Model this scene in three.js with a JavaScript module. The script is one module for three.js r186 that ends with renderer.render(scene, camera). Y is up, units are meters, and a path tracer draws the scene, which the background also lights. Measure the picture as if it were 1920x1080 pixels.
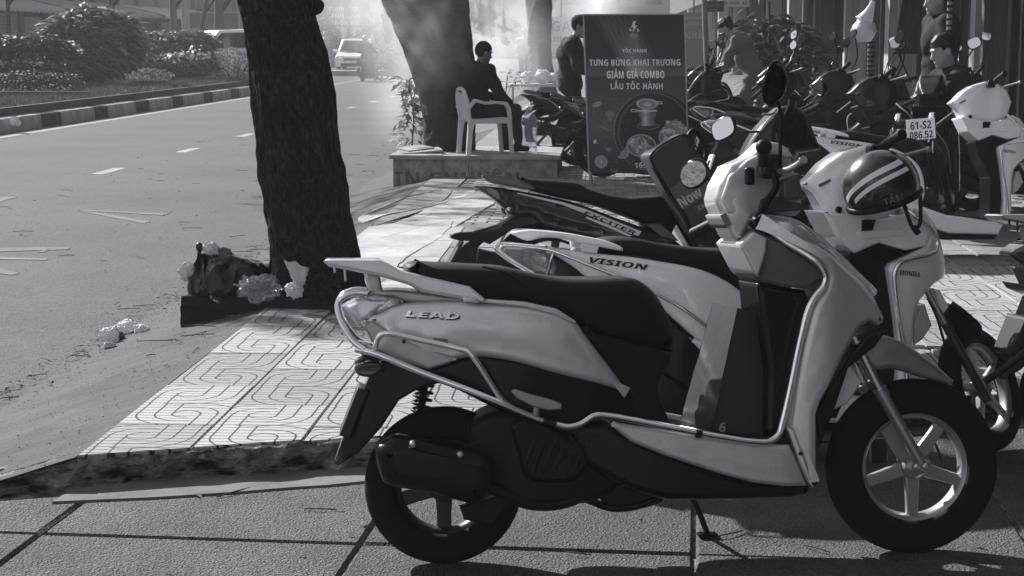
import * as THREE from 'three';
import { mergeGeometries, mergeVertices } from 'three/addons/utils/BufferGeometryUtils.js';
import { RoundedBoxGeometry } from 'three/addons/geometries/RoundedBoxGeometry.js';
import { FontLoader } from 'three/addons/loaders/FontLoader.js';

// ---------------------------------------------------------------- camera, sky, sun, exposure
const W = 1920, H = 1080, FPX = 3200, EYE = 1.5, PITCH = Math.atan2(465, FPX);
const scene = new THREE.Scene();
const camera = new THREE.PerspectiveCamera(2 * Math.atan(H / 2 / FPX) * 180 / Math.PI, W / H, 0.1, 900);
camera.position.set(0, EYE, 0);
camera.rotation.set(-PITCH, 0, 0);
camera.focus = 5.2; camera.userData.fStop = 30;
camera.updateMatrixWorld(true);
const SUN_EL = 34 * Math.PI / 180, SUN_AZ = 42 * Math.PI / 180;      // azimuth to the left of straight ahead
const SUN = new THREE.Vector3(-Math.sin(SUN_AZ) * Math.cos(SUN_EL), Math.sin(SUN_EL), -Math.cos(SUN_AZ) * Math.cos(SUN_EL));
const sun = new THREE.DirectionalLight(new THREE.Color(1, 0.99, 0.985), 5);
sun.position.copy(SUN).multiplyScalar(60); sun.target.position.set(0, 0, -12);
sun.position.add(sun.target.position);
sun.castShadow = true; sun.shadow.mapSize.set(4096, 4096); sun.shadow.radius = 1.6;
Object.assign(sun.shadow.camera, { left: -30, right: 30, top: 30, bottom: -30, near: 1, far: 140 });
scene.add(sun, sun.target);
const SKYW = 512, SKYH = 256, skyData = new Float32Array(SKYW * SKYH * 4);
const renderer = new THREE.WebGLRenderer({ antialias: true });
renderer.toneMapping = THREE.LinearToneMapping;
renderer.toneMappingExposure = 1.9;
renderer.outputColorSpace = THREE.SRGBColorSpace;
renderer.shadowMap.enabled = true;
renderer.setSize(1024, 576);

// ---------------------------------------------------------------- random numbers and noise
function rng(seed) { let a = seed >>> 0; return () => { a = (a + 0x6D2B79F5) | 0; let t = Math.imul(a ^ (a >>> 15), 1 | a); t = (t + Math.imul(t ^ (t >>> 7), 61 | t)) ^ t; return ((t ^ (t >>> 14)) >>> 0) / 4294967296; }; }
const hash = (x, y, z, s = 0) => { let h = Math.imul(x | 0, 374761393) ^ Math.imul(y | 0, 668265263) ^ Math.imul(z | 0, 2147483647) ^ Math.imul(s | 0, 974634777); h = Math.imul(h ^ (h >>> 13), 1274126177); return ((h ^ (h >>> 16)) >>> 0) / 4294967296; };
const sm = (t) => t * t * (3 - 2 * t), lerp = (a, b, t) => a + (b - a) * t, clamp = (x, a = 0, b = 1) => Math.min(b, Math.max(a, x));
const step01 = (a, b, x) => sm(clamp((x - a) / (b - a)));
function noise3(x, y, z, s = 0) {
  const X = Math.floor(x), Y = Math.floor(y), Z = Math.floor(z), u = sm(x - X), v = sm(y - Y), w = sm(z - Z);
  const c = (i, j, k) => hash(X + i, Y + j, Z + k, s);
  return lerp(lerp(lerp(c(0, 0, 0), c(1, 0, 0), u), lerp(c(0, 1, 0), c(1, 1, 0), u), v), lerp(lerp(c(0, 0, 1), c(1, 0, 1), u), lerp(c(0, 1, 1), c(1, 1, 1), u), v), w);
}
function fbm3(x, y, z, o = 4, s = 0) { let a = 0, g = 0.5, n = 0; for (let i = 0; i < o; i++) { a += g * noise3(x, y, z, s + i); n += g; x *= 2.03; y *= 2.03; z *= 2.03; g *= 0.5; } return a / n; }
// periodic noise over [0,1)^2 with p cells
function pnoise(u, v, p, s) {
  const x = u * p, y = v * p, X = Math.floor(x), Y = Math.floor(y), a = sm(x - X), b = sm(y - Y), m = (k) => ((k % p) + p) % p;
  const c = (i, j) => hash(m(X + i), m(Y + j), 7, s);
  return lerp(lerp(c(0, 0), c(1, 0), a), lerp(c(0, 1), c(1, 1), a), b);
}
function pfbm(u, v, p, o, s) { let t = 0, g = 0.5, n = 0; for (let i = 0; i < o; i++) { t += g * pnoise(u, v, p, s + i * 13); n += g; p *= 2; g *= 0.55; } return t / n; }

// sky: thin bright haze, brighter round the sun, soft broken cloud overhead
for (let j = 0; j < SKYH; j++) for (let i = 0; i < SKYW; i++) {
  const v = (j + 0.5) / SKYH, u = (i + 0.5) / SKYW, el = (v - 0.5) * Math.PI, az = (u - 0.5) * 2 * Math.PI;
  const d = [Math.cos(el) * Math.cos(az), Math.sin(el), Math.cos(el) * Math.sin(az)];
  const c = d[0] * SUN.x + d[1] * SUN.y + d[2] * SUN.z;
  let L;
  if (d[1] > 0) {
    const k = 1 / (d[1] + 0.25), cl = fbm3(d[0] * k * 1.6 + 9, d[2] * k * 1.6 + 4, 2.5, 4, 5);
    L = 0.34 - 0.16 * d[1] + 0.34 * Math.exp(-d[1] * 4) + 0.20 * step01(0.42, 0.66, cl) * (0.35 + 0.65 * d[1]) + 0.25 * Math.exp((c - 1) * 6) + 0.5 * Math.exp((c - 1) * 28);
  } else L = lerp(0.40, 0.14, step01(0, -0.12, d[1]) );
  const o = (j * SKYW + i) * 4; L *= 0.60; skyData[o] = L * 0.985; skyData[o + 1] = L * 0.98; skyData[o + 2] = L * 1.04; skyData[o + 3] = 1;
}
const skyTex = new THREE.DataTexture(skyData, SKYW, SKYH, THREE.RGBAFormat, THREE.FloatType);
skyTex.mapping = THREE.EquirectangularReflectionMapping; skyTex.magFilter = THREE.LinearFilter; skyTex.needsUpdate = true;
scene.background = skyTex; scene.environment = skyTex;
scene.fog = new THREE.FogExp2(new THREE.Color(0.94, 0.94, 0.97), 0.0014);

// ---------------------------------------------------------------- places
const V3 = (x, y, z) => new THREE.Vector3(x, y, z);
function ray(px, py) { return V3((px - W / 2) / FPX, -(py - H / 2) / FPX, -1).applyMatrix4(new THREE.Matrix4().makeRotationX(-PITCH)).normalize(); }
function ground(px, py, y = 0) { const d = ray(px, py); return V3(0, EYE, 0).addScaledVector(d, (y - EYE) / d.y); }
const YAW = Math.atan2(182, Math.hypot(FPX, 465)), RU = V3(Math.cos(YAW), 0, Math.sin(YAW)), RV = V3(Math.sin(YAW), 0, -Math.cos(YAW));
const R = (u, v, y = 0) => V3(RU.x * u + RV.x * v, y, RU.z * u + RV.z * v);     // u across the street to the right, v along it away from the camera
const toUV = (p) => [p.x * RU.x + p.z * RU.z, p.x * RV.x + p.z * RV.z];
// the point seen at (px, py), v metres along the street
function alongV(px, py, v) { const d = ray(px, py); return V3(0, EYE, 0).addScaledVector(d, v / (d.x * RV.x + d.z * RV.z)); }

// ---------------------------------------------------------------- naming
const taken = {};
function numbered(n) { const k = n; taken[k] = (taken[k] ?? -1) + 1; return taken[k] ? `${n}_${String(taken[k]).padStart(3, '0')}` : n; }
function shadows(o) { o.traverse((m) => { if (m.isMesh) { m.castShadow = true; m.receiveShadow = true; } }); return o; }
function thing(name, label, category, pos = V3(0, 0, 0), turn = 0, group) {
  const o = new THREE.Group(); o.name = numbered(name); o.position.copy(pos); o.rotation.y = turn; o.userData = { label, category };
  if (group) o.userData.group = group; scene.add(o); return o;
}
function mesh(name, geo, mat, parent, label) {
  const m = new THREE.Mesh(Array.isArray(geo) ? merge(geo) : geo, mat); m.name = name; m.castShadow = m.receiveShadow = true; if (label) m.userData.label = label; parent.add(m); return m;
}
function solo(name, geo, mat, label, category, group) { const m = mesh(numbered(name), geo, mat, scene); m.userData = { label, category }; if (group) m.userData.group = group; return m; }
function struct(name, geo, mat, parent = scene) { const m = mesh(parent === scene ? numbered(name) : name, geo, mat, parent); if (parent === scene) m.userData.kind = 'structure'; return m; }
function merge(list) {
  const gs = list.flat(9).filter(Boolean).map((g) => { const h = g.index ? g.toNonIndexed() : g; const c = new THREE.BufferGeometry(); for (const k of ['position', 'normal', 'uv']) if (h.attributes[k]) c.setAttribute(k, h.attributes[k]); if (!c.attributes.normal) c.computeVertexNormals(); if (!c.attributes.uv) c.setAttribute('uv', new THREE.BufferAttribute(new Float32Array(c.attributes.position.count * 2), 2)); return c; });
  return gs.length === 1 ? gs[0] : mergeGeometries(gs);
}
function copyOf(root, name, label, group) { const c = root.clone(); c.name = numbered(name); c.userData = { ...root.userData, label }; if (group) c.userData.group = group; scene.add(c); return c; }

// ---------------------------------------------------------------- textures and materials (all greys: the picture is black and white)
function dataTex(n, f, srgb = false, m = n) {
  const d = new Uint8Array(n * m * 4);
  for (let j = 0; j < m; j++) for (let i = 0; i < n; i++) { const v = Math.round(clamp(f(i / n, j / m)) * 255), o = (j * n + i) * 4; d[o] = d[o + 1] = d[o + 2] = v; d[o + 3] = 255; }
  const t = new THREE.DataTexture(d, n, m); t.wrapS = t.wrapT = THREE.RepeatWrapping; t.magFilter = THREE.LinearFilter; t.needsUpdate = true; return t;
}
function canvasTex(w, h, draw, srgb = true) { const c = document.createElement('canvas'); c.width = w; c.height = h; const g = c.getContext('2d'); draw(g, w, h); const t = new THREE.CanvasTexture(c); if (srgb) t.colorSpace = THREE.SRGBColorSpace; t.anisotropy = 8; return t; }
// Vietnamese lettering: base letters with their marks drawn above, below or beside them
function vn(g, str, cx, y, size, maxW = 1e9, align = 'center') {
  g.save(); g.font = `bold ${size}px sans-serif`; g.textAlign = 'left'; const L = [...str.normalize('NFD')], units = []; for (const c of L) { const k = c.charCodeAt(0); if (k >= 0x300 && k <= 0x36f) units[units.length - 1][1].push(k); else units.push([c, []]); }
  const ws = units.map(([c]) => g.measureText(c).width + size * 0.02), total = ws.reduce((a, b) => a + b, 0), sx = Math.min(1, maxW / total); g.translate(align === 'center' ? cx - total * sx / 2 : cx, y); g.scale(sx, 1); let x = 0; g.strokeStyle = g.fillStyle; g.lineWidth = size * 0.085; g.lineCap = 'round'; g.lineJoin = 'round';
  units.forEach(([c, m], i) => {
    g.fillText(c, x, 0); const w = ws[i], up = /[a-z]/.test(c) && !/[bdfhklt]/.test(c) ? -size * 0.64 : -size * 0.82, mx = x + w * 0.48; let top = up; const P = (pts) => { g.beginPath(); pts.forEach(([a, b], k) => k ? g.lineTo(a, b) : g.moveTo(a, b)); g.stroke(); }, e = size * 0.13;
    if (m.includes(0x302)) { P([[mx - e, top + e * 0.4], [mx, top - e * 0.5], [mx + e, top + e * 0.4]]); top -= e * 0.9; } if (m.includes(0x306)) { P([[mx - e, top - e * 0.4], [mx, top + e * 0.3], [mx + e, top - e * 0.4]]); top -= e * 0.9; }
    if (m.includes(0x31b)) P([[x + w * 0.86, -size * 0.62], [x + w * 1.0, -size * 0.66], [x + w * 1.0, -size * 0.80]]);
    if (m.includes(0x301)) P([[mx - e * 0.3, top + e * 0.2], [mx + e * 0.7, top - e * 0.8]]); if (m.includes(0x300)) P([[mx + e * 0.3, top + e * 0.2], [mx - e * 0.7, top - e * 0.8]]); if (m.includes(0x309)) P([[mx - e * 0.4, top - e * 0.7], [mx + e * 0.4, top - e * 0.7], [mx, top + e * 0.2]]); if (m.includes(0x303)) P([[mx - e, top], [mx - e * 0.3, top - e * 0.6], [mx + e * 0.3, top - e * 0.1], [mx + e, top - e * 0.7]]); if (m.includes(0x323)) { g.beginPath(); g.arc(mx, size * 0.17, size * 0.06, 0, 7); g.fill(); }
    x += w;
  }); g.restore();
}
const rep = (t, x, y = x) => { const c = t.clone(); c.wrapS = c.wrapT = THREE.RepeatWrapping; c.repeat.set(x, y); c.needsUpdate = true; return c; };
const grey = (v) => new THREE.Color().setRGB(v * 0.985, v * 0.98, v * 1.03);
const std = (v, rough = 0.7, metal = 0, more = {}) => new THREE.MeshPhysicalMaterial({ color: grey(v), roughness: rough, metalness: metal, specularIntensity: v < 0.06 ? 0.45 : 0.8, ...more });
const phys = (v, rough, metal, more = {}) => new THREE.MeshPhysicalMaterial({ color: grey(v), roughness: rough, metalness: metal, ...more });
const T = {
  grain: dataTex(512, (u, v) => 0.5 + 0.9 * (pfbm(u, v, 64, 3, 3) - 0.5)),
  blotch: dataTex(512, (u, v) => 0.74 + 0.62 * (pfbm(u, v, 5, 6, 21) - 0.5) + 0.20 * (pfbm(u, v, 90, 2, 22) - 0.5)),
  dust: dataTex(512, (u, v) => 0.94 + 0.08 * (pfbm(u, v, 5, 6, 21) - 0.5) + 0.10 * (pnoise(u, v, 200, 22) - 0.5)),
  concrete: dataTex(1024, (u, v) => { const s = pnoise(u, v, 340, 9), b = pfbm(u, v, 4, 5, 31); return 0.62 + 0.5 * (b - 0.5) + 0.30 * (pnoise(u, v, 200, 8) - 0.5) + (s > 0.86 ? 0.42 * (s - 0.86) / 0.14 : 0) - (s < 0.10 ? 0.25 : 0); }),
  pebble: dataTex(1024, (u, v) => { const a = pnoise(u, v, 150, 9), b = pnoise(u, v, 260, 12); return clamp(0.25 + 0.75 * Math.max(0, a - 0.35) + 0.35 * (b - 0.5)); }),
  speckle: dataTex(1024, (u, v) => { const s = pnoise(u, v, 300, 109), b = pfbm(u, v, 4, 5, 131); return clamp(0.52 + 0.5 * (b - 0.5) + 0.30 * (pnoise(u, v, 170, 108) - 0.5) + (s > 0.78 ? 1.6 * (s - 0.78) : 0) - (s < 0.14 ? 0.22 : 0)); }),
  asphalt: dataTex(1024, (u, v) => { const s = pnoise(u, v, 400, 41); return 0.62 + 0.34 * (pfbm(u, v, 3, 6, 42) - 0.5) + 0.35 * (pnoise(u, v, 256, 43) - 0.5) + (s > 0.9 ? 0.3 : 0); }),
  grime: dataTex(512, (u, v) => clamp(0.08 + 2.3 * (pfbm(u, v, 5, 6, 161) - 0.32) * (0.6 + 0.6 * pfbm(u, v, 40, 2, 162)))),
  dirt: dataTex(512, (u, v) => 0.6 + 1.0 * (pfbm(u, v, 6, 6, 61) - 0.5)),
  wear: dataTex(512, (u, v) => clamp(0.34 + 0.5 * (pfbm(u, v, 6, 5, 71) - 0.5) + 0.15 * (pnoise(u, v, 180, 72) - 0.5))),
  barkMap: dataTex(512, (u, v) => { const w = u + 0.03 * (pfbm(u, v, 5, 3, 83) - 0.5); const r = pnoise(w, v, 30, 91) * pnoise(w, v, 60, 92), c = pfbm(u, v, 10, 5, 94); return clamp(0.12 + 1.7 * r * c + (pnoise(w, v, 120, 95) > 0.9 ? 0.35 : 0)); }),
  bark: dataTex(512, (u, v) => { const w = u + 0.02 * (pfbm(u, v, 4, 3, 83) - 0.5); const r = Math.abs(pnoise(w, v * 0.35 + 0, 46, 81) * 2 - 1); const c = pfbm(u, v, 16, 4, 84); return clamp(0.2 + 0.65 * r * c * 1.8); }),
};
const paint = (v, more = {}) => phys(v, 0.34, v > 0.3 ? 0.05 : 0.15, { clearcoat: 1, clearcoatRoughness: 0.05, roughnessMap: null, ...more });
const M = {
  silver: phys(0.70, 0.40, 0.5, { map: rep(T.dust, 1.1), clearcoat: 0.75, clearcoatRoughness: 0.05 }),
  silverDark: phys(0.30, 0.34, 0.6, { clearcoat: 0.8, clearcoatRoughness: 0.1 }),
  greyTrim: std(0.10, 0.5),
  white: paint(0.95, { map: rep(T.dust, 1.3) }), whiteDull: paint(0.6),
  black: paint(0.005, { clearcoat: 0.45, specularIntensity: 0.5 }), blackGrey: paint(0.013, { clearcoat: 0.45, specularIntensity: 0.5 }), dark: paint(0.008, { clearcoat: 0.5, specularIntensity: 0.5 }),
  plastic: std(0.006, 0.55, 0, { roughnessMap: T.wear }), plastic2: std(0.009, 0.7), seat: std(0.007, 0.6, 0, { bumpMap: T.grain, bumpScale: 0.0003 }),
  chrome: phys(0.86, 0.10, 1), steel: phys(0.5, 0.32, 0.9), alloy: phys(0.36, 0.42, 0.65), castDark: std(0.016, 0.5, 0.4), alloyDark: phys(0.045, 0.42, 0.5),
  tyre: std(0.0055, 0.85), rubber: std(0.005, 0.5),
  lens: phys(0.85, 0.06, 0, { transmission: 0.85, thickness: 0.02, ior: 1.4 }), lensIn: phys(0.85, 0.22, 0.85), lensDark: phys(0.03, 0.05, 0.2, { clearcoat: 1 }),
  mirror: phys(0.8, 0.03, 1), print: std(0.012, 0.6), printLight: std(0.66, 0.6), plate: std(0.8, 0.5),
};
const fontBold = await new FontLoader().loadAsync('fonts/droid/droid_sans_bold.typeface.json');
const fontSerif = await new FontLoader().loadAsync('fonts/droid/droid_serif_bold.typeface.json');

// ---------------------------------------------------------------- shapes
function geom(pos, idx, uv, nor) {
  const g = new THREE.BufferGeometry(); g.setAttribute('position', new THREE.Float32BufferAttribute(pos, 3)); if (uv) g.setAttribute('uv', new THREE.Float32BufferAttribute(uv, 2));
  if (idx) g.setIndex(idx); if (nor) g.setAttribute('normal', new THREE.Float32BufferAttribute(nor, 3)); else g.computeVertexNormals(); return g;
}
const at = (g, x, y, z, rx = 0, ry = 0, rz = 0, s = 1) => { const h = g.clone(); h.applyMatrix4(new THREE.Matrix4().compose(V3(x, y, z), new THREE.Quaternion().setFromEuler(new THREE.Euler(rx, ry, rz)), typeof s === 'number' ? V3(s, s, s) : V3(...s))); return h; };
const box = (w, h, d, x = 0, y = 0, z = 0, r = 0, ry = 0) => at(r ? new RoundedBoxGeometry(w, h, d, 2, Math.min(r, w / 2.01, h / 2.01, d / 2.01)) : new THREE.BoxGeometry(w, h, d), x, y, z, 0, ry);
function tube(pts, r, seg = 10, smooth = true, n = 0) {
  const P = pts.map((p) => Array.isArray(p) ? V3(...p) : p);
  const c = smooth && P.length > 2 ? new THREE.CatmullRomCurve3(P, false, 'centripetal') : (() => { const q = new THREE.CurvePath(); for (let i = 1; i < P.length; i++) q.add(new THREE.LineCurve3(P[i - 1], P[i])); return q; })();
  const N = n || Math.max(2, P.length * (smooth && P.length > 2 ? 6 : 1)), rf = typeof r === 'function' ? r : () => r, pos = [], nor = [], uv = [], idx = [];
  const F = [], up0 = V3(0.13, 0.31, 0.94); let nv = null;
  for (let i = 0; i <= N; i++) {
    const t = i / N, p = c.getPoint(t), tg = c.getTangent(t).normalize();
    if (!nv) nv = up0.clone(); nv = nv.clone().addScaledVector(tg, -nv.dot(tg)); if (nv.lengthSq() < 1e-6) nv = V3(tg.y, -tg.x, 0.01); nv.normalize();
    const b = tg.clone().cross(nv); F.push([p, tg]);
    for (let k = 0; k <= seg; k++) { const a = k / seg * 2 * Math.PI, d = nv.clone().multiplyScalar(Math.cos(a)).addScaledVector(b, Math.sin(a)); const q = p.clone().addScaledVector(d, rf(t)); pos.push(q.x, q.y, q.z); nor.push(d.x, d.y, d.z); uv.push(k / seg, t); }
  }
  const S = seg + 1; for (let i = 0; i < N; i++) for (let k = 0; k < seg; k++) { const a = i * S + k; idx.push(a, a + 1, a + S, a + 1, a + S + 1, a + S); }
  for (const [e, sgn] of [[0, -1], [N, 1]]) { const [p, tg] = F[e], o = pos.length / 3; pos.push(p.x, p.y, p.z); nor.push(tg.x * sgn, tg.y * sgn, tg.z * sgn); uv.push(0.5, 0.5); for (let k = 0; k <= seg; k++) { const b = (e * S + k) * 3; pos.push(pos[b], pos[b + 1], pos[b + 2]); nor.push(tg.x * sgn, tg.y * sgn, tg.z * sgn); uv.push(0, 0); } for (let k = 0; k < seg; k++) sgn > 0 ? idx.push(o, o + 1 + k, o + 2 + k) : idx.push(o, o + 2 + k, o + 1 + k); }
  return geom(pos, idx, uv, nor);
}
function lathe(prof, seg = 40) { return new THREE.LatheGeometry(prof.map(([r, y]) => new THREE.Vector2(r, y)), seg); }
function area(p) { let a = 0; for (let i = 0; i < p.length; i++) { const q = p[(i + 1) % p.length]; a += p[i][0] * q[1] - q[0] * p[i][1]; } return a / 2; }
const inside = (p, x, y) => { let c = false; for (let i = 0, j = p.length - 1; i < p.length; j = i++) if ((p[i][1] > y) !== (p[j][1] > y) && x < (p[j][0] - p[i][0]) * (y - p[i][1]) / (p[j][1] - p[i][1]) + p[i][0]) c = !c; return c; };
function distTo(p, x, y) { let m = 1e9; for (let i = 0, j = p.length - 1; i < p.length; j = i++) { const ax = p[j][0], ay = p[j][1], bx = p[i][0] - ax, by = p[i][1] - ay, t = clamp(((x - ax) * bx + (y - ay) * by) / (bx * bx + by * by + 1e-12)); m = Math.min(m, Math.hypot(x - ax - t * bx, y - ay - t * by)); } return m; }
function delaunay(P) {                                                            // Bowyer-Watson
  const n = P.length; let x0 = 1e9, y0 = 1e9, x1 = -1e9, y1 = -1e9; for (const [x, y] of P) { x0 = Math.min(x0, x); x1 = Math.max(x1, x); y0 = Math.min(y0, y); y1 = Math.max(y1, y); }
  const d = Math.max(x1 - x0, y1 - y0) * 20, cx = (x0 + x1) / 2, cy = (y0 + y1) / 2, Q = P.concat([[cx - d, cy - d], [cx + d, cy - d], [cx, cy + d]]);
  const circ = (a, b, c) => { const [ax, ay] = Q[a], [bx, by] = Q[b], [ex, ey] = Q[c], D = 2 * (ax * (by - ey) + bx * (ey - ay) + ex * (ay - by)) || 1e-18; const ux = ((ax * ax + ay * ay) * (by - ey) + (bx * bx + by * by) * (ey - ay) + (ex * ex + ey * ey) * (ay - by)) / D, uy = ((ax * ax + ay * ay) * (ex - bx) + (bx * bx + by * by) * (ax - ex) + (ex * ex + ey * ey) * (bx - ax)) / D; return [a, b, c, ux, uy, (ax - ux) ** 2 + (ay - uy) ** 2]; };
  let tr = [circ(n, n + 1, n + 2)];
  for (let i = 0; i < n; i++) {
    const [x, y] = Q[i], edges = new Map(), keep = [];
    for (const t of tr) { if ((x - t[3]) ** 2 + (y - t[4]) ** 2 < t[5]) for (const [a, b] of [[t[0], t[1]], [t[1], t[2]], [t[2], t[0]]]) { const k = Math.min(a, b) * 100000 + Math.max(a, b); edges.has(k) ? edges.set(k, null) : edges.set(k, [a, b]); } else keep.push(t); }
    for (const e of edges.values()) if (e) keep.push(circ(e[0], e[1], i)); tr = keep;
  }
  return tr.filter((t) => t[0] < n && t[1] < n && t[2] < n).map((t) => { const [a, b, c] = t, A = Q[a], B = Q[b], C = Q[c]; return (B[0] - A[0]) * (C[1] - A[1]) - (B[1] - A[1]) * (C[0] - A[0]) > 0 ? [a, b, c] : [a, c, b]; });
}
function outline(pts, smooth, stepLen) {
  let p = pts; if (area(p) < 0) p = p.slice().reverse();
  if (smooth) { const c = new THREE.CatmullRomCurve3(p.map(([x, y]) => V3(x, y, 0)), true, 'centripetal'); const L = c.getLength(), n = Math.max(12, Math.round(L / stepLen)); return c.getSpacedPoints(n).slice(0, n).map((q) => [q.x, q.y]); }
  const o = []; for (let i = 0; i < p.length; i++) { const a = p[i], b = p[(i + 1) % p.length], n = Math.max(1, Math.round(Math.hypot(b[0] - a[0], b[1] - a[1]) / stepLen)); for (let k = 0; k < n; k++) o.push([lerp(a[0], b[0], k / n), lerp(a[1], b[1], k / n)]); } return o;
}
// a body with the side outline pts (x, y), half width w(x, y) about z = zc, edges rounded by r, sides bulging by b over the distance D
function inflate(pts, { w = 0.1, zc = 0, r = 0.012, b = 0, D = 0.06, smooth = true, stepLen = 0.014, grid = 0.03, rings = 3, oneSide = false } = {}) {
  const wf = typeof w === 'function' ? w : () => w, O = outline(pts, smooth, stepLen), n = O.length, N2 = [];
  for (let i = 0; i < n; i++) { const a = O[(i + n - 1) % n], c = O[(i + 1) % n], dx = c[0] - a[0], dy = c[1] - a[1], l = Math.hypot(dx, dy) || 1; N2.push([dy / l, -dx / l]); }
  const ringAt = (k) => { const a = k / rings * Math.PI / 2; return O.map(([x, y], i) => [x - N2[i][0] * r * (1 - Math.cos(a)), y - N2[i][1] * r * (1 - Math.cos(a))]); };
  const inner = ringAt(rings), pts2 = inner.map(([x, y], i) => [x + 1e-6 * hash(i, 1, 2), y + 1e-6 * hash(i, 3, 4)]);
  let x0 = 1e9, y0 = 1e9, x1 = -1e9, y1 = -1e9; for (const [x, y] of inner) { x0 = Math.min(x0, x); x1 = Math.max(x1, x); y0 = Math.min(y0, y); y1 = Math.max(y1, y); }
  for (let y = y0, q = 0; y < y1; y += grid * 0.87, q++) for (let x = x0 + (q % 2) * grid / 2; x < x1; x += grid) if (inside(inner, x, y) && distTo(inner, x, y) > grid * 0.45) pts2.push([x + 1e-5 * hash(q, x * 1e4, 3), y]);
  const tris = delaunay(pts2).filter(([a, c, e]) => inside(inner, (pts2[a][0] + pts2[c][0] + pts2[e][0]) / 3, (pts2[a][1] + pts2[c][1] + pts2[e][1]) / 3));
  const top = (x, y) => wf(x, y) + (b ? b * (1 - (1 - clamp(distTo(inner, x, y) / D)) ** 2) : 0);
  const slope = (x, y) => { const h = 0.002, zx = (top(x + h, y) - top(x - h, y)) / (2 * h), zy = (top(x, y + h) - top(x, y - h)) / (2 * h), l = Math.hypot(zx, zy, 1); return [-zx / l, -zy / l, 1 / l]; };
  const pos = [], nor = [], uv = [], idx = [], put = (x, y, z, a) => { pos.push(x, y, z); nor.push(...a); uv.push(x, y); return pos.length / 3 - 1; };
  const sides = oneSide ? [1] : [1, -1], edge = {};
  for (const s of sides) {
    const first = [];
    for (let k = 0; k < rings; k++) { const a = k / rings * Math.PI / 2, rg = ringAt(k); first.push(rg.map(([x, y], i) => { const sl = slope(inner[i][0], inner[i][1]), c = Math.cos(a), q = Math.sin(a), v = [N2[i][0] * c + sl[0] * q, N2[i][1] * c + sl[1] * q, sl[2] * q], l = Math.hypot(...v) || 1; return put(x, y, zc + s * (wf(x, y) - r + r * Math.sin(a)), [v[0] / l, v[1] / l, s * v[2] / l]); })); }
    const fill = pts2.map(([x, y], i) => { const sl = i < n ? (() => { const q = slope(x, y); return q; })() : slope(x, y); return put(x, y, zc + s * top(x, y), [sl[0], sl[1], s * sl[2]]); });
    first.push(fill.slice(0, n));
    for (let k = 0; k < rings; k++) for (let i = 0; i < n; i++) { const j = (i + 1) % n, A = first[k][i], B = first[k][j], C = first[k + 1][i], E = first[k + 1][j]; s > 0 ? idx.push(A, B, E, A, E, C) : idx.push(A, E, B, A, C, E); }
    for (const [a, c, e] of tris) s > 0 ? idx.push(fill[a], fill[c], fill[e]) : idx.push(fill[a], fill[e], fill[c]);
    edge[s] = first[0];
  }
  if (!oneSide) for (let i = 0; i < n; i++) { const j = (i + 1) % n, A = edge[1][i], B = edge[1][j], C = edge[-1][i], E = edge[-1][j]; idx.push(A, C, E, A, E, B); }
  const g = geom(pos, idx, uv, nor); g.userData = { top: (x, y) => zc + top(x, y) }; return g;
}
// prism of a ground polygon [[x, z], ...] between two heights, with a small chamfer and uv from uvf
function slab(poly, y0, y1, uvf = (x, z) => [x, z], ch = 0.006, topY = null) {
  let p = poly; { let a = 0; for (let i = 0; i < p.length; i++) { const q = p[(i + 1) % p.length]; a += p[i][0] * q[1] - q[0] * p[i][1]; } if (a > 0) p = p.slice().reverse(); }
  const n = p.length, c = p.reduce((s, q) => [s[0] + q[0] / n, s[1] + q[1] / n], [0, 0]), ins = p.map(([x, z]) => { const l = Math.hypot(x - c[0], z - c[1]) || 1; return [x - (x - c[0]) / l * ch * 1.3, z - (z - c[1]) / l * ch * 1.3]; });
  const pos = [], uv = [], idx = [], hy = topY || (() => y1), q = (x, y, z) => { pos.push(x, y, z); uv.push(...uvf(x, z)); return pos.length / 3 - 1; };
  const t = ins.map(([x, z]) => q(x, hy(x, z), z)); for (let i = 1; i < n - 1; i++) idx.push(t[0], t[i], t[i + 1]);
  const strip = (A, ya, B, yb) => { for (let i = 0; i < n; i++) { const j = (i + 1) % n, a = q(A[i][0], ya(A[i]), A[i][1]), b = q(A[j][0], ya(A[j]), A[j][1]), d = q(B[i][0], yb(B[i]), B[i][1]), e = q(B[j][0], yb(B[j]), B[j][1]); idx.push(a, d, e, a, e, b); } };
  strip(ins, (v) => hy(...v), p, (v) => hy(...v) - ch); strip(p, (v) => hy(...v) - ch, p, () => y0);
  return geom(pos, idx, uv);
}
function clip(poly, nx, nz, c) { const o = []; for (let i = 0; i < poly.length; i++) { const a = poly[i], b = poly[(i + 1) % poly.length], da = a[0] * nx + a[1] * nz - c, db = b[0] * nx + b[1] * nz - c; if (da >= 0) o.push(a); if ((da >= 0) !== (db >= 0)) { const t = da / (da - db); o.push([lerp(a[0], b[0], t), lerp(a[1], b[1], t)]); } } return o; }
// a sheet over (i, j) in [0,1]^2
function sheet(f, nu, nv, uvf) { const pos = [], uv = [], idx = []; for (let j = 0; j <= nv; j++) for (let i = 0; i <= nu; i++) { const p = f(i / nu, j / nv); pos.push(p.x, p.y, p.z); const q = uvf ? uvf(i / nu, j / nv, p) : [p.x, p.z]; uv.push(q[0], q[1]); } for (let j = 0; j < nv; j++) for (let i = 0; i < nu; i++) { const a = j * (nu + 1) + i; idx.push(a, a + 1, a + nu + 2, a, a + nu + 2, a + nu + 1); } return geom(pos, idx, uv); }
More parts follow.
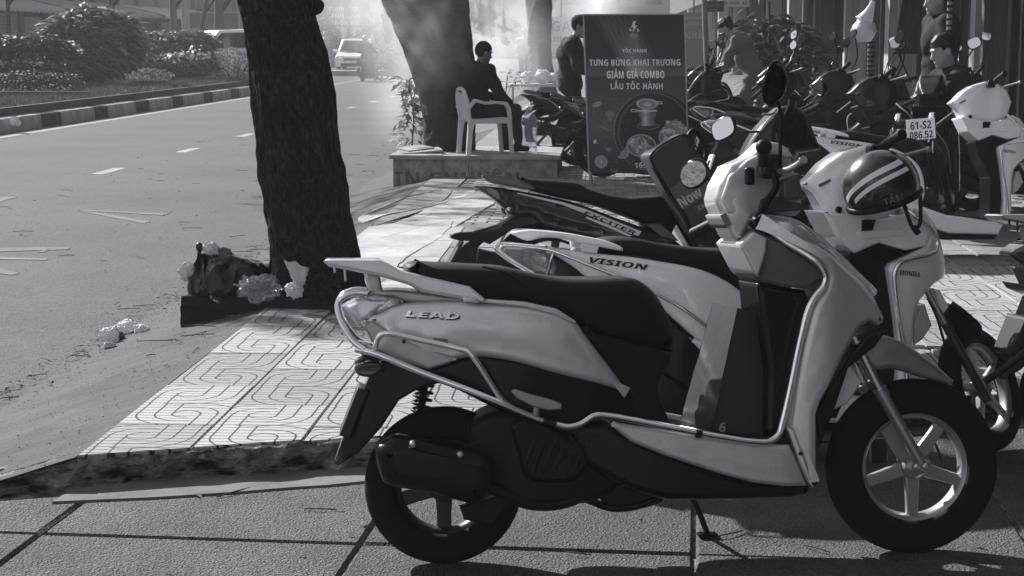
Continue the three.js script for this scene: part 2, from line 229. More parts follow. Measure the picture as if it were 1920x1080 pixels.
// naive surface nets over a signed distance f(x, y, z)
function nets(f, lo, hi, c) {
  const n = [0, 1, 2].map((k) => Math.ceil((hi[k] - lo[k]) / c) + 2), id = (x, y, z) => (z * n[1] + y) * n[0] + x, val = new Float32Array(n[0] * n[1] * n[2]);
  const Q8 = 4, at3 = (x, y, z) => f(lo[0] + (x - 0.5) * c, lo[1] + (y - 0.5) * c, lo[2] + (z - 0.5) * c);      // blocks far from the surface keep their centre's value
  for (let Z = 0; Z < n[2]; Z += Q8) for (let Y = 0; Y < n[1]; Y += Q8) for (let X = 0; X < n[0]; X += Q8) {
    const m = (Q8 - 1) / 2, v0 = at3(X + m, Y + m, Z + m), far = Math.abs(v0) > c * m * 1.74 * 1.25 + 0.6 * c + 0.004;
    for (let z = Z; z < Math.min(n[2], Z + Q8); z++) for (let y = Y; y < Math.min(n[1], Y + Q8); y++) for (let x = X; x < Math.min(n[0], X + Q8); x++) val[id(x, y, z)] = far ? v0 : at3(x, y, z);
  }
  const vi = new Int32Array(val.length).fill(-1), pos = [], idx = [];
  for (let z = 0; z < n[2] - 1; z++) for (let y = 0; y < n[1] - 1; y++) for (let x = 0; x < n[0] - 1; x++) {
    const b0 = id(x, y, z), sy = n[0], sz = n[0] * n[1], neg = (val[b0] < 0) + (val[b0 + 1] < 0) + (val[b0 + sy] < 0) + (val[b0 + sy + 1] < 0) + (val[b0 + sz] < 0) + (val[b0 + sz + 1] < 0) + (val[b0 + sz + sy] < 0) + (val[b0 + sz + sy + 1] < 0); if (neg === 0 || neg === 8) continue;
    let s = [0, 0, 0], m = 0; const v = (i, j, k) => val[id(x + i, y + j, z + k)];
    for (let e = 0; e < 12; e++) { const ax = e >> 2, a = e & 1, b = (e >> 1) & 1, p = [0, 0, 0], q = [0, 0, 0]; p[(ax + 1) % 3] = q[(ax + 1) % 3] = a; p[(ax + 2) % 3] = q[(ax + 2) % 3] = b; q[ax] = 1; const va = v(...p), vb = v(...q); if ((va < 0) !== (vb < 0)) { const t = va / (va - vb); for (let k = 0; k < 3; k++) s[k] += lerp(p[k], q[k], t); m++; } }
    if (m) { vi[id(x, y, z)] = pos.length / 3; pos.push(lo[0] + (x - 0.5 + s[0] / m) * c, lo[1] + (y - 0.5 + s[1] / m) * c, lo[2] + (z - 0.5 + s[2] / m) * c); }
  }
  for (let z = 1; z < n[2] - 1; z++) for (let y = 1; y < n[1] - 1; y++) for (let x = 1; x < n[0] - 1; x++) {
    const i0 = id(x, y, z), a = val[i0] < 0; if (a === (val[i0 + 1] < 0) && a === (val[i0 + n[0]] < 0) && a === (val[i0 + n[0] * n[1]] < 0)) continue;
    const Q = (p, q, r, s, flip) => { if (p < 0 || q < 0 || r < 0 || s < 0) return; flip ? idx.push(p, r, q, p, s, r) : idx.push(p, q, r, p, r, s); };
    if (a !== (val[id(x + 1, y, z)] < 0)) Q(vi[id(x, y - 1, z - 1)], vi[id(x, y, z - 1)], vi[id(x, y, z)], vi[id(x, y - 1, z)], !a);
    if (a !== (val[id(x, y + 1, z)] < 0)) Q(vi[id(x - 1, y, z - 1)], vi[id(x - 1, y, z)], vi[id(x, y, z)], vi[id(x, y, z - 1)], !a);
    if (a !== (val[id(x, y, z + 1)] < 0)) Q(vi[id(x - 1, y - 1, z)], vi[id(x, y - 1, z)], vi[id(x, y, z)], vi[id(x - 1, y, z)], !a);
  }
  const nor = []; const e = c * 0.5; for (let i = 0; i < pos.length; i += 3) { const [x, y, z] = [pos[i], pos[i + 1], pos[i + 2]]; const g = [f(x + e, y, z) - f(x - e, y, z), f(x, y + e, z) - f(x, y - e, z), f(x, y, z + e) - f(x, y, z - e)], l = Math.hypot(...g) || 1; nor.push(g[0] / l, g[1] / l, g[2] / l); }
  const uv = []; for (let i = 0; i < pos.length; i += 3) uv.push(pos[i], pos[i + 1]);
  return geom(pos, idx, uv, nor);
}
const smin = (a, b, k) => { let h = 0.5 + 0.5 * (b - a) / k; if (h <= 0) return b; if (h >= 1) return a; return b + (a - b) * h - k * h * (1 - h); };
// tapered capsule between a and b
const cap = (a, b, ra, rb) => { const a0 = a[0], a1 = a[1], a2 = a[2], d0 = b[0] - a0, d1 = b[1] - a1, d2 = b[2] - a2, i2 = 1 / (d0 * d0 + d1 * d1 + d2 * d2 || 1e-9), dr = rb - ra; return (x, y, z) => { const X = x - a0, Y = y - a1, Z = z - a2; let t = (X * d0 + Y * d1 + Z * d2) * i2; t = t < 0 ? 0 : t > 1 ? 1 : t; const u = X - d0 * t, v = Y - d1 * t, w = Z - d2 * t; return Math.sqrt(u * u + v * v + w * w) - ra - dr * t; }; };
const ell = (c, r) => { const c0 = c[0], c1 = c[1], c2 = c[2], i0 = 1 / r[0], i1 = 1 / r[1], i2 = 1 / r[2], m = Math.min(r[0], r[1], r[2]); return (x, y, z) => { const u = (x - c0) * i0, v = (y - c1) * i1, w = (z - c2) * i2; return (Math.sqrt(u * u + v * v + w * w) - 1) * m; }; };
// flat lettering as geometry, in a box w wide and h high with its lower left corner at the origin
function letters(str, w, h, { depth = 0.002, slant = 0, font = fontBold, bevel = 0 } = {}) {
  const shapes = font.generateShapes(str, 1), g = new THREE.ExtrudeGeometry(shapes, { depth: 1, bevelEnabled: false, curveSegments: 4 }); g.computeBoundingBox(); const b = g.boundingBox, p = g.attributes.position;
  for (let i = 0; i < p.count; i++) { const y = (p.getY(i) - b.min.y) / (b.max.y - b.min.y); p.setXYZ(i, (p.getX(i) - b.min.x) / (b.max.x - b.min.x) * w + slant * y * h, y * h, p.getZ(i) * depth); }
  g.computeVertexNormals(); return g;
}
// ================================================================ the setting: road, ramp, pavement, driveway
const fill = (name, poly, y, mat, uvf) => struct(name, slab(poly, y - 0.05, y, uvf, 0), mat);
const mAsphalt = std(0.125, 0.92, 0, { map: rep(T.asphalt, 0.28), bumpMap: rep(T.pebble, 0.9), bumpScale: 0.006 });
const mRamp = std(0.10, 0.95, 0, { map: rep(T.concrete, 0.8), bumpMap: rep(T.dirt, 0.9), bumpScale: 0.02 });
const mSlab = std(0.33, 0.9, 0, { map: rep(T.concrete, 0.75), bumpMap: rep(T.pebble, 1.05), bumpScale: 0.012 });
const mMortar = std(0.17, 0.9, 0, { map: rep(T.blotch, 1.2), bumpMap: rep(T.dirt, 2), bumpScale: 0.006 });
const mEdge = std(0.33, 0.95, 0, { map: rep(T.grime, 3.2), bumpMap: rep(T.grime, 3.2), bumpScale: 0.02 });
const mPaintLine = std(0.36, 0.8, 0, { map: rep(T.blotch, 0.9) });
const mPaintFade = std(0.165, 0.85, 0, { map: rep(T.blotch, 0.7) });
{
  // asphalt: one sheet that runs out to the horizon, dipping to the gutter beside the ramp
  const us = [-140, -60, -30, -18, -11, -9, -7, -5, -4, -3.3, -2.9, -2.66], vs = [-14, 0, 3, 6, 9, 12, 16, 20, 26, 34, 45, 60, 90, 140, 260, 420];
  const roadY = (u) => -0.10 - 0.015 * step01(-4.2, -2.7, u);
  struct('road', sheet((i, j) => { const u = us[Math.round(i * (us.length - 1))], v = vs[Math.round(j * (vs.length - 1))]; return R(u, v, roadY(u)); }, us.length - 1, vs.length - 1, (i, j, p) => toUV(p)), mAsphalt);
  struct('ground', sheet((i, j) => R(lerp(-200, 260, i), lerp(-30, 430, j), -0.24), 4, 4), std(0.12, 0.95, 0, { map: rep(T.asphalt, 0.1) }));
}
const road = scene.getObjectByName('road');
function lineOnRoad(poly, mat, name) { const g = slab(poly.map((p) => [p.x, p.z]), -0.12, -0.0965, (x, z) => toUV(V3(x, 0, z)), 0); mesh(name, g, mat, road); }
{
  const rect = (u0, u1, v0, v1) => [R(u0, v0), R(u1, v0), R(u1, v1), R(u0, v1)];
  lineOnRoad(rect(-10.12, -9.97, 5, 160), mPaintLine, 'edge_line');
  for (let k = -3; k < 14; k++) lineOnRoad(rect(-6.22, -6.06, 20.7 + 4.0 * k - 0.5, 20.7 + 4.0 * k + 0.5), k < 0 ? mPaintFade : mPaintLine, 'lane_dash');
  const g = (x, y) => ground(x, y, -0.095);
  for (const q of [[[146, 394], [165, 393], [318, 400], [305, 403]], [[146, 395], [178, 397], [282, 415], [268, 418]], [[-30, 466], [70, 463], [132, 463], [128, 467], [-30, 472]], [[-30, 480], [90, 484], [88, 487], [-30, 485]], [[-30, 497], [0, 503], [36, 512], [22, 515], [-30, 508]], [[72, 472], [92, 465], [100, 464], [82, 472]]])
    lineOnRoad(q.map(([x, y]) => g(x, y)), mPaintFade, 'hatch_line');
}
// ---- front edge of the raised pavement (kerb line) and driveway frame
const K0 = ground(150, 855, 0.11), K1 = ground(1900, 738, 0.11), KD = K1.clone().sub(K0).setY(0).normalize(), KN = V3(-KD.z, 0, KD.x).multiplyScalar(KD.x > 0 ? -1 : 1);  // KN points away from the camera
if (KN.z > 0) KN.negate();
const kc = K0.x * KN.x + K0.z * KN.z;
const PAVE_Y = 0.11, UL = -1.787, UR = 4.55;
// the slabs of the driveway
{
  const drive = struct('driveway', slab([R(-2.3, -4), R(6, -4), R(6, 9), R(-2.3, 9)].map((p) => [p.x, p.z]).reduce((a, p) => (a.push(p), a), []).length ? clip([R(-2.2, -4), R(7, -4), R(7, 9), R(-2.2, 9)].map((p) => [p.x, p.z]), -KN.x, -KN.z, -kc - 0.12) : [], -0.2, -0.014, undefined, 0), mEdge);
  const a = Math.atan2(352, Math.hypot(FPX, 465)), A = [Math.cos(a), Math.sin(a)], B = [Math.sin(a), -Math.cos(a)], P0 = ground(75, 1000, 0), P = [P0.x + 0.0, P0.z];
  const rnd = rng(5), mats = [0, 1, 2].map((k) => std(0.135 + 0.015 * k, 0.85, 0, { map: rep(T.speckle, 0.8), bumpMap: rep(T.pebble, 1.25), bumpScale: 0.014 }));
  for (let i = -1; i < 6; i++) for (let j = -4; j < 3; j++) {
    const g = 0.0045, u0 = i * 1.0 + g, u1 = (i + 1) * 1.0 - g, v0 = j * 1.0 + g, v1 = (j + 1) * 1.0 - g;
    let p = [[u0, v0], [u1, v0], [u1, v1], [u0, v1]].map(([u, v]) => [P[0] + A[0] * u + B[0] * v, P[1] + A[1] * u + B[1] * v]);
    p = clip(p, -KN.x, -KN.z, -kc + 0.10); if (p.length < 3) continue;
    const off = [rnd() * 9, rnd() * 9]; mesh('slab', slab(p, -0.06, -0.003 + rnd() * 0.005, (x, z) => [x + off[0], z + off[1]], 0.01), mats[Math.floor(rnd() * 3)], drive);
  }
  // a smooth strip of mortar along the foot of the pavement edge
  const q = (t, d) => { const p = K0.clone().addScaledVector(KD, t).addScaledVector(KN, -d); return [p.x, p.z]; };
  const e = []; for (let t = -0.1; t <= 1.4; t += 0.1) e.push(q(t, 0.17 + 0.05 * fbm3(t * 3, 1, 2) + 0.03 * Math.sin(t * 3)));
  const base = []; for (let t = 1.4; t >= -0.1; t -= 0.1) base.push(q(t, -0.02));
  const pol = [...e, ...base], g = []; for (let i = 0; i + 1 < e.length; i++) g.push(slab([e[i], e[i + 1], base[base.length - 2 - i], base[base.length - 1 - i]], -0.02, 0.0085, undefined, 0));
  mesh('mortar_strip', g, mMortar, drive);
  const q2 = []; for (let i = 0; i < 14; i++) { const t = 1.4 + i * 0.22; q2.push(slab([q(t, 0.13), q(t + 0.22, 0.13), q(t + 0.22, -0.02), q(t, -0.02)], -0.02, 0.007, undefined, 0)); }
  mesh('mortar_strip', q2, std(0.10, 0.9, 0, { map: rep(T.concrete, 1) }), drive);
}
// ---- raised pavement: bed, broken front edge, ramp down to the road
const paveBed = struct('pavement', slab(clip([R(UL, 3), R(UR, 3), R(UR, 130), R(UL, 130)].map((p) => [p.x, p.z]), KN.x, KN.z, kc + 0.03), -0.2, PAVE_Y - 0.012, undefined, 0), std(0.26, 0.95, 0, { map: rep(T.concrete, 0.6), bumpMap: rep(T.dirt, 1), bumpScale: 0.02 }));
{
  const L = 8.6, t0 = -0.72, nu = 520, nv = 14, y0 = -0.01, ht = (t) => (t < 0 ? Math.max(-0.03, lerp(-0.118, PAVE_Y - 0.004, clamp(1 + t / 0.95))) : PAVE_Y - 0.004);
  const g = sheet((i, j) => {
    const t = t0 + L * i, hTop = ht(t), y = j < 0.7 ? lerp(y0 - 0.03, hTop, j / 0.7) : hTop, back = j < 0.7 ? 0 : (j - 0.7) / 0.3 * 0.09;
    const n = fbm3(t * 5, y * 8, 3, 5, 4), m = fbm3(t * 22, y * 26, 5, 3, 7), rough = j < 0.7 ? Math.sin(Math.min(1, j / 0.7) * Math.PI * 0.94) * 0.06 : 0;
    const broken = (n - 0.52) * 0.13 + (m - 0.5) * 0.06;
    const p = K0.clone().addScaledVector(KD, t).addScaledVector(KN, back + broken * (j >= 0.99 ? 0 : 1) - rough * 0.3 * n);
    return V3(p.x, y + (j >= 0.6 && j < 0.95 ? (m - 0.62) * 0.02 : 0), p.z);
  }, nu, nv, (i, j, p) => [t0 + L * i, p.y * 1.3 + j * 0.15]);
  struct('kerb_edge', g, mEdge);
  // rubble at the broken corner where the ramp meets the driveway
  const rnd = rng(77), rub = thing('concrete_rubble', 'crumbled concrete lumps where the ramp corner has broken off', 'rubble', ground(40, 893, 0).addScaledVector(KN, -0.05)); rub.userData.kind = 'stuff';
  const ch = []; for (let i = 0; i < 46; i++) { const s = 0.012 + rnd() * 0.032, ico = new THREE.IcosahedronGeometry(s, 1), p = ico.attributes.position; for (let k = 0; k < p.count; k++) { const f = 0.75 + 0.6 * fbm3(p.getX(k) * 60 + i, p.getY(k) * 60, p.getZ(k) * 60, 2, i); p.setXYZ(k, p.getX(k) * f * 1.5, p.getY(k) * f * 0.75, p.getZ(k) * f); } ico.computeVertexNormals(); ch.push(at(ico, (rnd() - 0.5) * 0.34, s * 0.3, (rnd() - 0.5) * 0.13 + (rnd() - 0.5) * 0.05, 0, rnd() * 6, 0)); }
  mesh('lump', ch, std(0.34, 0.95, 0, { map: rep(T.dirt, 2) }), rub);
}
{
  // the ramp: smooth cement in front of the first tree, broken and patched behind it
  const rampY = (f, v) => lerp(-0.118, PAVE_Y - 0.004, f ** 1.05) + 0.008 * (fbm3(f * 3, v * 2, 1, 3) - 0.5);
  const ramp = (v0, v1, nu, nv, wob) => sheet((i, j) => { const f = i; let v = lerp(v0, v1, j); const u = lerp(-2.72 + 0.07 * (fbm3(v * 1.3, 0, 4, 3) - 0.5) * 2, UL, f); const vs = (kc - u * (RU.x * KN.x + RU.z * KN.z)) / (RV.x * KN.x + RV.z * KN.z); v = lerp(vs, v1, j ** 1.4); return R(u, v, rampY(f, v)); }, nu, nv, (i, j, p) => toUV(p));
  struct('ramp', ramp(3.2, 40, 10, 160), mRamp);
  // thin broken cement sheets lying on the ramp behind the first tree
  const rnd = rng(31), mCem = std(0.50, 0.9, 0, { map: rep(T.blotch, 0.8), bumpMap: rep(T.dirt, 1.2), bumpScale: 0.012 });
  const patches = [[[700, 440], [760, 432], [850, 398], [905, 372], [935, 372], [880, 425], [800, 470], [720, 520], [690, 525]], [[675, 405], [740, 388], [860, 365], [892, 372], [820, 398], [740, 415], [690, 425]], [[690, 470], [770, 452], [846, 430], [830, 458], [760, 505], [720, 545], [700, 560], [676, 540]]];
  const rampParent = scene.getObjectByName('ramp');
  patches.forEach((pp, k) => {
    const poly = pp.map(([x, y]) => ground(x, y, 0.05)).map((p) => [p.x, p.z]), O = outline(poly, true, 0.05);
    const wob = O.map(([x, z], i) => [x + 0.012 * (fbm3(x * 7, z * 7, k, 3) - 0.5) * 2, z + 0.05 * (fbm3(x * 6, z * 6, k + 9, 3) - 0.5) * 2]);
    const c = wob.reduce((s, q) => [s[0] + q[0] / wob.length, s[1] + q[1] / wob.length], [0, 0]);
    const hy = (x, z) => { const [u, v] = toUV(V3(x, 0, z)); return rampY(clamp((u + 2.72) / (2.72 + UL)), v) + 0.010 + 0.002 * k; };
    mesh('cement_patch', slab(wob, -0.15, 0, undefined, 0.005, hy), mCem, rampParent);
  });
}
// ---- S-pattern tiles (near), pavers (far)
const tileMap = (bump) => canvasTex(512, 1024, (g, w, h) => {
  g.fillStyle = bump ? '#ffffff' : '#ffffff'; g.fillRect(0, 0, w, h); const rnd = rng(12);
  if (!bump) for (let i = 0; i < 26000; i++) { const l = 205 + rnd() * 50; g.fillStyle = `rgb(${l},${l},${l})`; g.fillRect(rnd() * w, rnd() * h, 2 + rnd() * 2, 2 + rnd() * 2); }
  if (!bump) for (let i = 0; i < 500; i++) { const l = 120 + rnd() * 60; g.fillStyle = `rgba(${l},${l},${l},.5)`; g.fillRect(rnd() * w, rnd() * h, 2, 2); }
  g.strokeStyle = bump ? '#000' : '#232126'; g.lineCap = 'round';
  const U = (x) => x * w, Y = (y) => h - y * w;        // tile units: 1 wide, 2 long, y away from the kerb
  g.lineWidth = 8; for (let k = 0; k < 16; k++) { g.globalAlpha = 0.9; g.beginPath(); g.moveTo(0, Y(k / 8 + 0.04)); g.lineTo(w, Y(k / 8 + 0.04)); g.stroke(); } g.globalAlpha = 1;
  g.lineWidth = 10;
  const arc = (cx, cy, r, a0, a1) => { g.beginPath(); for (let i = 0; i <= 40; i++) { const a = lerp(a0, a1, i / 40) * Math.PI / 180; const x = U(cx + r * Math.cos(a)), y = Y(cy + r * Math.sin(a)); i ? g.lineTo(x, y) : g.moveTo(x, y); } g.stroke(); };
  const ln = (x, y0, y1) => { g.beginPath(); g.moveTo(U(x), Y(y0)); g.lineTo(U(x), Y(y1)); g.stroke(); };
  const Ax = 0.6, Ay = 0.5, Bx = 0.4, By = 1.5;
  for (const r of [0.15, 0.33, 0.52]) {
    arc(Ax, Ay, r, 180, r > 0.4 ? 250 : 285); arc(Ax, Ay, r, 0, r > 0.2 ? 110 : 180); ln(Ax - r, Ay, Ay + 0.5); ln(Ax + r, Ay, Ay - 0.5);
    arc(Bx, By, r, 180, r > 0.4 ? 110 : 75); arc(Bx, By, r, 0, r > 0.2 ? -110 : -180); ln(Bx - r, By, By - 0.5); ln(Bx + r, By, By + 0.5);
  }
}, !bump);
{
  const map = tileMap(false), bmp = tileMap(true), rnd = rng(8);
  const mats = [0.38, 0.33, 0.27, 0.35].map((v, k) => std(v, 0.72, 0, { map, bumpMap: bmp, bumpScale: 0.006 }));
  const pw = 0.3615, pl = 0.72;
  for (let c = 0; c < 15; c++) for (let r = -2; r < 8; r++) {
    const sh = (c % 2) * 0.36 + 0.05, u0 = UL + c * pw + 0.0035, u1 = u0 + pw - 0.007, v0 = 5.24 + r * pl + sh + 0.002, v1 = v0 + pl - 0.004;
    let p = [R(u0, v0), R(u1, v0), R(u1, v1), R(u0, v1)].map((q) => [q.x, q.z]); p = clip(p, KN.x, KN.z, kc + 0.005 + 0.012 * rnd()); if (v0 > (c < 2 ? 8.3 : 10.6)) continue; if (p.length < 3) continue;
    const y = PAVE_Y + (rnd() - 0.5) * 0.005, jit = Math.floor(rnd() * 4);
    mesh('tile', slab(p, PAVE_Y - 0.04, y, (x, z) => { const [u, v] = toUV(V3(x, 0, z)); return [(u - u0) / (u1 - u0), (v - v0) / (v1 - v0)]; }, 0.004), mats[c === 0 && r < 1 ? 2 : jit], paveBed);
  }
  // a band of plain concrete slabs, then small pavers in running bond
  const mB = [0, 1].map((k) => std(0.30 + 0.05 * k, 0.9, 0, { map: rep(T.concrete, 0.7), bumpMap: rep(T.pebble, 1), bumpScale: 0.006 }));
  for (let c = 0; c < 6; c++) for (let r = 0; r < 3; r++) { const u0 = UL + c * 1.05 + 0.006, v0 = 10.72 + r * 0.72; const p = [R(u0, v0), R(u0 + 1.038, v0), R(u0 + 1.038, v0 + 0.708), R(u0, v0 + 0.708)].map((q) => [q.x, q.z]); mesh('slab', slab(p, 0.05, PAVE_Y + rnd() * 0.004, undefined, 0.006), mB[(c + r) % 2], paveBed); }
  for (let k = 0; k < 4; k++) mesh('slab', slab([R(UL, 9.08 + k * 0.9), R(UL + 0.72, 9.08 + k * 0.9), R(UL + 0.72, 9.97 + k * 0.9), R(UL, 9.97 + k * 0.9)].map((q) => [q.x, q.z]), 0.05, PAVE_Y + 0.006, undefined, 0.004), std(0.45, 0.9, 0, { map: rep(T.blotch, 0.8), bumpMap: rep(T.dirt, 2), bumpScale: 0.004 }), paveBed);
  const border = [R(UL, 12.9), R(UL + 0.35, 12.9), R(UL + 0.35, 60), R(UL, 60)].map((q) => [q.x, q.z]); mesh('border_strip', slab(border, 0.05, PAVE_Y + 0.002, undefined, 0.004), mB[1], paveBed);
  const mP = [0.35, 0.3, 0.4, 0.26].map((v) => std(v, 0.85, 0, { map: rep(T.blotch, 3), bumpMap: rep(T.dirt, 4), bumpScale: 0.006 })), rest = [[], [], [], []]; let n = 0;
  for (let r = 0; r < 84; r++) for (let c = 0; c < 28; c++) {
    const u0 = UL + 0.36 + c * 0.2 + (r % 2) * 0.1, v0 = 12.9 + r * 0.12, k = Math.floor(rnd() * 4), y = PAVE_Y + (rnd() - 0.5) * 0.008; if (u0 > 3.6) continue;
    const g = slab([R(u0 + 0.004, v0 + 0.004), R(u0 + 0.196, v0 + 0.004), R(u0 + 0.196, v0 + 0.116), R(u0 + 0.004, v0 + 0.116)].map((q) => [q.x, q.z]), 0.07, y, undefined, 0.006);
    if (u0 > -1.2 && u0 < 1.3 && n < 290) { n++; mesh('paver', g, mP[k], paveBed); } else rest[k].push(g);
  }
  rest.forEach((g, k) => { const m = mesh('paver_field', g, mP[k], paveBed); m.userData.kind = 'stuff'; });
}
// ================================================================ vehicles: helpers
// A vehicle stands in its own frame: x forward, y up, z to its right-hand side (towards the camera in the front row).
function frame(pos, yaw, lean) {
  const m = new THREE.Matrix4().compose(pos, new THREE.Quaternion().setFromEuler(new THREE.Euler(lean, yaw, 0, 'YXZ')), V3(1, 1, 1)), inv = m.clone().invert(), o = V3(0, EYE, 0).applyMatrix4(inv);
  return { m, at: (z) => ([px, py]) => { const d = ray(px, py).transformDirection(inv), t = (z - o.z) / d.z; return [o.x + d.x * t, o.y + d.y * t]; } };
}
const table = (pts) => { const n = pts.length, m = pts.map((p, i) => { const a = pts[Math.max(0, i - 1)], b = pts[Math.min(n - 1, i + 1)]; return (b[1] - a[1]) / (b[0] - a[0] || 1); }); return (x) => { if (x <= pts[0][0]) return pts[0][1]; for (let i = 1; i < n; i++) if (x <= pts[i][0]) { const h = pts[i][0] - pts[i - 1][0], t = (x - pts[i - 1][0]) / h, t2 = t * t, t3 = t2 * t; return (2 * t3 - 3 * t2 + 1) * pts[i - 1][1] + (t3 - 2 * t2 + t) * h * m[i - 1] + (3 * t2 - 2 * t3) * pts[i][1] + (t3 - t2) * h * m[i]; } return pts[n - 1][1]; }; };
// wheel parts about the origin, axle along z
function tyreGeo(R0, w, rimR) { const p = []; for (let i = 0; i <= 36; i++) { const a = i / 36 * Math.PI, k = Math.sin(a); p.push([lerp(rimR, R0, k ** 0.75), -Math.cos(a) * w / 2 * (0.86 + 0.14 * k) ]); } p.forEach((q, i) => { const k = (q[0] - rimR) / (R0 - rimR); if (k > 0.1 && k < 0.8) q[1] *= 1 + 0.02 * Math.sin(i * 2.6); }); p.push([rimR - 0.012, w * 0.36], [rimR - 0.012, -w * 0.36], p[0]); return at(lathe(p, 72), 0, 0, 0, Math.PI / 2, 0, 0); }
function treadGeo(R0, w, n) { const g = []; for (let i = 0; i < n; i++) for (const s of [-1, 1]) { const a = (i + (s > 0 ? 0.5 : 0)) / n * 2 * Math.PI, b = box(0.004, 0.004, w * 0.4, 0, 0, 0); g.push(at(b, Math.cos(a) * (R0 - 0.0022), Math.sin(a) * (R0 - 0.0022), s * w * 0.2, 0, 0, a).applyMatrix4(new THREE.Matrix4().makeRotationZ(0))); } return g; }
function rimGeo(r, w) { const t = 0.012; return at(lathe([[r + 0.006, -w / 2], [r + 0.004, -w / 2 + 0.008], [r - 0.012, -w / 2 + 0.014], [r - t - 0.008, -w * 0.2], [r - t - 0.008, w * 0.2], [r - 0.012, w / 2 - 0.014], [r + 0.004, w / 2 - 0.008], [r + 0.006, w / 2], [r - 0.004, w / 2 + 0.001], [r - 0.020, w / 2 - 0.012], [r - t - 0.016, w * 0.2], [r - t - 0.016, -w * 0.2], [r - 0.020, -w / 2 + 0.012], [r - 0.004, -w / 2 - 0.001], [r + 0.006, -w / 2]], 72), 0, 0, 0, Math.PI / 2, 0, 0); }
function spokeGeo(r, a, wIn, wOut, th) { const o = [[0.025, wIn / 2], [r * 0.55, wIn * 0.42], [r - 0.03, wOut * 0.42], [r - 0.012, wOut * 0.75], [r - 0.012, -wOut * 0.75], [r - 0.03, -wOut * 0.42], [r * 0.55, -wIn * 0.42], [0.025, -wIn / 2]]; return at(inflate(o, { w: (x) => lerp(th, th * 0.7, x / r), r: 0.006, smooth: false, stepLen: 0.02, grid: 0.03 }), 0, 0, 0, 0, 0, a); }
function wheel(parent, name, [cx, cy, cz], R0, w, rimR, { spokes = 5, phase = 0, mat = M.alloy, turn = null, disc = 0, hub = 0.035, wIn = 0.04, wOut = 0.045, label } = {}) {
  const o = new THREE.Group(); o.name = name; if (label) o.userData.label = label; const place = (g) => (turn ? merge([g]).clone().applyMatrix4(turn) : g);
  const P = (n, g, m) => mesh(n, place(at(merge(Array.isArray(g) ? g : [g]), cx, cy, cz)), m, o);
  P('tyre', [tyreGeo(R0, w, rimR)], M.tyre); P('rim', [rimGeo(rimR, w * 0.72)], mat);
  for (let i = 0; i < spokes; i++) P('spoke', spokeGeo(rimR, phase + i / spokes * 2 * Math.PI, wIn, wOut, 0.014), mat);
  P('hub', [at(lathe([[0.001, -w * 0.45], [hub * 0.7, -w * 0.45], [hub, -w * 0.3], [hub, w * 0.3], [hub * 0.72, w * 0.42], [hub * 0.4, w * 0.5], [0.001, w * 0.5]], 24), 0, 0, 0, Math.PI / 2, 0, 0)], mat);
  if (disc) { const holes = []; const sh = new THREE.Shape(); sh.absarc(0, 0, disc, 0, 7); const h0 = new THREE.Path(); h0.absarc(0, 0, disc * 0.62, 0, 7); sh.holes.push(h0); for (let i = 0; i < 14; i++) { const p = new THREE.Path(), a = i / 14 * 6.283; p.absarc(Math.cos(a) * disc * 0.8, Math.sin(a) * disc * (0.8), 0.006, 0, 7); sh.holes.push(p); } P('brake_disc', [at(new THREE.ExtrudeGeometry(sh, { depth: 0.004, bevelEnabled: false, curveSegments: 24 }), 0, 0, -w * 0.62), at(box(0.05, 0.075, 0.03, -disc * 0.75, disc * 0.35, -w * 0.6, 0.008), 0, 0, 0)], M.castDark); }
  parent.add(o); return o;
}
function bolt(x, y, z, r = 0.007) { return at(lathe([[0.001, 0.006], [r * 0.6, 0.006], [r, 0.003], [r, -0.004], [0.001, -0.004]], 8), x, y, z, Math.PI / 2); }
// a rear-view mirror: head outline (in its own plane), stalk
function mirrorGeo(rx, ry, square = 0) { const o = []; for (let i = 0; i < 28; i++) { const a = i / 28 * 2 * Math.PI, c = Math.cos(a), s = Math.sin(a), e = 1 - square * 0.5; o.push([rx * Math.sign(c) * Math.abs(c) ** e, ry * Math.sign(s) * Math.abs(s) ** e]); } return o; }
function addMirror(parent, pos, face, rx, ry, stalk, { square = 0, roll = 0, shell = M.plastic, glass = M.mirror } = {}) {
  const o = new THREE.Group(); o.name = 'mirror';
  const q = new THREE.Quaternion().setFromUnitVectors(V3(0, 0, 1), V3(...face).normalize()), m = new THREE.Matrix4().compose(V3(...pos), q, V3(1, 1, 1)).multiply(new THREE.Matrix4().makeRotationZ(roll)), out = mirrorGeo(rx, ry, square);
  const back = inflate(out, { w: 0.006, r: 0.005, b: 0, smooth: true, grid: 0.02, stepLen: 0.012 }), bulge = inflate(out.map(([x, y]) => [x * 0.985, y * 0.985]), { w: 0.004, r: 0.004, b: 0.034, D: Math.min(rx, ry) * 0.95, oneSide: true, grid: 0.014, stepLen: 0.012 });
  mesh('shell', merge([back, at(bulge, 0, 0, 0, Math.PI, 0, 0)]).applyMatrix4(m), shell, o);
  mesh('glass', at(inflate(out.map(([x, y]) => [x * 0.86, y * 0.86]), { w: 0.0008, r: 0.0006, grid: 0.03, stepLen: 0.012 }), 0, 0, 0.0072).applyMatrix4(m), glass, o);
  if (stalk) mesh('stalk', tube(stalk, 0.0055, 8), M.plastic, o);
  parent.add(o); return o;
}
// coil spring between two points
function spring(a, b, r, turns, wire) { const A = V3(...a), B = V3(...b), d = B.clone().sub(A), n = V3(d.y, -d.x, 0).normalize(), k = V3(0, 0, 1), p = []; for (let i = 0; i <= turns * 10; i++) { const t = i / (turns * 10), f = t * turns * 2 * Math.PI; p.push(A.clone().addScaledVector(d, t).addScaledVector(n, Math.cos(f) * r).addScaledVector(k, Math.sin(f) * r)); } return tube(p, wire, 6, true, p.length * 2); }
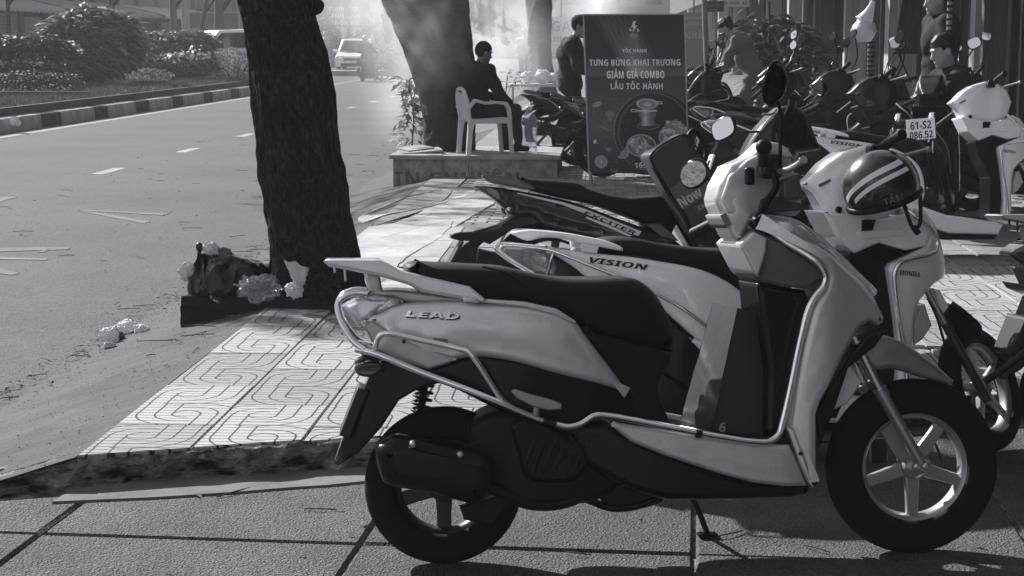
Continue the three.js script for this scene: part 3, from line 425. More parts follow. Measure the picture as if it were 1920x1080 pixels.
// lettering laid on a bulging panel: baseline from a to b, height h (both in the frame), z from the panel
function letterOn(g, str, a, b, h, top, { depth = 0.002, lift = 0.001, slant = 0, font = fontBold } = {}) {
  const l = Math.hypot(b[0] - a[0], b[1] - a[1]), ux = (b[0] - a[0]) / l, uy = (b[1] - a[1]) / l, t = letters(str, l, h, { depth, slant, font }), p = t.attributes.position;
  for (let i = 0; i < p.count; i++) { const X = a[0] + ux * p.getX(i) - uy * p.getY(i), Y = a[1] + uy * p.getX(i) + ux * p.getY(i); p.setXYZ(i, X, Y, top(X, Y) + lift + p.getZ(i)); }
  t.computeVertexNormals(); return t;
}

// ================================================================ the silver scooter in front
const leadFrame = frame(ground(832, 1056, 0), 5.0 * Math.PI / 180, -6 * Math.PI / 180);
function buildLead() {
  const F = leadFrame, o = thing('scooter', 'silver scooter with chrome crash bars, a paper bag on its floorboard, nearest the camera', 'scooter', V3(0, 0, 0), 0, 'scooters parked in the front row');
  F.m.decompose(o.position, o.quaternion, o.scale);
  const pl = (z) => (list) => list.map(F.at(z)), q = (z, p) => F.at(z)(p), X = (px, z = 0.15) => F.at(z)([px, 600])[0];
  const wpx = (list, z = 0.15) => table(list.map(([px, w]) => [X(px, z), w]));
  const panel = (name, pts, opt, mat, label) => { const z = opt.trace ?? 0.14, g = inflate(pl(z)(pts), opt); mesh(name, g, mat, o, label); return g; };
  const bar = (pts, zs, r, name, mat = M.chrome, sgn = 1) => { for (const s of [1, -1]) mesh(name, tube(pts.map((p, i) => { const z = typeof zs === 'number' ? zs : zs[i]; const [x, y] = q(z, p); return [x, y, s * z]; }), r, 10), mat, o); };
  // wheels and what holds them
  const rc = q(0, [832, 909]), fc = q(0, [1709, 873]);
  const rr = Math.hypot(...[0, 1].map((i) => q(0, [832, 909])[i] - q(0, [832, 1056])[i]));
  wheel(o, 'rear_wheel', [rc[0], rc[1], 0], rr, 0.105, 0.150, { phase: -Math.PI / 2, mat: M.alloyDark, hub: 0.045, wIn: 0.05, wOut: 0.05 });
  const fr = Math.hypot(...[0, 1].map((i) => q(0, [1709, 873])[i] - q(0, [1709, 1036])[i]));
  wheel(o, 'front_wheel', [fc[0], fc[1], 0], fr, 0.096, 0.171, { phase: -Math.PI / 2, disc: 0.11, hub: 0.036, wIn: 0.044, wOut: 0.042 });
  // fork legs, near and far
  const f0 = q(0.075, [1600, 628]), f1 = q(0.075, [1648, 728]), f2 = q(0.075, [1726, 868]);
  for (const s of [1, -1]) { mesh('fork_leg', [tube([[...f1, s * 0.075], [...[lerp(f1[0], f2[0], .12), lerp(f1[1], f2[1], .12)], s * 0.075]], 0.0215, 18), tube([[lerp(f1[0], f2[0], .1), lerp(f1[1], f2[1], .1), s * 0.075], [...f2, s * 0.075]], (t) => lerp(0.0185, 0.0165, t), 18), at(new RoundedBoxGeometry(0.045, 0.05, 0.03, 2, 0.01), f2[0] + 0.004, f2[1] - 0.004, s * 0.07, 0, 0, -0.5)], M.steel, o); mesh('fork_tube', tube([[...f0, s * 0.075], [...f1, s * 0.075]], 0.0145, 14), M.chrome, o); }
  mesh('axle_nut', [bolt(f2[0] + 0.01, f2[1] - 0.008, 0.092, 0.012)], M.steel, o);
  // front mudguard
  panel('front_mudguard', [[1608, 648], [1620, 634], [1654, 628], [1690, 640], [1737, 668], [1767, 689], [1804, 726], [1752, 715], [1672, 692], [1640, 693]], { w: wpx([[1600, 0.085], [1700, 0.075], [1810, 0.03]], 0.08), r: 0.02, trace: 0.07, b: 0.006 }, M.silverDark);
  panel('mudguard_tail', [[1586, 670], [1618, 716], [1590, 757], [1548, 777], [1552, 745]], { w: 0.07, r: 0.008, trace: 0.07, smooth: false }, M.silver);
  mesh('mud_flap', inflate(pl(0.06)([[1560, 768], [1585, 752], [1570, 785], [1555, 785]]), { w: 0.05, r: 0.004, smooth: false }), M.rubber, o);
  // silver upper body: tail light, side panel, darker lower facet
  const wTail = wpx([[630, 0.055], [690, 0.105], [800, 0.15], [950, 0.185], [1100, 0.175], [1190, 0.126]]);
  const side = panel('side_panel', [[690, 600], [715, 586], [740, 573], [800, 566], [867, 563], [900, 567], [983, 571], [1044, 585], [1078, 602], [1096, 627], [1138, 680], [1170, 722], [1188, 746], [1150, 729], [1039, 699], [955, 676], [895, 669], [868, 672], [838, 682], [803, 693], [760, 668], [715, 626]], { w: wTail, r: 0.022, b: 0.012, D: 0.09, trace: 0.15, grid: 0.025 }, M.silver);
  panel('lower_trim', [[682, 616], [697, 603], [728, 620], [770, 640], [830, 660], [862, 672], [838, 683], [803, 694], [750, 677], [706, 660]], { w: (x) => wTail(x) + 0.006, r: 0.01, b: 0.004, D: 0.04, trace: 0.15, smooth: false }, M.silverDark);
  panel('tail_light', [[637, 579], [655, 566], [684, 553], [720, 553], [758, 566], [738, 575], [692, 600], [681, 617], [664, 604]], { w: (x) => wTail(x) - 0.004, r: 0.014, trace: 0.11 }, M.lens);
  panel('lamp_reflector', [[648, 579], [684, 561], [730, 564], [690, 596], [676, 606]], { w: (x) => wTail(x) - 0.025, r: 0.01, trace: 0.1, smooth: false }, M.lensIn);
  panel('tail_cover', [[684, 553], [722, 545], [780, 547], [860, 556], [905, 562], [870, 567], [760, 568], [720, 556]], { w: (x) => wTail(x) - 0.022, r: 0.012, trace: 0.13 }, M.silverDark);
  panel('seat_trim', [[905, 560], [983, 565], [1042, 578], [1080, 602], [1076, 607], [1040, 590], [983, 575], [905, 567]], { w: (x) => wTail(x) + 0.003, r: 0.005, trace: 0.17, smooth: false }, M.silver);
  // black lower body
  panel('lower_body', [[760, 690], [803, 690], [838, 680], [895, 666], [955, 672], [1039, 694], [1150, 724], [1190, 746], [1216, 792], [1120, 782], [1075, 800], [1000, 790], [930, 765], [850, 727]], { w: (x) => wTail(x) - 0.012, r: 0.015, trace: 0.14 }, M.plastic);
  panel('seat_front_cover', [[1082, 606], [1110, 620], [1180, 640], [1235, 654], [1264, 664], [1256, 682], [1238, 720], [1240, 745], [1262, 800], [1238, 806], [1190, 792], [1182, 745], [1126, 668]], { w: wpx([[1060, 0.15], [1180, 0.125], [1270, 0.105]]), r: 0.02, trace: 0.12, smooth: false }, M.plastic2);
  panel('floor_cover', [[1180, 782], [1262, 796], [1400, 818], [1462, 822], [1482, 790], [1484, 834], [1400, 834], [1240, 812], [1150, 795]], { w: 0.155, r: 0.012, trace: 0.15, smooth: false }, M.plastic2);
  panel('floor_panel', [[1137, 789], [1185, 797], [1246, 806], [1344, 822], [1426, 833], [1481, 834], [1500, 872], [1519, 914], [1468, 912], [1411, 905], [1354, 890], [1250, 856], [1183, 829], [1160, 810]], { w: wpx([[1130, 0.175], [1300, 0.182], [1470, 0.175], [1520, 0.15]]), r: 0.014, b: 0.006, trace: 0.17, smooth: false }, M.silver);
  panel('under_body', [[1060, 798], [1140, 790], [1183, 822], [1250, 850], [1354, 884], [1411, 900], [1470, 908], [1524, 913], [1522, 927], [1490, 936], [1250, 938], [1200, 926], [1150, 905], [1090, 870]], { w: wpx([[1060, 0.13], [1300, 0.165], [1525, 0.13]]), r: 0.025, trace: 0.15, smooth: false }, M.plastic);
  // seat
  const wSeat = wpx([[750, 0.11], [850, 0.15], [1000, 0.168], [1120, 0.16], [1220, 0.125], [1280, 0.08]]);
  const seat = panel('seat', [[757, 504], [768, 494], [822, 494], [900, 498], [944, 501], [1000, 513], [1055, 522], [1108, 523], [1164, 521], [1188, 522], [1207, 530], [1234, 553], [1259, 592], [1273, 624], [1274, 645], [1266, 664], [1233, 651], [1150, 629], [1108, 620], [1080, 603], [1041, 583], [983, 568], [911, 558], [860, 548], [800, 530]], { w: wSeat, r: 0.045, rings: 5, b: 0.004, trace: 0.12, grid: 0.03 }, M.seat);
  const sz = [1, -1]; const seam = [[905, 500], [950, 512], [990, 540], [1010, 572]].map((p) => q(0.17, p)); for (const s of sz) mesh('seat_seam', tube(seam.map(([x, y]) => [x, y, s * (wSeat(x) + 0.0015)]), 0.003, 6), M.plastic2, o);
  // grab rail
  mesh('grab_rail', [inflate(pl(0.1)([[606, 491], [611, 486], [711, 486], [727, 493], [750, 506], [794, 516], [878, 535], [909, 560], [903, 565], [839, 555], [789, 547], [767, 534], [722, 521], [656, 507], [616, 500]]), { w: wpx([[606, 0.085], [700, 0.11], [800, 0.15], [910, 0.195]], 0.1), r: 0.012, smooth: false, b: 0.004 }), inflate(pl(0.05)([[681, 510], [712, 516], [719, 552], [694, 556]]), { w: 0.045, r: 0.01, smooth: false }), inflate(pl(0.16)([[866, 556], [908, 560], [895, 568], [870, 566]]), { w: 0.185, r: 0.006, smooth: false })], M.silver, o);
  for (const [x, y0, y1] of [[626, 497, 511], [646, 502, 527], [689, 513, 526]]) { const a = q(0.085, [x, y0]), b = q(0.085, [x + 2, y1]); mesh('rack_hook', tube([[...a, 0.085], [...b, 0.085]], 0.0035, 8), M.silver, o); }
  // chrome crash bars
  bar([[689, 550], [664, 549], [645, 556], [634, 568], [634, 582], [642, 607], [654, 628], [668, 645], [684, 656]], [0.10, 0.10, 0.10, 0.10, 0.105, 0.12, 0.135, 0.15, 0.165], 0.0095, 'crash_bar');
  bar([[668, 655], [700, 662], [794, 700], [878, 731], [947, 759], [1011, 786], [1044, 796], [1066, 800], [1088, 795], [1115, 779], [1139, 779], [1246, 799], [1344, 817], [1410, 827], [1442, 827], [1459, 815], [1467, 790], [1483, 721], [1499, 643], [1516, 578], [1527, 557], [1543, 538], [1548, 520], [1540, 501], [1521, 484], [1470, 452], [1412, 408]], [0.15, 0.175, 0.2, 0.215, 0.215, 0.205, 0.2, 0.198, 0.195, 0.192, 0.19, 0.19, 0.19, 0.19, 0.188, 0.186, 0.184, 0.18, 0.18, 0.182, 0.184, 0.186, 0.186, 0.186, 0.182, 0.16, 0.12], 0.0098, 'crash_bar');
  bar([[702, 662], [706, 640], [713, 629], [726, 625], [794, 639], [858, 653], [878, 660], [894, 679], [944, 752], [958, 762]], [0.176, 0.18, 0.185, 0.19, 0.205, 0.218, 0.22, 0.222, 0.218, 0.215], 0.0082, 'crash_bar');
  for (const [a, b, z] of [[[1018, 789], [1042, 797], 0.203], [[1304, 812], [1316, 814], 0.19]]) mesh('bar_clamp', tube([[...q(z, a), z], [...q(z, b), z]], 0.0123, 12), M.plastic, o);
  mesh('tail_stay', inflate(pl(0.13)([[668, 652], [690, 655], [716, 672], [708, 680], [680, 668]]), { w: 0.14, r: 0.006, smooth: false }), M.plastic, o);
  // passenger peg
  panel('passenger_peg', [[958, 733], [966, 729], [989, 737], [1028, 747], [1053, 756], [1051, 767], [1028, 769], [997, 761], [968, 746]], { zc: 0.215, w: 0.018, r: 0.006, trace: 0.215, smooth: false }, M.alloy);
  mesh('peg_bracket', tube([[...q(0.2, [1006, 762]), 0.205], [...q(0.2, [1004, 786]), 0.2]], 0.010, 8), M.alloy, o);
  // rear mudguard, plate, turn signal
  panel('rear_mudguard', [[702, 682], [716, 676], [800, 690], [850, 712], [800, 722], [776, 733], [748, 750], [716, 800], [672, 850], [634, 875], [626, 871], [640, 830], [668, 760], [690, 712]], { w: wpx([[626, 0.045], [700, 0.07], [850, 0.09]], 0.07), r: 0.008, trace: 0.06, smooth: false }, M.plastic);
  panel('mudguard_flap', [[650, 826], [668, 836], [640, 872], [627, 872]], { w: 0.05, r: 0.005, trace: 0.06, smooth: false }, std(0.05, 0.5));
  mesh('licence_plate', inflate(pl(0)([[672, 720], [690, 728], [655, 816], [637, 809]]), { w: 0.09, r: 0.004, smooth: false }), std(0.03, 0.5), o, 'dark back of the licence plate holder');
  for (const s of [1, -1]) mesh('turn_signal', inflate(pl(0.12)([[664, 688], [672, 682], [712, 678], [718, 690], [700, 706], [672, 704], [666, 698]]), { zc: s * 0.10, w: 0.028, r: 0.01 }), M.lensDark, o);
  // shock, swing arm, engine, exhaust
  const s0 = q(0.12, [806, 700]), s1 = q(0.12, [792, 800]); mesh('rear_shock', [tube([[...s0, -0.1], [...s1, -0.1]], 0.012, 10), spring([...s0, -0.1], [...s1, -0.1], 0.026, 7, 0.005)], M.castDark, o);
  panel('engine', [[880, 800], [930, 770], [990, 770], [1060, 800], [1130, 840], [1168, 890], [1150, 925], [1070, 948], [980, 945], [930, 920], [900, 880]], { w: wpx([[880, 0.10], [1000, 0.135], [1170, 0.10]]), r: 0.03, trace: 0.1 }, M.castDark);
  panel('engine_cover', [[960, 795], [985, 780], [1060, 810], [1100, 850], [1085, 895], [1030, 905], [985, 893], [972, 850]], { w: 0.15, r: 0.015, trace: 0.13 }, M.plastic);
  for (const [a, b] of [[[1003, 822], [987, 870]], [[1020, 826], [998, 890]], [[1038, 832], [1014, 895]], [[1056, 838], [1034, 894]], [[1072, 848], [1054, 892]], [[1086, 860], [1072, 890]]]) mesh('cover_rib', tube([[...q(0.15, a), 0.152], [...q(0.15, b), 0.152]], 0.006, 6), M.castDark, o);
  panel('swing_arm', [[862, 838], [900, 822], [960, 790], [972, 798], [985, 880], [960, 940], [925, 985], [870, 975], [862, 950], [930, 930], [945, 860]], { zc: 0.085, w: 0.02, r: 0.008, trace: 0.1, smooth: false }, M.castDark);
  for (const p of [[970, 794], [983, 862], [974, 929]]) mesh('swing_bolt', bolt(...q(0.11, p), 0.112, 0.008), M.steel, o);
  panel('muffler', [[705, 836], [722, 824], [741, 814], [800, 822], [867, 835], [917, 852], [928, 872], [925, 900], [912, 930], [897, 944], [860, 938], [811, 922], [723, 906], [711, 883]], { zc: 0.155, w: 0.06, r: 0.05, rings: 6, trace: 0.16, stepLen: 0.012 }, M.plastic);
  mesh('muffler_band', tube([[...q(0.155, [744, 816]), 0.155], [...q(0.2, [738, 860]), 0.212], [...q(0.2, [732, 905]), 0.16]], 0.005, 6), M.plastic2, o);
  panel('heat_shield', [[768, 826], [780, 824], [866, 846], [870, 858], [858, 862], [775, 840]], { zc: 0.214, w: 0.006, r: 0.003, trace: 0.21, smooth: false }, M.castDark);
  for (const p of [[774, 833], [863, 852]]) mesh('shield_bolt', bolt(...q(0.22, p), 0.223, 0.010), M.steel, o);
  mesh('exhaust_pipe', tube([[915, 915], [950, 928], [985, 945], [1030, 950], [1075, 942], [1110, 925], [1142, 912], [1165, 902]].map((p, i) => [...q(0.14, p), lerp(0.15, 0.08, i / 7)]), 0.0155, 12), M.castDark, o);
  mesh('lower_frame', tube([[1100, 938], [1150, 955], [1200, 950], [1235, 935]].map((p) => [...q(0.1, p), 0.08]), 0.011, 8), M.plastic, o);
  panel('stand_bracket', [[1120, 905], [1200, 918], [1245, 938], [1190, 958], [1140, 955]], { w: 0.08, r: 0.01, trace: 0.08 }, M.plastic);
  mesh('side_stand', [tube([[...q(-0.12, [1296, 930]), -0.12], [...q(-0.16, [1312, 965]), -0.15], [...q(-0.2, [1325, 1000]), -0.19]], 0.009, 8), at(new RoundedBoxGeometry(0.06, 0.012, 0.04, 2, 0.005), ...q(-0.2, [1325, 1001]), -0.19)], M.plastic, o);
  // inner leg shield with pocket and hook
  panel('leg_shield_inner', [[1420, 530], [1512, 544], [1520, 566], [1500, 640], [1484, 712], [1468, 800], [1455, 815], [1436, 812], [1440, 700], [1425, 590]], { w: 0.13, r: 0.02, trace: 0.13, smooth: false }, M.plastic);
  panel('glove_box', [[1384, 458], [1414, 428], [1470, 455], [1533, 496], [1543, 520], [1511, 542], [1468, 538], [1423, 528]], { w: wpx([[1380, 0.11], [1460, 0.15], [1545, 0.165]]), r: 0.012, b: 0.006, trace: 0.15, smooth: false }, std(0.075, 0.42));
  panel('column_cover', [[1384, 458], [1411, 434], [1436, 446], [1436, 470], [1420, 520], [1412, 512]], { w: 0.165, r: 0.01, trace: 0.15, smooth: false }, M.silver);
  mesh('bag_hook', tube([[1427, 545], [1412, 562], [1409, 580], [1420, 588], [1430, 578]].map((p) => [...q(0, p), 0]), 0.008, 8), M.plastic, o);
  // leg shield
  const wLeg = wpx([[1400, 0.125], [1470, 0.172], [1545, 0.185], [1600, 0.135], [1650, 0.085], [1685, 0.045]]);
  const leg = panel('leg_shield', [[1409, 408], [1436, 415], [1470, 430], [1533, 462], [1581, 492], [1628, 528], [1659, 563], [1680, 600], [1678, 610], [1664, 616], [1644, 609], [1622, 618], [1603, 645], [1581, 674], [1552, 722], [1535, 750], [1527, 775], [1527, 837], [1527, 912], [1518, 913], [1500, 872], [1483, 834], [1473, 797], [1483, 722], [1499, 643], [1517, 576], [1527, 558], [1543, 538], [1548, 520], [1540, 502], [1521, 485], [1470, 453]], { w: wLeg, r: 0.028, rings: 5, b: 0.004, trace: 0.15, smooth: false, grid: 0.026, stepLen: 0.02 }, M.silver);
  panel('front_lamp', [[1411, 404], [1440, 402], [1478, 407], [1500, 417], [1532, 438], [1581, 478], [1628, 519], [1660, 561], [1640, 542], [1590, 502], [1530, 462], [1470, 432], [1430, 414]], { w: wpx([[1410, 0.12], [1500, 0.155], [1600, 0.11], [1665, 0.05]]), r: 0.014, trace: 0.12, smooth: false, b: 0.003 }, M.lens);
  panel('lamp_reflector', [[1430, 407], [1480, 413], [1530, 446], [1590, 496], [1640, 540], [1590, 506], [1530, 464], [1470, 434]], { w: wpx([[1410, 0.08], [1500, 0.115], [1600, 0.07], [1665, 0.02]]), r: 0.01, trace: 0.11, smooth: false }, M.lensIn);
  panel('shield_foot', [[1474, 800], [1486, 806], [1512, 880], [1520, 913], [1500, 872]], { w: (x) => wLeg(x) + 0.004, r: 0.004, trace: 0.17, smooth: false }, M.silver);
  panel('leg_shield_liner', [[1527, 775], [1552, 730], [1600, 655], [1625, 625], [1662, 620], [1640, 650], [1590, 690], [1560, 780], [1535, 840]], { w: 0.11, r: 0.01, trace: 0.1, smooth: false }, M.plastic);
  // handlebar, steered to the far side: the near grip comes forward
  const hb = panel('handlebar_cover', [[1341, 384], [1339, 372], [1346, 346], [1368, 309], [1406, 292], [1424, 276], [1434, 264], [1459, 269], [1475, 277], [1488, 296], [1496, 326], [1506, 354], [1511, 393], [1500, 404], [1440, 402], [1412, 408], [1384, 458], [1368, 440]], { w: wpx([[1340, 0.085], [1375, 0.10], [1440, 0.085], [1512, 0.05]], 0.1), r: 0.018, rings: 4, b: 0.01, D: 0.05, trace: 0.08, smooth: false, stepLen: 0.012 }, M.silver);
  panel('handlebar_crease', [[1352, 372], [1366, 330], [1400, 300], [1424, 288], [1420, 330], [1400, 360], [1378, 400], [1366, 400]], { w: 0.107, r: 0.008, b: 0.004, trace: 0.1, smooth: false }, M.silver);
  panel('lock_cover', [[1424, 372], [1444, 366], [1502, 380], [1508, 394], [1440, 400], [1420, 404]], { w: 0.098, r: 0.008, trace: 0.1, smooth: false }, std(0.06, 0.35));
  mesh('meter_visor', inflate(pl(0.13)([[1431, 264], [1459, 268], [1476, 278], [1489, 297], [1470, 296], [1440, 284]]), { zc: 0.11, w: 0.03, r: 0.008, smooth: false }), M.silver, o);
  const g0 = q(0.16, [1442, 312]), g1 = q(0.34, [1432, 276]); mesh('grip', [tube([[...g0, 0.1], [...g1, 0.34]], 0.0185, 18), at(lathe([[0.001, 0.012], [0.012, 0.011], [0.0215, 0.003], [0.0215, -0.012], [0.001, -0.012]], 20), ...g1, 0.345, Math.PI / 2)], M.rubber, o);
  const h0 = q(-0.12, [1372, 402]), h1 = q(-0.28, [1300, 438]); mesh('grip', [tube([[...h0, -0.12], [...h1, -0.28]], 0.0175, 16)], M.rubber, o);
  mesh('brake_lever', [tube([[...q(0.2, [1462, 322]), 0.18], [...q(0.25, [1478, 318]), 0.25], [...q(0.3, [1494, 308]), 0.32], [...q(0.32, [1500, 300]), 0.36]], (t) => 0.009 + 0.003 * (t > 0.9), 8)], M.alloy, o);
  mesh('brake_lever', [tube([[...q(-0.14, [1382, 440]), -0.12], [...q(-0.18, [1364, 446]), -0.2], [...q(-0.2, [1363, 458]), -0.26]], 0.006, 8)], M.alloy, o);
  mesh('fluid_reservoir', inflate(pl(0.15)([[1459, 340], [1490, 325], [1497, 360], [1504, 368], [1490, 376], [1462, 372]]), { zc: 0.165, w: 0.034, r: 0.01, smooth: false }), std(0.07, 0.3), o);
  mesh('brake_hose', tube([[...q(0.2, [1452, 320]), 0.18], [...q(0.19, [1455, 350]), 0.19], [...q(0.17, [1440, 375]), 0.17], [...q(0.15, [1433, 395]), 0.13]], 0.011, 8), M.rubber, o);
  mesh('switch_block', [at(new RoundedBoxGeometry(0.028, 0.05, 0.028, 2, 0.008), ...q(0.17, [1408, 330]), 0.15), at(new RoundedBoxGeometry(0.06, 0.07, 0.06, 2, 0.014), ...q(0.17, [1446, 312]), 0.16)], M.plastic, o);
  const st = [[...q(0.17, [1463, 330]), 0.17], [...q(0.18, [1463, 268]), 0.18], [...q(0.19, [1464, 215]), 0.19], [...q(0.2, [1459, 192]), 0.20]];
  addMirror(o, [...q(0.21, [1451, 157]), 0.21], [-0.72, 0.18, -0.62], 0.058, 0.066, st, { roll: -0.25, square: 0.15 });
  mesh('mirror_nut', at(new THREE.CylinderGeometry(0.012, 0.012, 0.02, 6), ...q(0.18, [1463, 256]), 0.18), M.plastic, o);
  addMirror(o, [...q(-0.24, [1302, 326]), -0.24], [-0.66, -0.02, 0.75], 0.054, 0.044, [[...q(-0.2, [1372, 330]), -0.14], [...q(-0.22, [1345, 338]), -0.2], [...q(-0.235, [1322, 335]), -0.235]], { roll: 0.5, square: 0.1, glass: phys(0.42, 0.06, 1, { bumpMap: rep(T.dirt, 9), bumpScale: 0.004 }) });
  for (const [p, z] of [[[1490, 560], 0.13], [[757, 640], 0.16], [[1000, 712], 0.18], [[1180, 770], 0.12], [[1500, 850], 0.18]]) mesh('screw', bolt(...q(z, p), z + 0.004, 0.006), M.plastic, o);
  mesh('sticker', inflate(pl(0.19)([[812, 634], [838, 636], [842, 646], [816, 645]]), { zc: 0, w: (x, y) => side.userData.top(x, y) + 0.0012, r: 0.0008, smooth: false }), std(0.22, 0.5), o);
  // small print and badges
  mesh('badge_edge', letterOn(null, 'LEAD', q(0.17, [762, 596.5]), q(0.17, [860, 600.5]), 0.0165, side.userData.top, { depth: 0.004, slant: 0.35 }), M.print, o);
  mesh('badge_letter', letterOn(null, 'LEAD', q(0.17, [761, 594]), q(0.17, [858, 598]), 0.0165, side.userData.top, { depth: 0.006, slant: 0.35 }), M.chrome, o, 'raised chrome model name reading LEAD');
  mesh('warning_label', [inflate(pl(0.12)([[1352, 404], [1362, 398], [1374, 420], [1364, 428]]), { zc: 0.0, w: 0.0772 + 0.03, r: 0.001, smooth: false })], std(0.16, 0.5), o);
  return o;
}
const lead = buildLead();
// shared shorthand for a vehicle traced in its own frame
function kit(F, o) {
  const at_ = (z, p) => F.at(z)(p), X = (px, z) => F.at(z)([px, 500])[0];
  const K = {
    q: at_, wpx: (list, z = 0.14) => table(list.map(([px, w]) => [X(px, z), w])),
    panel: (name, pts, opt, mat, label) => { const z = opt.trace ?? 0.12, g = inflate(pts.map(F.at(z)), opt); mesh(name, g, mat, o, label); return g; },
    rod: (name, pts, r, mat, seg = 8) => mesh(name, tube(pts.map(([x, y, z]) => [...at_(z, [x, y]), z]), r, seg), mat, o),
    both: (name, pts, r, mat) => { for (const s of [1, -1]) mesh(name, tube(pts.map(([x, y, z]) => { const [a, b] = at_(z, [x, y]); return [a, b, s * z]; }), r, 8), mat, o); },
    add: (name, g, mat, label) => mesh(name, g, mat, o, label),
  };
  return K;
}
const steer = (head, angle, rake = 0.46) => new THREE.Matrix4().makeTranslation(...head).multiply(new THREE.Matrix4().makeRotationAxis(V3(-Math.sin(rake), Math.cos(rake), 0), angle)).multiply(new THREE.Matrix4().makeTranslation(-head[0], -head[1], -head[2]));

// ================================================================ the white scooter behind it
const visYaw = 6 * Math.PI / 180, visFront = ground(1846, 846, 0), visPos = visFront.clone().addScaledVector(V3(Math.cos(visYaw), 0, -Math.sin(visYaw)), -1.34);
const visFrame = frame(visPos, visYaw, -5 * Math.PI / 180);
function buildVision() {
  const F = visFrame, o = thing('scooter', 'white scooter with a helmet hung on its handlebar, behind the silver scooter', 'scooter', V3(0, 0, 0), 0, 'scooters parked in the front row');
  F.m.decompose(o.position, o.quaternion, o.scale);
  const { q, wpx, panel, rod, both, add } = kit(F, o);
  const P = M.white;
  wheel(o, 'rear_wheel', [0, 0.232, 0], 0.232, 0.095, 0.165, { mat: M.alloyDark, phase: 0.3, hub: 0.05 });
  const head = [...q(0, [1838, 728]), 0], S = steer(head, 0.74);
  wheel(o, 'front_wheel', head, 0.235, 0.088, 0.178, { phase: 0.6, disc: 0.1, turn: S, hub: 0.032, wIn: 0.034, wOut: 0.03 });
  { const fm = std(0.07, 0.38, 0.6); rod('fork_leg', [[1772, 606, 0.07], [1812, 680, 0.085], [1852, 752, 0.10]], 0.0175, fm, 14); rod('fork_leg', [[1772, 596, -0.06], [1812, 670, -0.06], [1846, 738, -0.06]], 0.0165, fm); }
  rod('fork_tube', [[1738, 545, 0.06], [1774, 610, 0.071]], 0.0125, M.steel, 12);
  rod('brake_hose', [[1740, 560, 0.06], [1756, 594, 0.08], [1776, 660, 0.085], [1794, 712, 0.08]], 0.005, M.rubber);
  panel('front_mudguard', [[1767, 592], [1780, 570], [1800, 578], [1832, 610], [1838, 624], [1824, 640], [1800, 634]], { w: 0.055, r: 0.015, trace: 0.04 }, M.plastic);
  rod('mudguard_bar', [[1784, 568, 0.07], [1800, 578, 0.08], [1826, 600, 0.08], [1838, 614, 0.07], [1836, 628, 0.06]], 0.007, M.plastic);
  panel('mudguard_top', [[1752, 541], [1764, 545], [1782, 578], [1768, 590], [1760, 572]], { w: 0.05, r: 0.008, trace: 0.05, smooth: false }, P);
  panel('mudguard_tail', [[1724, 575], [1734, 570], [1747, 610], [1730, 636], [1713, 648], [1712, 610]], { w: 0.055, r: 0.008, trace: 0.05, smooth: false }, M.silver);
  // rear body
  const wT = wpx([[934, 0.05], [1000, 0.105], [1110, 0.15], [1300, 0.175], [1420, 0.13]]);
  const side = panel('side_panel', [[1016, 464], [1060, 468], [1120, 475], [1181, 481], [1226, 488], [1297, 501], [1344, 518], [1389, 547], [1412, 576], [1424, 620], [1420, 680], [1396, 700], [1350, 672], [1294, 628], [1262, 600], [1230, 572], [1164, 548], [1110, 528], [1070, 498], [1040, 478]], { w: wT, r: 0.02, b: 0.012, D: 0.09, grid: 0.026 }, P);
  panel('tail_light', [[937, 466], [990, 466], [1037, 474], [1046, 500], [1042, 520], [1010, 516], [985, 504], [958, 488]], { w: (x) => wT(x) - 0.01, r: 0.012, smooth: false }, M.lens);
  panel('lamp_reflector', [[950, 472], [1030, 478], [1036, 512], [1000, 506], [966, 488]], { w: (x) => wT(x) - 0.03, r: 0.01, smooth: false }, M.lensDark);
  panel('lower_body', [[1036, 478], [1078, 494], [1114, 524], [1164, 546], [1230, 572], [1294, 630], [1350, 674], [1400, 702], [1400, 760], [1300, 740], [1180, 660], [1060, 570], [1000, 520]], { w: (x) => wT(x) - 0.014, r: 0.015, smooth: false }, M.plastic);
  panel('skirt_panel', [[1286, 630], [1330, 645], [1396, 696], [1490, 728], [1650, 742], [1684, 756], [1668, 790], [1500, 790], [1430, 768], [1360, 716]], { w: wpx([[1290, 0.178], [1500, 0.185], [1690, 0.13]]), r: 0.014, b: 0.005, smooth: false }, P);
  panel('under_body', [[1330, 720], [1430, 764], [1500, 786], [1668, 786], [1660, 806], [1500, 812], [1330, 800], [1200, 770], [1160, 720], [1240, 690]], { w: 0.13, r: 0.02, smooth: false }, M.plastic);
  panel('floor_mat', [[1396, 694], [1490, 724], [1650, 738], [1650, 742], [1490, 729], [1396, 700]], { w: 0.165, r: 0.002, smooth: false }, M.plastic2);
  panel('seat_front_cover', [[1386, 546], [1420, 566], [1440, 540], [1440, 600], [1428, 650], [1450, 720], [1400, 704], [1418, 640]], { w: 0.11, r: 0.015, smooth: false }, M.plastic2);
  panel('seat', [[1108, 464], [1130, 450], [1181, 446], [1250, 458], [1329, 467], [1388, 470], [1424, 486], [1442, 524], [1432, 562], [1410, 562], [1389, 545], [1344, 516], [1297, 499], [1226, 486], [1181, 479], [1130, 475]], { w: wpx([[1100, 0.10], [1250, 0.15], [1370, 0.145], [1445, 0.09]]), r: 0.035, rings: 5 }, M.seat);
  add('grab_rail', inflate([[964, 437], [987, 431], [1020, 432], [1059, 436], [1098, 443], [1134, 451], [1164, 464], [1166, 469], [1134, 465], [1112, 461], [1087, 457], [1056, 448], [1020, 446], [990, 452]].map(F.at(0.11)), { w: wpx([[964, 0.07], [1060, 0.13], [1166, 0.165]]), r: 0.012 }), P);
  add('rail_foot', inflate([[1088, 456], [1122, 462], [1118, 475], [1090, 472]].map(F.at(0.13)), { w: 0.15, r: 0.004, smooth: false }), P);
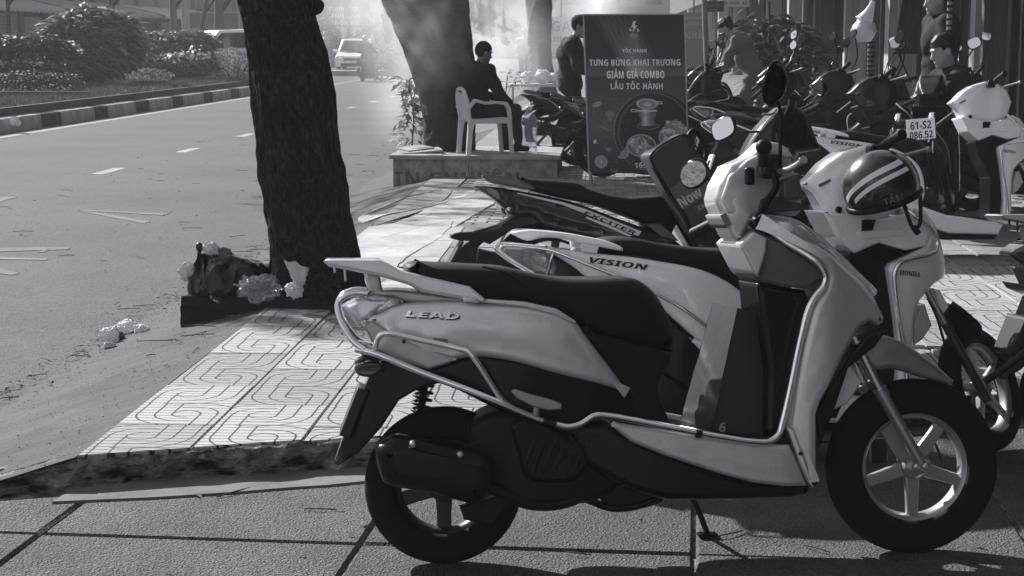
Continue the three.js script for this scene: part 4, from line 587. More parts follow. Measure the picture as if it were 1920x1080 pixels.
  both('guard_bar', [[1000, 512, 0.12], [960, 488, 0.11], [938, 468, 0.10], [946, 461, 0.10], [990, 463, 0.12], [1031, 469, 0.14], [1070, 483, 0.16], [1112, 500, 0.175], [1164, 521, 0.19], [1242, 557, 0.2], [1282, 580, 0.2], [1325, 612, 0.195], [1380, 660, 0.19]], 0.0065, M.chrome);
  both('guard_bar', [[1037, 475, 0.145], [1032, 490, 0.14], [1028, 508, 0.13], [1022, 522, 0.12]], 0.004, M.chrome);
  panel('engine', [[1090, 680], [1160, 660], [1280, 700], [1350, 760], [1330, 800], [1200, 800], [1100, 760]], { w: 0.11, r: 0.03 }, M.castDark);
  panel('muffler', [[1000, 690], [1040, 680], [1170, 720], [1190, 760], [1160, 780], [1010, 750], [992, 720]], { zc: 0.14, w: 0.05, r: 0.045, smooth: false }, M.plastic);
  panel('rear_mudguard', [[1000, 520], [1060, 560], [1040, 600], [990, 640], [950, 700], [936, 696], [960, 620], [985, 560]], { w: 0.07, r: 0.008, trace: 0.06, smooth: false }, M.plastic);
  add('licence_plate', inflate([[966, 590], [974, 594], [948, 676], [940, 672]].map(F.at(0)), { w: 0.095, r: 0.003, smooth: false }), M.plate);
  add('side_stand', tube([[0.55, 0.16, -0.1], [0.56, 0.08, -0.14], [0.57, 0.0, -0.2]], 0.009, 8), M.plastic);
  // front: shield, column, handlebar
  const wL = wpx([[1540, 0.13], [1640, 0.17], [1700, 0.165], [1760, 0.11], [1795, 0.05]]);
  const sh = panel('leg_shield', [[1662, 503], [1667, 494], [1690, 483], [1715, 472], [1738, 462], [1745, 445], [1722, 418], [1700, 398], [1712, 388], [1740, 397], [1760, 420], [1774, 447], [1784, 474], [1792, 504], [1788, 521], [1784, 525], [1761, 533], [1737, 551], [1719, 572], [1713, 598], [1710, 650], [1712, 700], [1700, 752], [1676, 748], [1682, 680], [1678, 612], [1670, 555]], { w: wL, r: 0.022, rings: 4, b: 0.004, trace: 0.14, smooth: false, grid: 0.026 }, P);
  panel('inner_panel', [[1545, 395], [1590, 402], [1640, 414], [1704, 400], [1746, 436], [1740, 462], [1700, 470], [1650, 456], [1605, 476], [1570, 445]], { w: 0.135, r: 0.015, trace: 0.14, smooth: false }, P);
  panel('pocket_rim', [[1606, 437], [1618, 433], [1690, 428], [1700, 436], [1692, 442], [1618, 449]], { w: 0.145, r: 0.006, trace: 0.14, smooth: false }, M.white);
  panel('pocket', [[1616, 412], [1642, 412], [1636, 434], [1616, 436]], { w: 0.142, r: 0.003, trace: 0.14, smooth: false }, M.plastic);
  panel('inner_liner', [[1590, 478], [1650, 458], [1700, 472], [1738, 462], [1690, 486], [1668, 500], [1676, 570], [1688, 700], [1676, 748], [1640, 740], [1640, 600], [1604, 530]], { w: 0.12, r: 0.01, trace: 0.13, smooth: false }, M.plastic);
  both('guard_bar', [[1694, 386, 0.15], [1720, 409, 0.165], [1747, 432, 0.165], [1758, 452, 0.16], [1755, 470, 0.165], [1738, 478, 0.17], [1710, 484, 0.18], [1688, 493, 0.185], [1678, 512, 0.185], [1678, 540, 0.185], [1685, 594, 0.185], [1694, 645, 0.18], [1700, 720, 0.18], [1690, 752, 0.18]], 0.0082, M.chrome);
  panel('handlebar_cover', [[1506, 346], [1524, 331], [1550, 305], [1580, 285], [1620, 273], [1660, 276], [1698, 300], [1716, 340], [1700, 388], [1640, 422], [1592, 412], [1562, 418], [1545, 393], [1528, 362]], { w: wpx([[1506, 0.04], [1560, 0.085], [1660, 0.08], [1720, 0.04]], 0.1), r: 0.022, rings: 4, b: 0.012, D: 0.05, trace: 0.08, smooth: false, stepLen: 0.014 }, P);
  add('screw', bolt(...q(0.1, [1573, 393]), 0.098, 0.012), M.plastic);
  add('warning_label', inflate([[1536, 346], [1558, 335], [1559, 340], [1538, 351]].map(F.at(0.1)), { zc: 0.09, w: 0.006, r: 0.001, smooth: false }), std(0.12, 0.5));
  rod('grip', [[1655, 277, 0.16], [1672, 264, 0.22], [1692, 252, 0.29]], 0.0185, M.rubber, 16);
  rod('brake_lever', [[1672, 296, 0.17], [1700, 290, 0.2], [1734, 281, 0.24], [1740, 280, 0.25]], 0.006, M.alloy);
  add('lever_ball', at(new THREE.SphereGeometry(0.0105, 12, 8), ...q(0.25, [1740, 280]), 0.25), M.alloy);
  rod('grip', [[1520, 372, -0.12], [1490, 392, -0.2], [1462, 410, -0.28]], 0.0175, M.rubber, 14);
  add('switch_block', at(new RoundedBoxGeometry(0.05, 0.05, 0.07, 2, 0.012), ...q(0.14, [1640, 284]), 0.14), M.plastic);
  addMirror(o, [...q(-0.3, [1470, 300]), -0.3], [-0.9, 0.1, 0.3], 0.055, 0.045, [[...q(-0.2, [1530, 340]), -0.2], [...q(-0.26, [1500, 330]), -0.26], [...q(-0.3, [1478, 306]), -0.3]], { roll: 0.4 });
  add('badge_letter', letterOn(null, 'VISION', q(0.17, [1101, 492]), q(0.17, [1208, 506]), 0.02, side.userData.top, { depth: 0.004, slant: 0.5 }), M.castDark, 'raised model name reading VISION');
  add('badge_letter', letterOn(null, 'HONDA', q(0.16, [1683, 515]), q(0.16, [1725, 519]), 0.0175, sh.userData.top, { depth: 0.001, lift: 0.007, font: fontSerif }), M.print, 'dark maker name reading HONDA');
  return o;
}
const vision = buildVision();

// ================================================================ the black motorcycle behind the two scooters
const excFrame = frame(ground(1034, 655, PAVE_Y), 6 * Math.PI / 180, -5 * Math.PI / 180);
function buildExciter() {
  const F = excFrame, o = thing('motorcycle', 'black motorcycle with a pale lettered stripe, delivery bag hung before its seat', 'motorcycle', V3(0, 0, 0), 0);
  F.m.decompose(o.position, o.quaternion, o.scale);
  const { q, wpx, panel, rod, both, add } = kit(F, o);
  const P = M.black;
  wheel(o, 'rear_wheel', [0, 0.295, 0], 0.295, 0.11, 0.225, { mat: M.alloyDark, phase: 0.2, hub: 0.05 });
  const head = [1.35, 0.295, 0]; wheel(o, 'front_wheel', head, 0.295, 0.09, 0.225, { mat: M.alloyDark, disc: 0.12, turn: steer(head, 0.5) });
  both('fork_leg', [[1600, 600, 0.07], [1560, 500, 0.07], [1500, 330, 0.07]], 0.018, M.steel);
  panel('front_mudguard', [[1520, 520], [1560, 490], [1620, 490], [1690, 540], [1640, 520], [1590, 515], [1540, 540]], { w: 0.06, r: 0.01 }, P);
  const wB = wpx([[889, 0.035], [960, 0.075], [1060, 0.105], [1200, 0.13], [1280, 0.12]]);
  const body = panel('side_panel', [[889, 350], [912, 349], [970, 357], [1056, 374], [1098, 387], [1153, 408], [1209, 428], [1264, 450], [1282, 470], [1240, 480], [1181, 462], [1112, 446], [1056, 434], [1014, 420], [998, 405], [966, 403], [945, 389], [931, 376], [909, 361]], { w: wB, r: 0.015, b: 0.006, D: 0.06, trace: 0.1, grid: 0.026 }, P);
  panel('tail_light', [[888, 350], [910, 349], [934, 356], [940, 378], [928, 374], [908, 361]], { w: (x) => wB(x) + 0.004, r: 0.01, trace: 0.05 }, M.lensDark);
  panel('mid_cover', [[1110, 445], [1180, 460], [1282, 470], [1310, 520], [1280, 580], [1200, 590], [1130, 560], [1080, 500]], { w: 0.10, r: 0.02, trace: 0.1 }, M.plastic);
  panel('engine', [[1130, 540], [1260, 540], [1360, 560], [1380, 610], [1300, 640], [1160, 630]], { w: 0.12, r: 0.03, trace: 0.1 }, M.castDark);
  panel('leg_cover', [[1270, 400], [1330, 390], [1400, 330], [1450, 300], [1500, 330], [1520, 420], [1490, 500], [1430, 560], [1340, 540], [1300, 470]], { w: wpx([[1270, 0.09], [1400, 0.15], [1520, 0.13]]), r: 0.03, trace: 0.12 }, P);
  panel('seat', [[968, 340], [980, 335], [1014, 338], [1070, 342], [1085, 344], [1106, 356], [1139, 366], [1181, 371], [1237, 367], [1275, 372], [1282, 400], [1262, 440], [1209, 418], [1153, 396], [1112, 382], [1056, 371], [1003, 358]], { w: wpx([[968, 0.09], [1070, 0.125], [1160, 0.135], [1285, 0.075]]), r: 0.03, rings: 5, trace: 0.1, smooth: false }, M.seat);
  panel('grab_rail', [[905, 330], [912, 327], [931, 328], [964, 334], [987, 343], [1004, 354], [994, 356], [966, 351], [940, 346], [922, 342]], { w: wpx([[905, 0.06], [960, 0.10], [1005, 0.13]], 0.08), r: 0.01, trace: 0.09 }, std(0.10, 0.3, 0.5));
  panel('knee_panel', [[1211, 420], [1238, 420], [1262, 440], [1272, 452], [1240, 444]], { w: 0.136, r: 0.005, trace: 0.12, smooth: false }, M.greyTrim);
  panel('plate_holder', [[1014, 419], [998, 405], [966, 405], [942, 419], [912, 428], [887, 435], [864, 436], [846, 440], [845, 447], [862, 451], [880, 452], [850, 480], [838, 520], [884, 522], [896, 464], [906, 454], [918, 458], [946, 440], [960, 430]], { w: wpx([[840, 0.05], [900, 0.055], [1010, 0.075]], 0.05), r: 0.006, trace: 0.04, smooth: false, stepLen: 0.02 }, M.plastic);
  add('licence_plate', inflate([[862, 452], [868, 452], [842, 500], [837, 498]].map(F.at(0)), { w: 0.09, r: 0.003, smooth: false }), std(0.03, 0.5), 'dark back of the licence plate');
  panel('plate_bracket_top', [[966, 403], [1000, 404], [968, 418], [945, 426], [905, 436], [930, 424]], { w: 0.062, r: 0.004, trace: 0.05, smooth: false }, M.greyTrim);
  for (const s of [1, -1]) add('turn_signal', [at(lathe([[0.001, 0.03], [0.012, 0.028], [0.019, 0.015], [0.019, -0.02], [0.001, -0.03]], 16), ...q(0.1, [956, 394]), s * 0.11, Math.PI / 2 * s)], M.lensDark);
  add('signal_lens', at(new THREE.SphereGeometry(0.011, 12, 8), ...q(0.13, [954, 392]), 0.138), M.lensIn);
  // pale stripes and the name
  const strip = (pts) => { const O = outline(pts.map(F.at(0.12)), false, 0.012), n = O.length, gr = O.map((p) => [p[0] + 1e-6 * hash(p[0] * 1e5, 1, 1), p[1]]), tr = delaunay(gr).filter(([a, b, c]) => inside(gr, (gr[a][0] + gr[b][0] + gr[c][0]) / 3, (gr[a][1] + gr[b][1] + gr[c][1]) / 3)); return geom(gr.flatMap(([x, y]) => [x, y, body.userData.top(x, y) + 0.0015]), tr.flat(), gr.flat()); };
  add('stripe', strip([[972, 361], [1056, 379], [1098, 392], [1150, 413], [1202, 434], [1196, 442], [1180, 438], [1098, 401], [1056, 384], [972, 363]]), M.printLight, 'pale stripe along the tail');
  add('stripe', strip([[1100, 406], [1140, 421], [1184, 442], [1178, 443], [1138, 426], [1098, 409]]), M.printLight);
  add('badge_letter', letterOn(null, 'EXCITER', q(0.12, [1094, 401]), q(0.12, [1188, 440]), 0.0165, body.userData.top, { depth: 0.0006, lift: 0.003, slant: 0.5 }), M.print, 'dark model name reading EXCITER on the pale stripe');
  // front cowl, handlebar and mirrors
  panel('front_cowl', [[1394, 290], [1406, 266], [1420, 244], [1450, 212], [1467, 199], [1491, 197], [1515, 216], [1524, 240], [1540, 280], [1494, 288], [1480, 330], [1440, 360], [1400, 340]], { w: wpx([[1394, 0.06], [1450, 0.10], [1540, 0.08]], 0.06), r: 0.03, rings: 4, trace: 0.07, smooth: false }, P);
  rod('cowl_edge', [[1396, 290, 0.09], [1412, 262, 0.10], [1430, 238, 0.105], [1452, 213, 0.10]], 0.007, M.chrome);
  rod('handlebar', [[1440, 220, -0.22], [1470, 215, 0], [1488, 205, 0.2]], 0.011, M.castDark, 12);
  rod('grip', [[1478, 215, 0.14], [1484, 198, 0.24], [1487, 184, 0.32]], 0.018, M.rubber, 16);
  rod('grip', [[1500, 216, -0.1], [1516, 209, -0.18], [1535, 199, -0.28]], 0.016, M.rubber, 14);
  rod('brake_lever', [[1455, 206, 0.14], [1446, 214, 0.2], [1430, 214, 0.3]], 0.006, M.alloy);
  rod('cable', [[1492, 240, 0.1], [1510, 232, 0.12], [1516, 250, 0.12], [1508, 268, 0.1]], 0.005, M.castDark);
  rod('cable', [[1480, 236, 0.1], [1494, 228, 0.12], [1504, 246, 0.12], [1500, 262, 0.1]], 0.005, M.castDark);
  addMirror(o, [...q(0.36, [1357, 241]), 0.36], [-0.72, 0.06, 0.62], 0.066, 0.05, [[...q(0.1, [1425, 247]), 0.1], [...q(0.25, [1390, 247]), 0.25], [...q(0.35, [1366, 243]), 0.34]], { square: 0.8, roll: 0.35 });
  addMirror(o, [...q(-0.3, [1535, 170]), -0.3], [-0.9, 0.05, 0.1], 0.066, 0.05, [[...q(-0.1, [1500, 205]), -0.1], [...q(-0.2, [1520, 195]), -0.2], [...q(-0.3, [1535, 176]), -0.3]], { square: 0.8, roll: 0.2 });
  add('muffler', [tube([[-0.35, 0.42, 0.13], [-0.1, 0.36, 0.13], [0.12, 0.28, 0.12]], (t) => lerp(0.05, 0.035, t), 16)], M.castDark);
  add('swing_arm', [tube([[0, 0.295, 0.075], [0.45, 0.36, 0.06]], 0.02, 10), tube([[0, 0.295, -0.075], [0.45, 0.36, -0.06]], 0.02, 10)], M.castDark);
  rod('foot_peg', [[1250, 590, 0.1], [1250, 592, 0.22]], 0.012, M.rubber);
  add('side_stand', tube([[0.5, 0.2, -0.1], [0.55, 0.1, -0.16], [0.58, 0.0, -0.22]], 0.009, 8), M.plastic);
  return o;
}
const exciter = buildExciter();
// the paper bag, the helmet and the delivery bag ---------------------------------------------------
{
  const F = leadFrame, P = (z, p) => { const [x, y] = F.at(z)(p); return V3(x, y, z).applyMatrix4(F.m); };
  const bag = thing('paper_bag', 'dark paper carrier bag with a glossy folded side on the silver scooter floorboard', 'paper bag');
  // front face: four columns of points from the top edge to the floor; side face on the left
  const wob = (i, j, k) => 0.0018 * (fbm3(i * 3.1, j * 2.7, k, 3) - 0.5);
  const A = [P(0.10, [1382, 577]), P(0.06, [1440, 590]), P(-0.02, [1470, 592])], B = [P(0.12, [1332, 806]), P(0.08, [1430, 818]), P(0.0, [1462, 820])];
  const face = (T0, T1, B0, B1, nu, nv, k, crease) => sheet((i, j) => { const t = T0.clone().lerp(T1, i), b = B0.clone().lerp(B1, i), p = b.lerp(t, j); p.x += wob(i * 4, j * 5, k); p.z += wob(i * 4 + 9, j * 5, k) * 2 + (crease ? crease(i, j) : 0); return p; }, nu, nv, (i, j) => [i, j]);
  const inBack = V3(0.02, 0.0, -0.13), L0 = P(-0.06, [1336, 568]), L1 = P(-0.05, [1274, 792]);
  mesh('front_panel', face(A[0], A[1], B[0], B[1], 16, 20, 1), std(0.05, 0.42), bag);
  mesh('gusset', face(L0, A[0], L1, B[0], 18, 26, 2, (i, j) => 0.012 * Math.abs(i - 0.5) + 0.016 * Math.max(0, 1 - Math.abs(j - 0.42 + 0.3 * (i - 0.5)) * 9) + 0.014 * Math.max(0, 1 - Math.abs(j - 0.08 - 0.06 * i) * 22)), phys(0.07, 0.3, 0.1, { clearcoat: 0.5, clearcoatRoughness: 0.15 }), bag, 'glossy creased grey gusset');
  mesh('back_panel', face(L0, P(-0.12, [1420, 585]), L1, P(-0.12, [1430, 815]), 8, 8, 3), std(0.03, 0.5), bag);
  mesh('end_panel', face(A[1], P(-0.12, [1420, 585]), B[1], P(-0.12, [1430, 815]), 8, 8, 4), std(0.022, 0.5), bag);
  const num = letters('6', 0.018, 0.028, { depth: 0.0005 }); const nm = mesh('printed_number', num, std(0.35, 0.6), bag); const p6 = P(0.125, [1347, 808]); nm.position.copy(p6); nm.position.z += 0.012; nm.rotation.y = 0.1; nm.rotation.z = -0.1;
}
{
  const F = visFrame, c = F.at(0.27)([1652, 350]), C = V3(...c, 0.27).applyMatrix4(F.m);
  const o = thing('helmet', 'glossy black half helmet with two white stripes hung on the white scooter handlebar', 'helmet', C);
  const Hq = new THREE.Group(); o.quaternion.setFromEuler(new THREE.Euler(0.15, 0.0, 0.3)); // crown tilted to the upper right
  const rx = 0.134, ry = 0.128, rz = 0.112, sph = (t, f, k = 1) => V3(rx * k * Math.sin(t) * Math.cos(f), ry * k * Math.cos(t), rz * k * Math.sin(t) * Math.sin(f));
  mesh('shell', sheet((i, j) => sph(j * 1.92, i * 2 * Math.PI), 56, 30, (i, j) => [i * 3, j * 2]), paint(0.006), o);
  mesh('lining', sheet((i, j) => sph(j * 1.9, -i * 2 * Math.PI, 0.93), 40, 16), M.plastic2, o);
  mesh('rim', tube(Array.from({ length: 41 }, (_, i) => { const f = i / 40 * 2 * Math.PI; return sph(1.95, f, 1.0); }), 0.0125, 10, true, 120), M.rubber, o);
  const band = (f0, fA, fB, w) => sheet((i, j) => { const f = lerp(fA, fB, i), t = f0(i) + w * (j - 0.5); return sph(t, f, 1.008); }, 30, 3);
  mesh('stripe', band((i) => 0.86 + 0.75 * (1 - i) ** 3, 2.85, 0.7, 0.17), M.plate, o); mesh('stripe', band((i) => 1.12 + 0.5 * (1 - i) ** 3, 2.5, 0.7, 0.13), M.plate, o);
  const l = merge([letters('TAM', 0.07, 0.026, { depth: 0.001 }), at(letters('^', 0.014, 0.009, { depth: 0.001 }), 0.024, 0.028, 0)]), p = l.attributes.position; for (let k = 0; k < p.count; k++) { const f = Math.PI / 2 - (p.getX(k) - 0.02) / rx, t = 1.86 - p.getY(k) / ry; const s = sph(t, f, 1.012); p.setXYZ(k, s.x, s.y, s.z); } l.computeVertexNormals(); mesh('printed_name', l, std(0.3, 0.5), o, 'grey name reading TÂM');
  mesh('chin_strap', tube([sph(1.9, 1.2, 1), V3(0.05, -0.11, 0.10), V3(0.06, -0.15, 0.08), V3(0.085, -0.155, 0.06), sph(1.9, 0.2, 1)], 0.007, 6), M.rubber, o);
  mesh('strap_buckle', at(new RoundedBoxGeometry(0.022, 0.035, 0.012, 2, 0.004), 0.066, -0.16, 0.085, 0, 0, 0.4), M.plastic, o);
}
{
  const F = excFrame, P = (z, p) => { const [x, y] = F.at(z)(p); return V3(x, y, z).applyMatrix4(F.m); };
  const o = thing('delivery_bag', 'boxy dark delivery bag with printed lettering slung on the black motorcycle', 'delivery bag');
  const z = 0.30, a = P(z, [1213, 291]), b = P(z, [1286, 247]), c = P(z, [1380, 402]), d = P(z, [1306, 446]);
  const C = a.clone().add(b).add(c).add(d).multiplyScalar(0.25), ux = b.clone().sub(a).normalize(), uy = a.clone().sub(d).normalize(), w = b.distanceTo(a), h = a.distanceTo(d), uz = ux.clone().cross(uy).normalize();
  const m = new THREE.Matrix4().makeBasis(ux, uy, uz).setPosition(C.clone().addScaledVector(uz, -0.12)); o.applyMatrix4(m);
  const wd = std(0.05, 0.45), ww = std(0.12, 0.4);
  mesh('body', at(new RoundedBoxGeometry(w, h, 0.24, 4, 0.022), 0, 0, 0), wd, o);
  mesh('piping', [tube([[-w / 2 + 0.004, -h / 2, 0.118], [-w / 2 + 0.004, h / 2 - 0.02, 0.118], [-w / 2 + 0.022, h / 2 - 0.003, 0.118], [w / 2 - 0.022, h / 2 - 0.003, 0.118], [w / 2 - 0.004, h / 2 - 0.02, 0.118], [w / 2 - 0.004, -h / 2, 0.118]], 0.0042, 6)], M.rubber, o);
  mesh('print_panel', box(w - 0.012, 0.11, 0.004, 0, -0.02, 0.1195), std(0.10, 0.5), o);
  mesh('side_window', box(0.003, h * 0.5, 0.13, w / 2 + 0.001, 0.07, 0.0), M.lensIn, o);
  const txt = (s, x, y, W_, H_, mat, font) => { const g = letters(s, W_, H_, { depth: 0.0008, font }); mesh('print', at(g, x, y, 0.1225), mat, o, s === 'S' ? undefined : 'print reading ' + s); };
  const pl = std(0.5, 0.6); txt('Now', -w / 2 + 0.012, -0.066, 0.11, 0.046, pl); mesh('print', at(new THREE.PlaneGeometry(0.12, 0.036), 0.018, -0.105, 0.1212), new THREE.MeshStandardMaterial({ roughness: 0.6, map: canvasTex(256, 77, (g, W_, H_) => { g.fillStyle = '#46454a'; g.fillRect(0, 0, W_, H_); g.fillStyle = '#a9a8ae'; vn(g, 'Có trên', W_ / 2, 58, 54); }) }), o, 'print reading Có trên'); 
  mesh('print', [box(0.036, 0.034, 0.001, 0.035, -0.17, 0.1205), tube([[0.026, -0.155, 0.121], [0.03, -0.145, 0.121], [0.04, -0.145, 0.121], [0.044, -0.155, 0.121]], 0.0015, 5)], std(0.36, 0.6), o, 'small shopping bag emblem with the letter S'); mesh('print', at(letters('S', 0.014, 0.022, { depth: 0.0008 }), 0.028, -0.181, 0.1218), std(0.03, 0.6), o);
  mesh('strap', [tube([V3(-w / 2, h / 2 - 0.06, 0.1), V3(-w / 2 - 0.002, 0, 0.11), V3(-w / 2 + 0.004, -0.1, 0.115), V3(-w / 2 - 0.02, -0.25, 0.1)], 0.011, 6)], M.rubber, o);
  mesh('carry_handle', tube([[w / 2, h / 2 - 0.03, 0.06], [w / 2 + 0.05, h / 2 - 0.02, 0.03], [w / 2 + 0.055, h / 2 - 0.12, 0.02], [w / 2, h / 2 - 0.18, 0.04]], 0.011, 8), M.rubber, o);
}
// ================================================================ more parked machines, each a copy with a finish and a place of its own
const swap = (o, map) => { o.traverse((m) => { if (m.isMesh && map.has(m.material)) m.material = map.get(m.material); }); return o; };
function park(src, name, label, group, pos, yaw, lean, map, scale = 1) {
  const c = copyOf(src, name, label, group); c.userData.category = src.userData.category; c.position.copy(pos); c.quaternion.setFromEuler(new THREE.Euler(lean, yaw, 0, 'YXZ')); c.scale.setScalar(scale); if (map) swap(c, map); return c;
}
const mono = (v) => new Map([[M.white, v], [M.silver, v], [M.silverDark, M.dark], [M.black, v]]);
// ================================================================ trees, planter, litter, plinth
const mBark = std(0.055, 0.95, 0, { map: rep(T.barkMap, 3, 1.6), bumpMap: rep(T.bark, 2, 1.2), bumpScale: 0.06 });
const mBarkPale = std(0.11, 0.95, 0, { bumpMap: rep(T.dirt, 3, 4), bumpScale: 0.03 });
// trunk traced as rows [y, left, right] at v metres along the street; rows may run above the picture
function trunkGeo(rows, v, seed, rough, { nu = 72, nv = 150, flare = null } = {}) {
  const C = rows.map(([y, l, r, dv = 0]) => { const a = alongV(l, y, v + dv), b = alongV(r, y, v + dv); return { c: a.clone().add(b).multiplyScalar(0.5), r: a.distanceTo(b) / 2 }; });
  const cc = new THREE.CatmullRomCurve3(C.map((k) => k.c), false, 'centripetal'), n = C.length - 1;
  const rad = (t) => { const x = t * n, i = Math.min(n - 1, Math.floor(x)); return lerp(C[i].r, C[i + 1].r, sm(x - i)); };
  return sheet((i, j) => {
    const t = j, p = cc.getPoint(t), a = -i * 2 * Math.PI, ca = Math.cos(a), sa = Math.sin(a), y = p.y;
    const n1 = fbm3(ca * 1.6 + 3, sa * 1.6, y * 1.1, 3, seed) - 0.5, n2 = fbm3(ca * 9, sa * 9, y * 2.6, 3, seed + 5), ridge = Math.abs(n2 - 0.5) * 2;
    let r = rad(t) * (1 + 0.16 * n1) + rough * (ridge - 0.3) + rough * 0.8 * (fbm3(ca * 22, sa * 22, y * 9, 2, seed + 9) - 0.5);
    if (flare) { const k = Math.max(0, 1 - t / flare[0]); r += k * k * flare[1] * (0.6 + 0.7 * Math.max(0, Math.sin(a * 2.5 + seed)) ); }
    return V3(p.x + ca * r, p.y, p.z + sa * r);
  }, nu, nv, (i, j) => [i, j * 2]);
}
const leafGeo = (l, w) => { const g = geom([0, 0, 0, -w / 2, 0.12 * w, l * 0.45, 0, -0.1 * w, l * 0.5, w / 2, 0.12 * w, l * 0.45, 0, -0.15 * l, l], [0, 2, 1, 0, 3, 2, 1, 2, 4, 2, 3, 4], [0.5, 0, 0, 0.45, 0.5, 0.5, 1, 0.45, 0.5, 1]); return g; };
const leafMat = (v) => new THREE.MeshPhysicalMaterial({ color: grey(v), roughness: 0.62, transmission: 0.4, thickness: 0, side: THREE.DoubleSide, specularIntensity: 0.3 });
const mLeaf = { dark: leafMat(0.075), mid: leafMat(0.28), pale: leafMat(0.38) };
// leaf clumps spread by pick(rnd) -> [position, outward] ; one InstancedMesh
function foliage(name, n, geo, mat, pick, seed, s0 = 0.7, s1 = 1.3) {
  const im = new THREE.InstancedMesh(geo, mat, n), rnd = rng(seed), m = new THREE.Matrix4(), q = new THREE.Quaternion(), e = new THREE.Euler(), c = new THREE.Color(); im.name = name; im.castShadow = im.receiveShadow = true;
  for (let i = 0; i < n; i++) { const [p, out] = pick(rnd, i), s = lerp(s0, s1, rnd()); const az = out ? Math.atan2(out.x, out.z) + (rnd() - 0.5) * 2.2 : rnd() * 6.28; e.set((rnd() - 0.35) * 1.1, az, (rnd() - 0.5) * 1.2, 'YXZ'); q.setFromEuler(e); m.compose(p, q, V3(s, s, s)); im.setMatrixAt(i, m); const k = 0.35 + 1.0 * rnd(); im.setColorAt(i, c.setRGB(k, k, k)); }
  im.userData.kind = 'stuff'; return im;
}
const sphereDir = (r) => { const z = r() * 2 - 1, a = r() * 6.2832, k = Math.sqrt(1 - z * z); return V3(k * Math.cos(a), z, k * Math.sin(a)); };
function crown(o, lobes, n, seed, leaf = leafGeo(0.16, 0.07), mat = mLeaf.dark) { const inv = o.position; const f = foliage('crown', n, leaf, mat, (r) => { const L = lobes[Math.floor(r() * lobes.length)], d = sphereDir(r); return [V3(L[0], L[1], L[2]).addScaledVector(d, L[3] * Math.cbrt(0.25 + 0.75 * r())).sub(inv), d]; }, seed); o.add(f); }
function lobesAt(u, v, y, spread, n, rr, seed, up = 1.6) { const r = rng(seed), L = []; for (let i = 0; i < n; i++) { const a = r() * 6.28, k = Math.sqrt(r()) * spread, p = R(u + Math.cos(a) * k, v + Math.sin(a) * k, y + r() * up); L.push([p.x, p.y, p.z, rr * (0.6 + 0.6 * r())]); } return L; }
function limbs(o, from, lobes, r0) { lobes.forEach((L) => { const b = V3(L[0], L[1], L[2]), a = from.clone(), m = a.clone().lerp(b, 0.5); m.y += 0.3; mesh('limb', tube([a, m, b].map((p) => p.clone().sub(o.position)), (t) => lerp(r0, 0.02, t), 8), mBark, o); }); }
{
  const base = R(-1.42, 9.05, 0.1), o = thing('street_tree', 'thick dark rough-barked tree trunk behind the black rubbish bag', 'tree', base);
  const g = trunkGeo([[578, 488, 700], [556, 500, 690], [520, 503, 680], [480, 511, 673], [440, 507, 664], [380, 497, 655], [320, 488, 646], [250, 480, 635], [180, 473, 626], [120, 468, 616], [60, 459, 600], [20, 452, 590], [-60, 436, 580], [-200, 410, 560], [-420, 370, 540, -0.2], [-640, 330, 520, -0.4]], 9.05, 3, 0.034, { nv: 300, nu: 96, flare: [0.13, 0.085] }).translate(-base.x, -base.y, -base.z);
  mesh('trunk', g, mBark, o); mesh('knot', at(inflate([[-0.05, -0.04], [0.03, -0.03], [0.05, 0.02], [0, 0.05]], { w: 0.03, r: 0.02 }), ...alongV(590, 14, 9.0).sub(base).toArray()), mBark, o);
  const L = lobesAt(-0.5, 8.4, 5.0, 0.8, 4, 0.7, 4).concat(lobesAt(-4.8, 13.0, 3.7, 0.9, 4, 0.75, 44, 0.6)); limbs(o, R(-1.9, 9.0, 3.2), L, 0.09); crown(o, L, 2000, 5);
}
{
  // low kerb round the first tree
  const o = thing('tree_planter', 'low dark stone kerb round the first tree, rubbish piled inside', 'planter', R(-1.5, 9.2, 0));
  const off = o.position, mk = std(0.028, 0.9, 0, { map: rep(T.dirt, 1.3), bumpMap: rep(T.dirt, 2.6), bumpScale: 0.016 });
  const side = (a, b, name) => { const p = [R(...a), R(...b)], d = p[1].clone().sub(p[0]), l = d.length(), g = new THREE.BoxGeometry(l + 0.1, 0.29, 0.13, Math.round(l * 40), 12, 6), P = g.attributes.position; for (let i = 0; i < P.count; i++) { const x = P.getX(i), y = P.getY(i), z = P.getZ(i), e = Math.max(0, y - 0.10) * (Math.abs(z) > 0.05 ? 0.5 : 0), q = (f) => fbm3(x * f + a[0] * 3, y * f, z * f + a[1], 3, 6) - 0.5; P.setXYZ(i, x + q(7) * 0.03, y + q(9) * 0.035 - e * 0.3, z + q(11) * 0.035 - Math.sign(z) * e); } g.computeVertexNormals(); const c = p[0].clone().add(p[1]).multiplyScalar(0.5).sub(off); mesh(name, at(g, c.x, 0.01, c.z, 0, Math.atan2(-d.z, d.x), 0), mk, o); };
  side([-0.62, 8.62], [-2.19, 8.87], 'kerb_stone'); side([-2.19, 8.87], [-2.22, 10.1], 'kerb_stone'); side([-2.22, 10.1], [-0.7, 10.05], 'kerb_stone'); side([-0.7, 10.05], [-0.62, 8.62], 'kerb_stone');
  mesh('soil', sheet((i, j) => { const p = R(lerp(-2.12, -0.72, i), lerp(8.9, 9.98, j)); p.y = 0.075 + 0.05 * fbm3(p.x * 4, 1, p.z * 4, 4, 2); return p.sub(off); }, 40, 30), std(0.03, 1, 0, { bumpMap: rep(T.dirt, 3), bumpScale: 0.02 }), o);
}
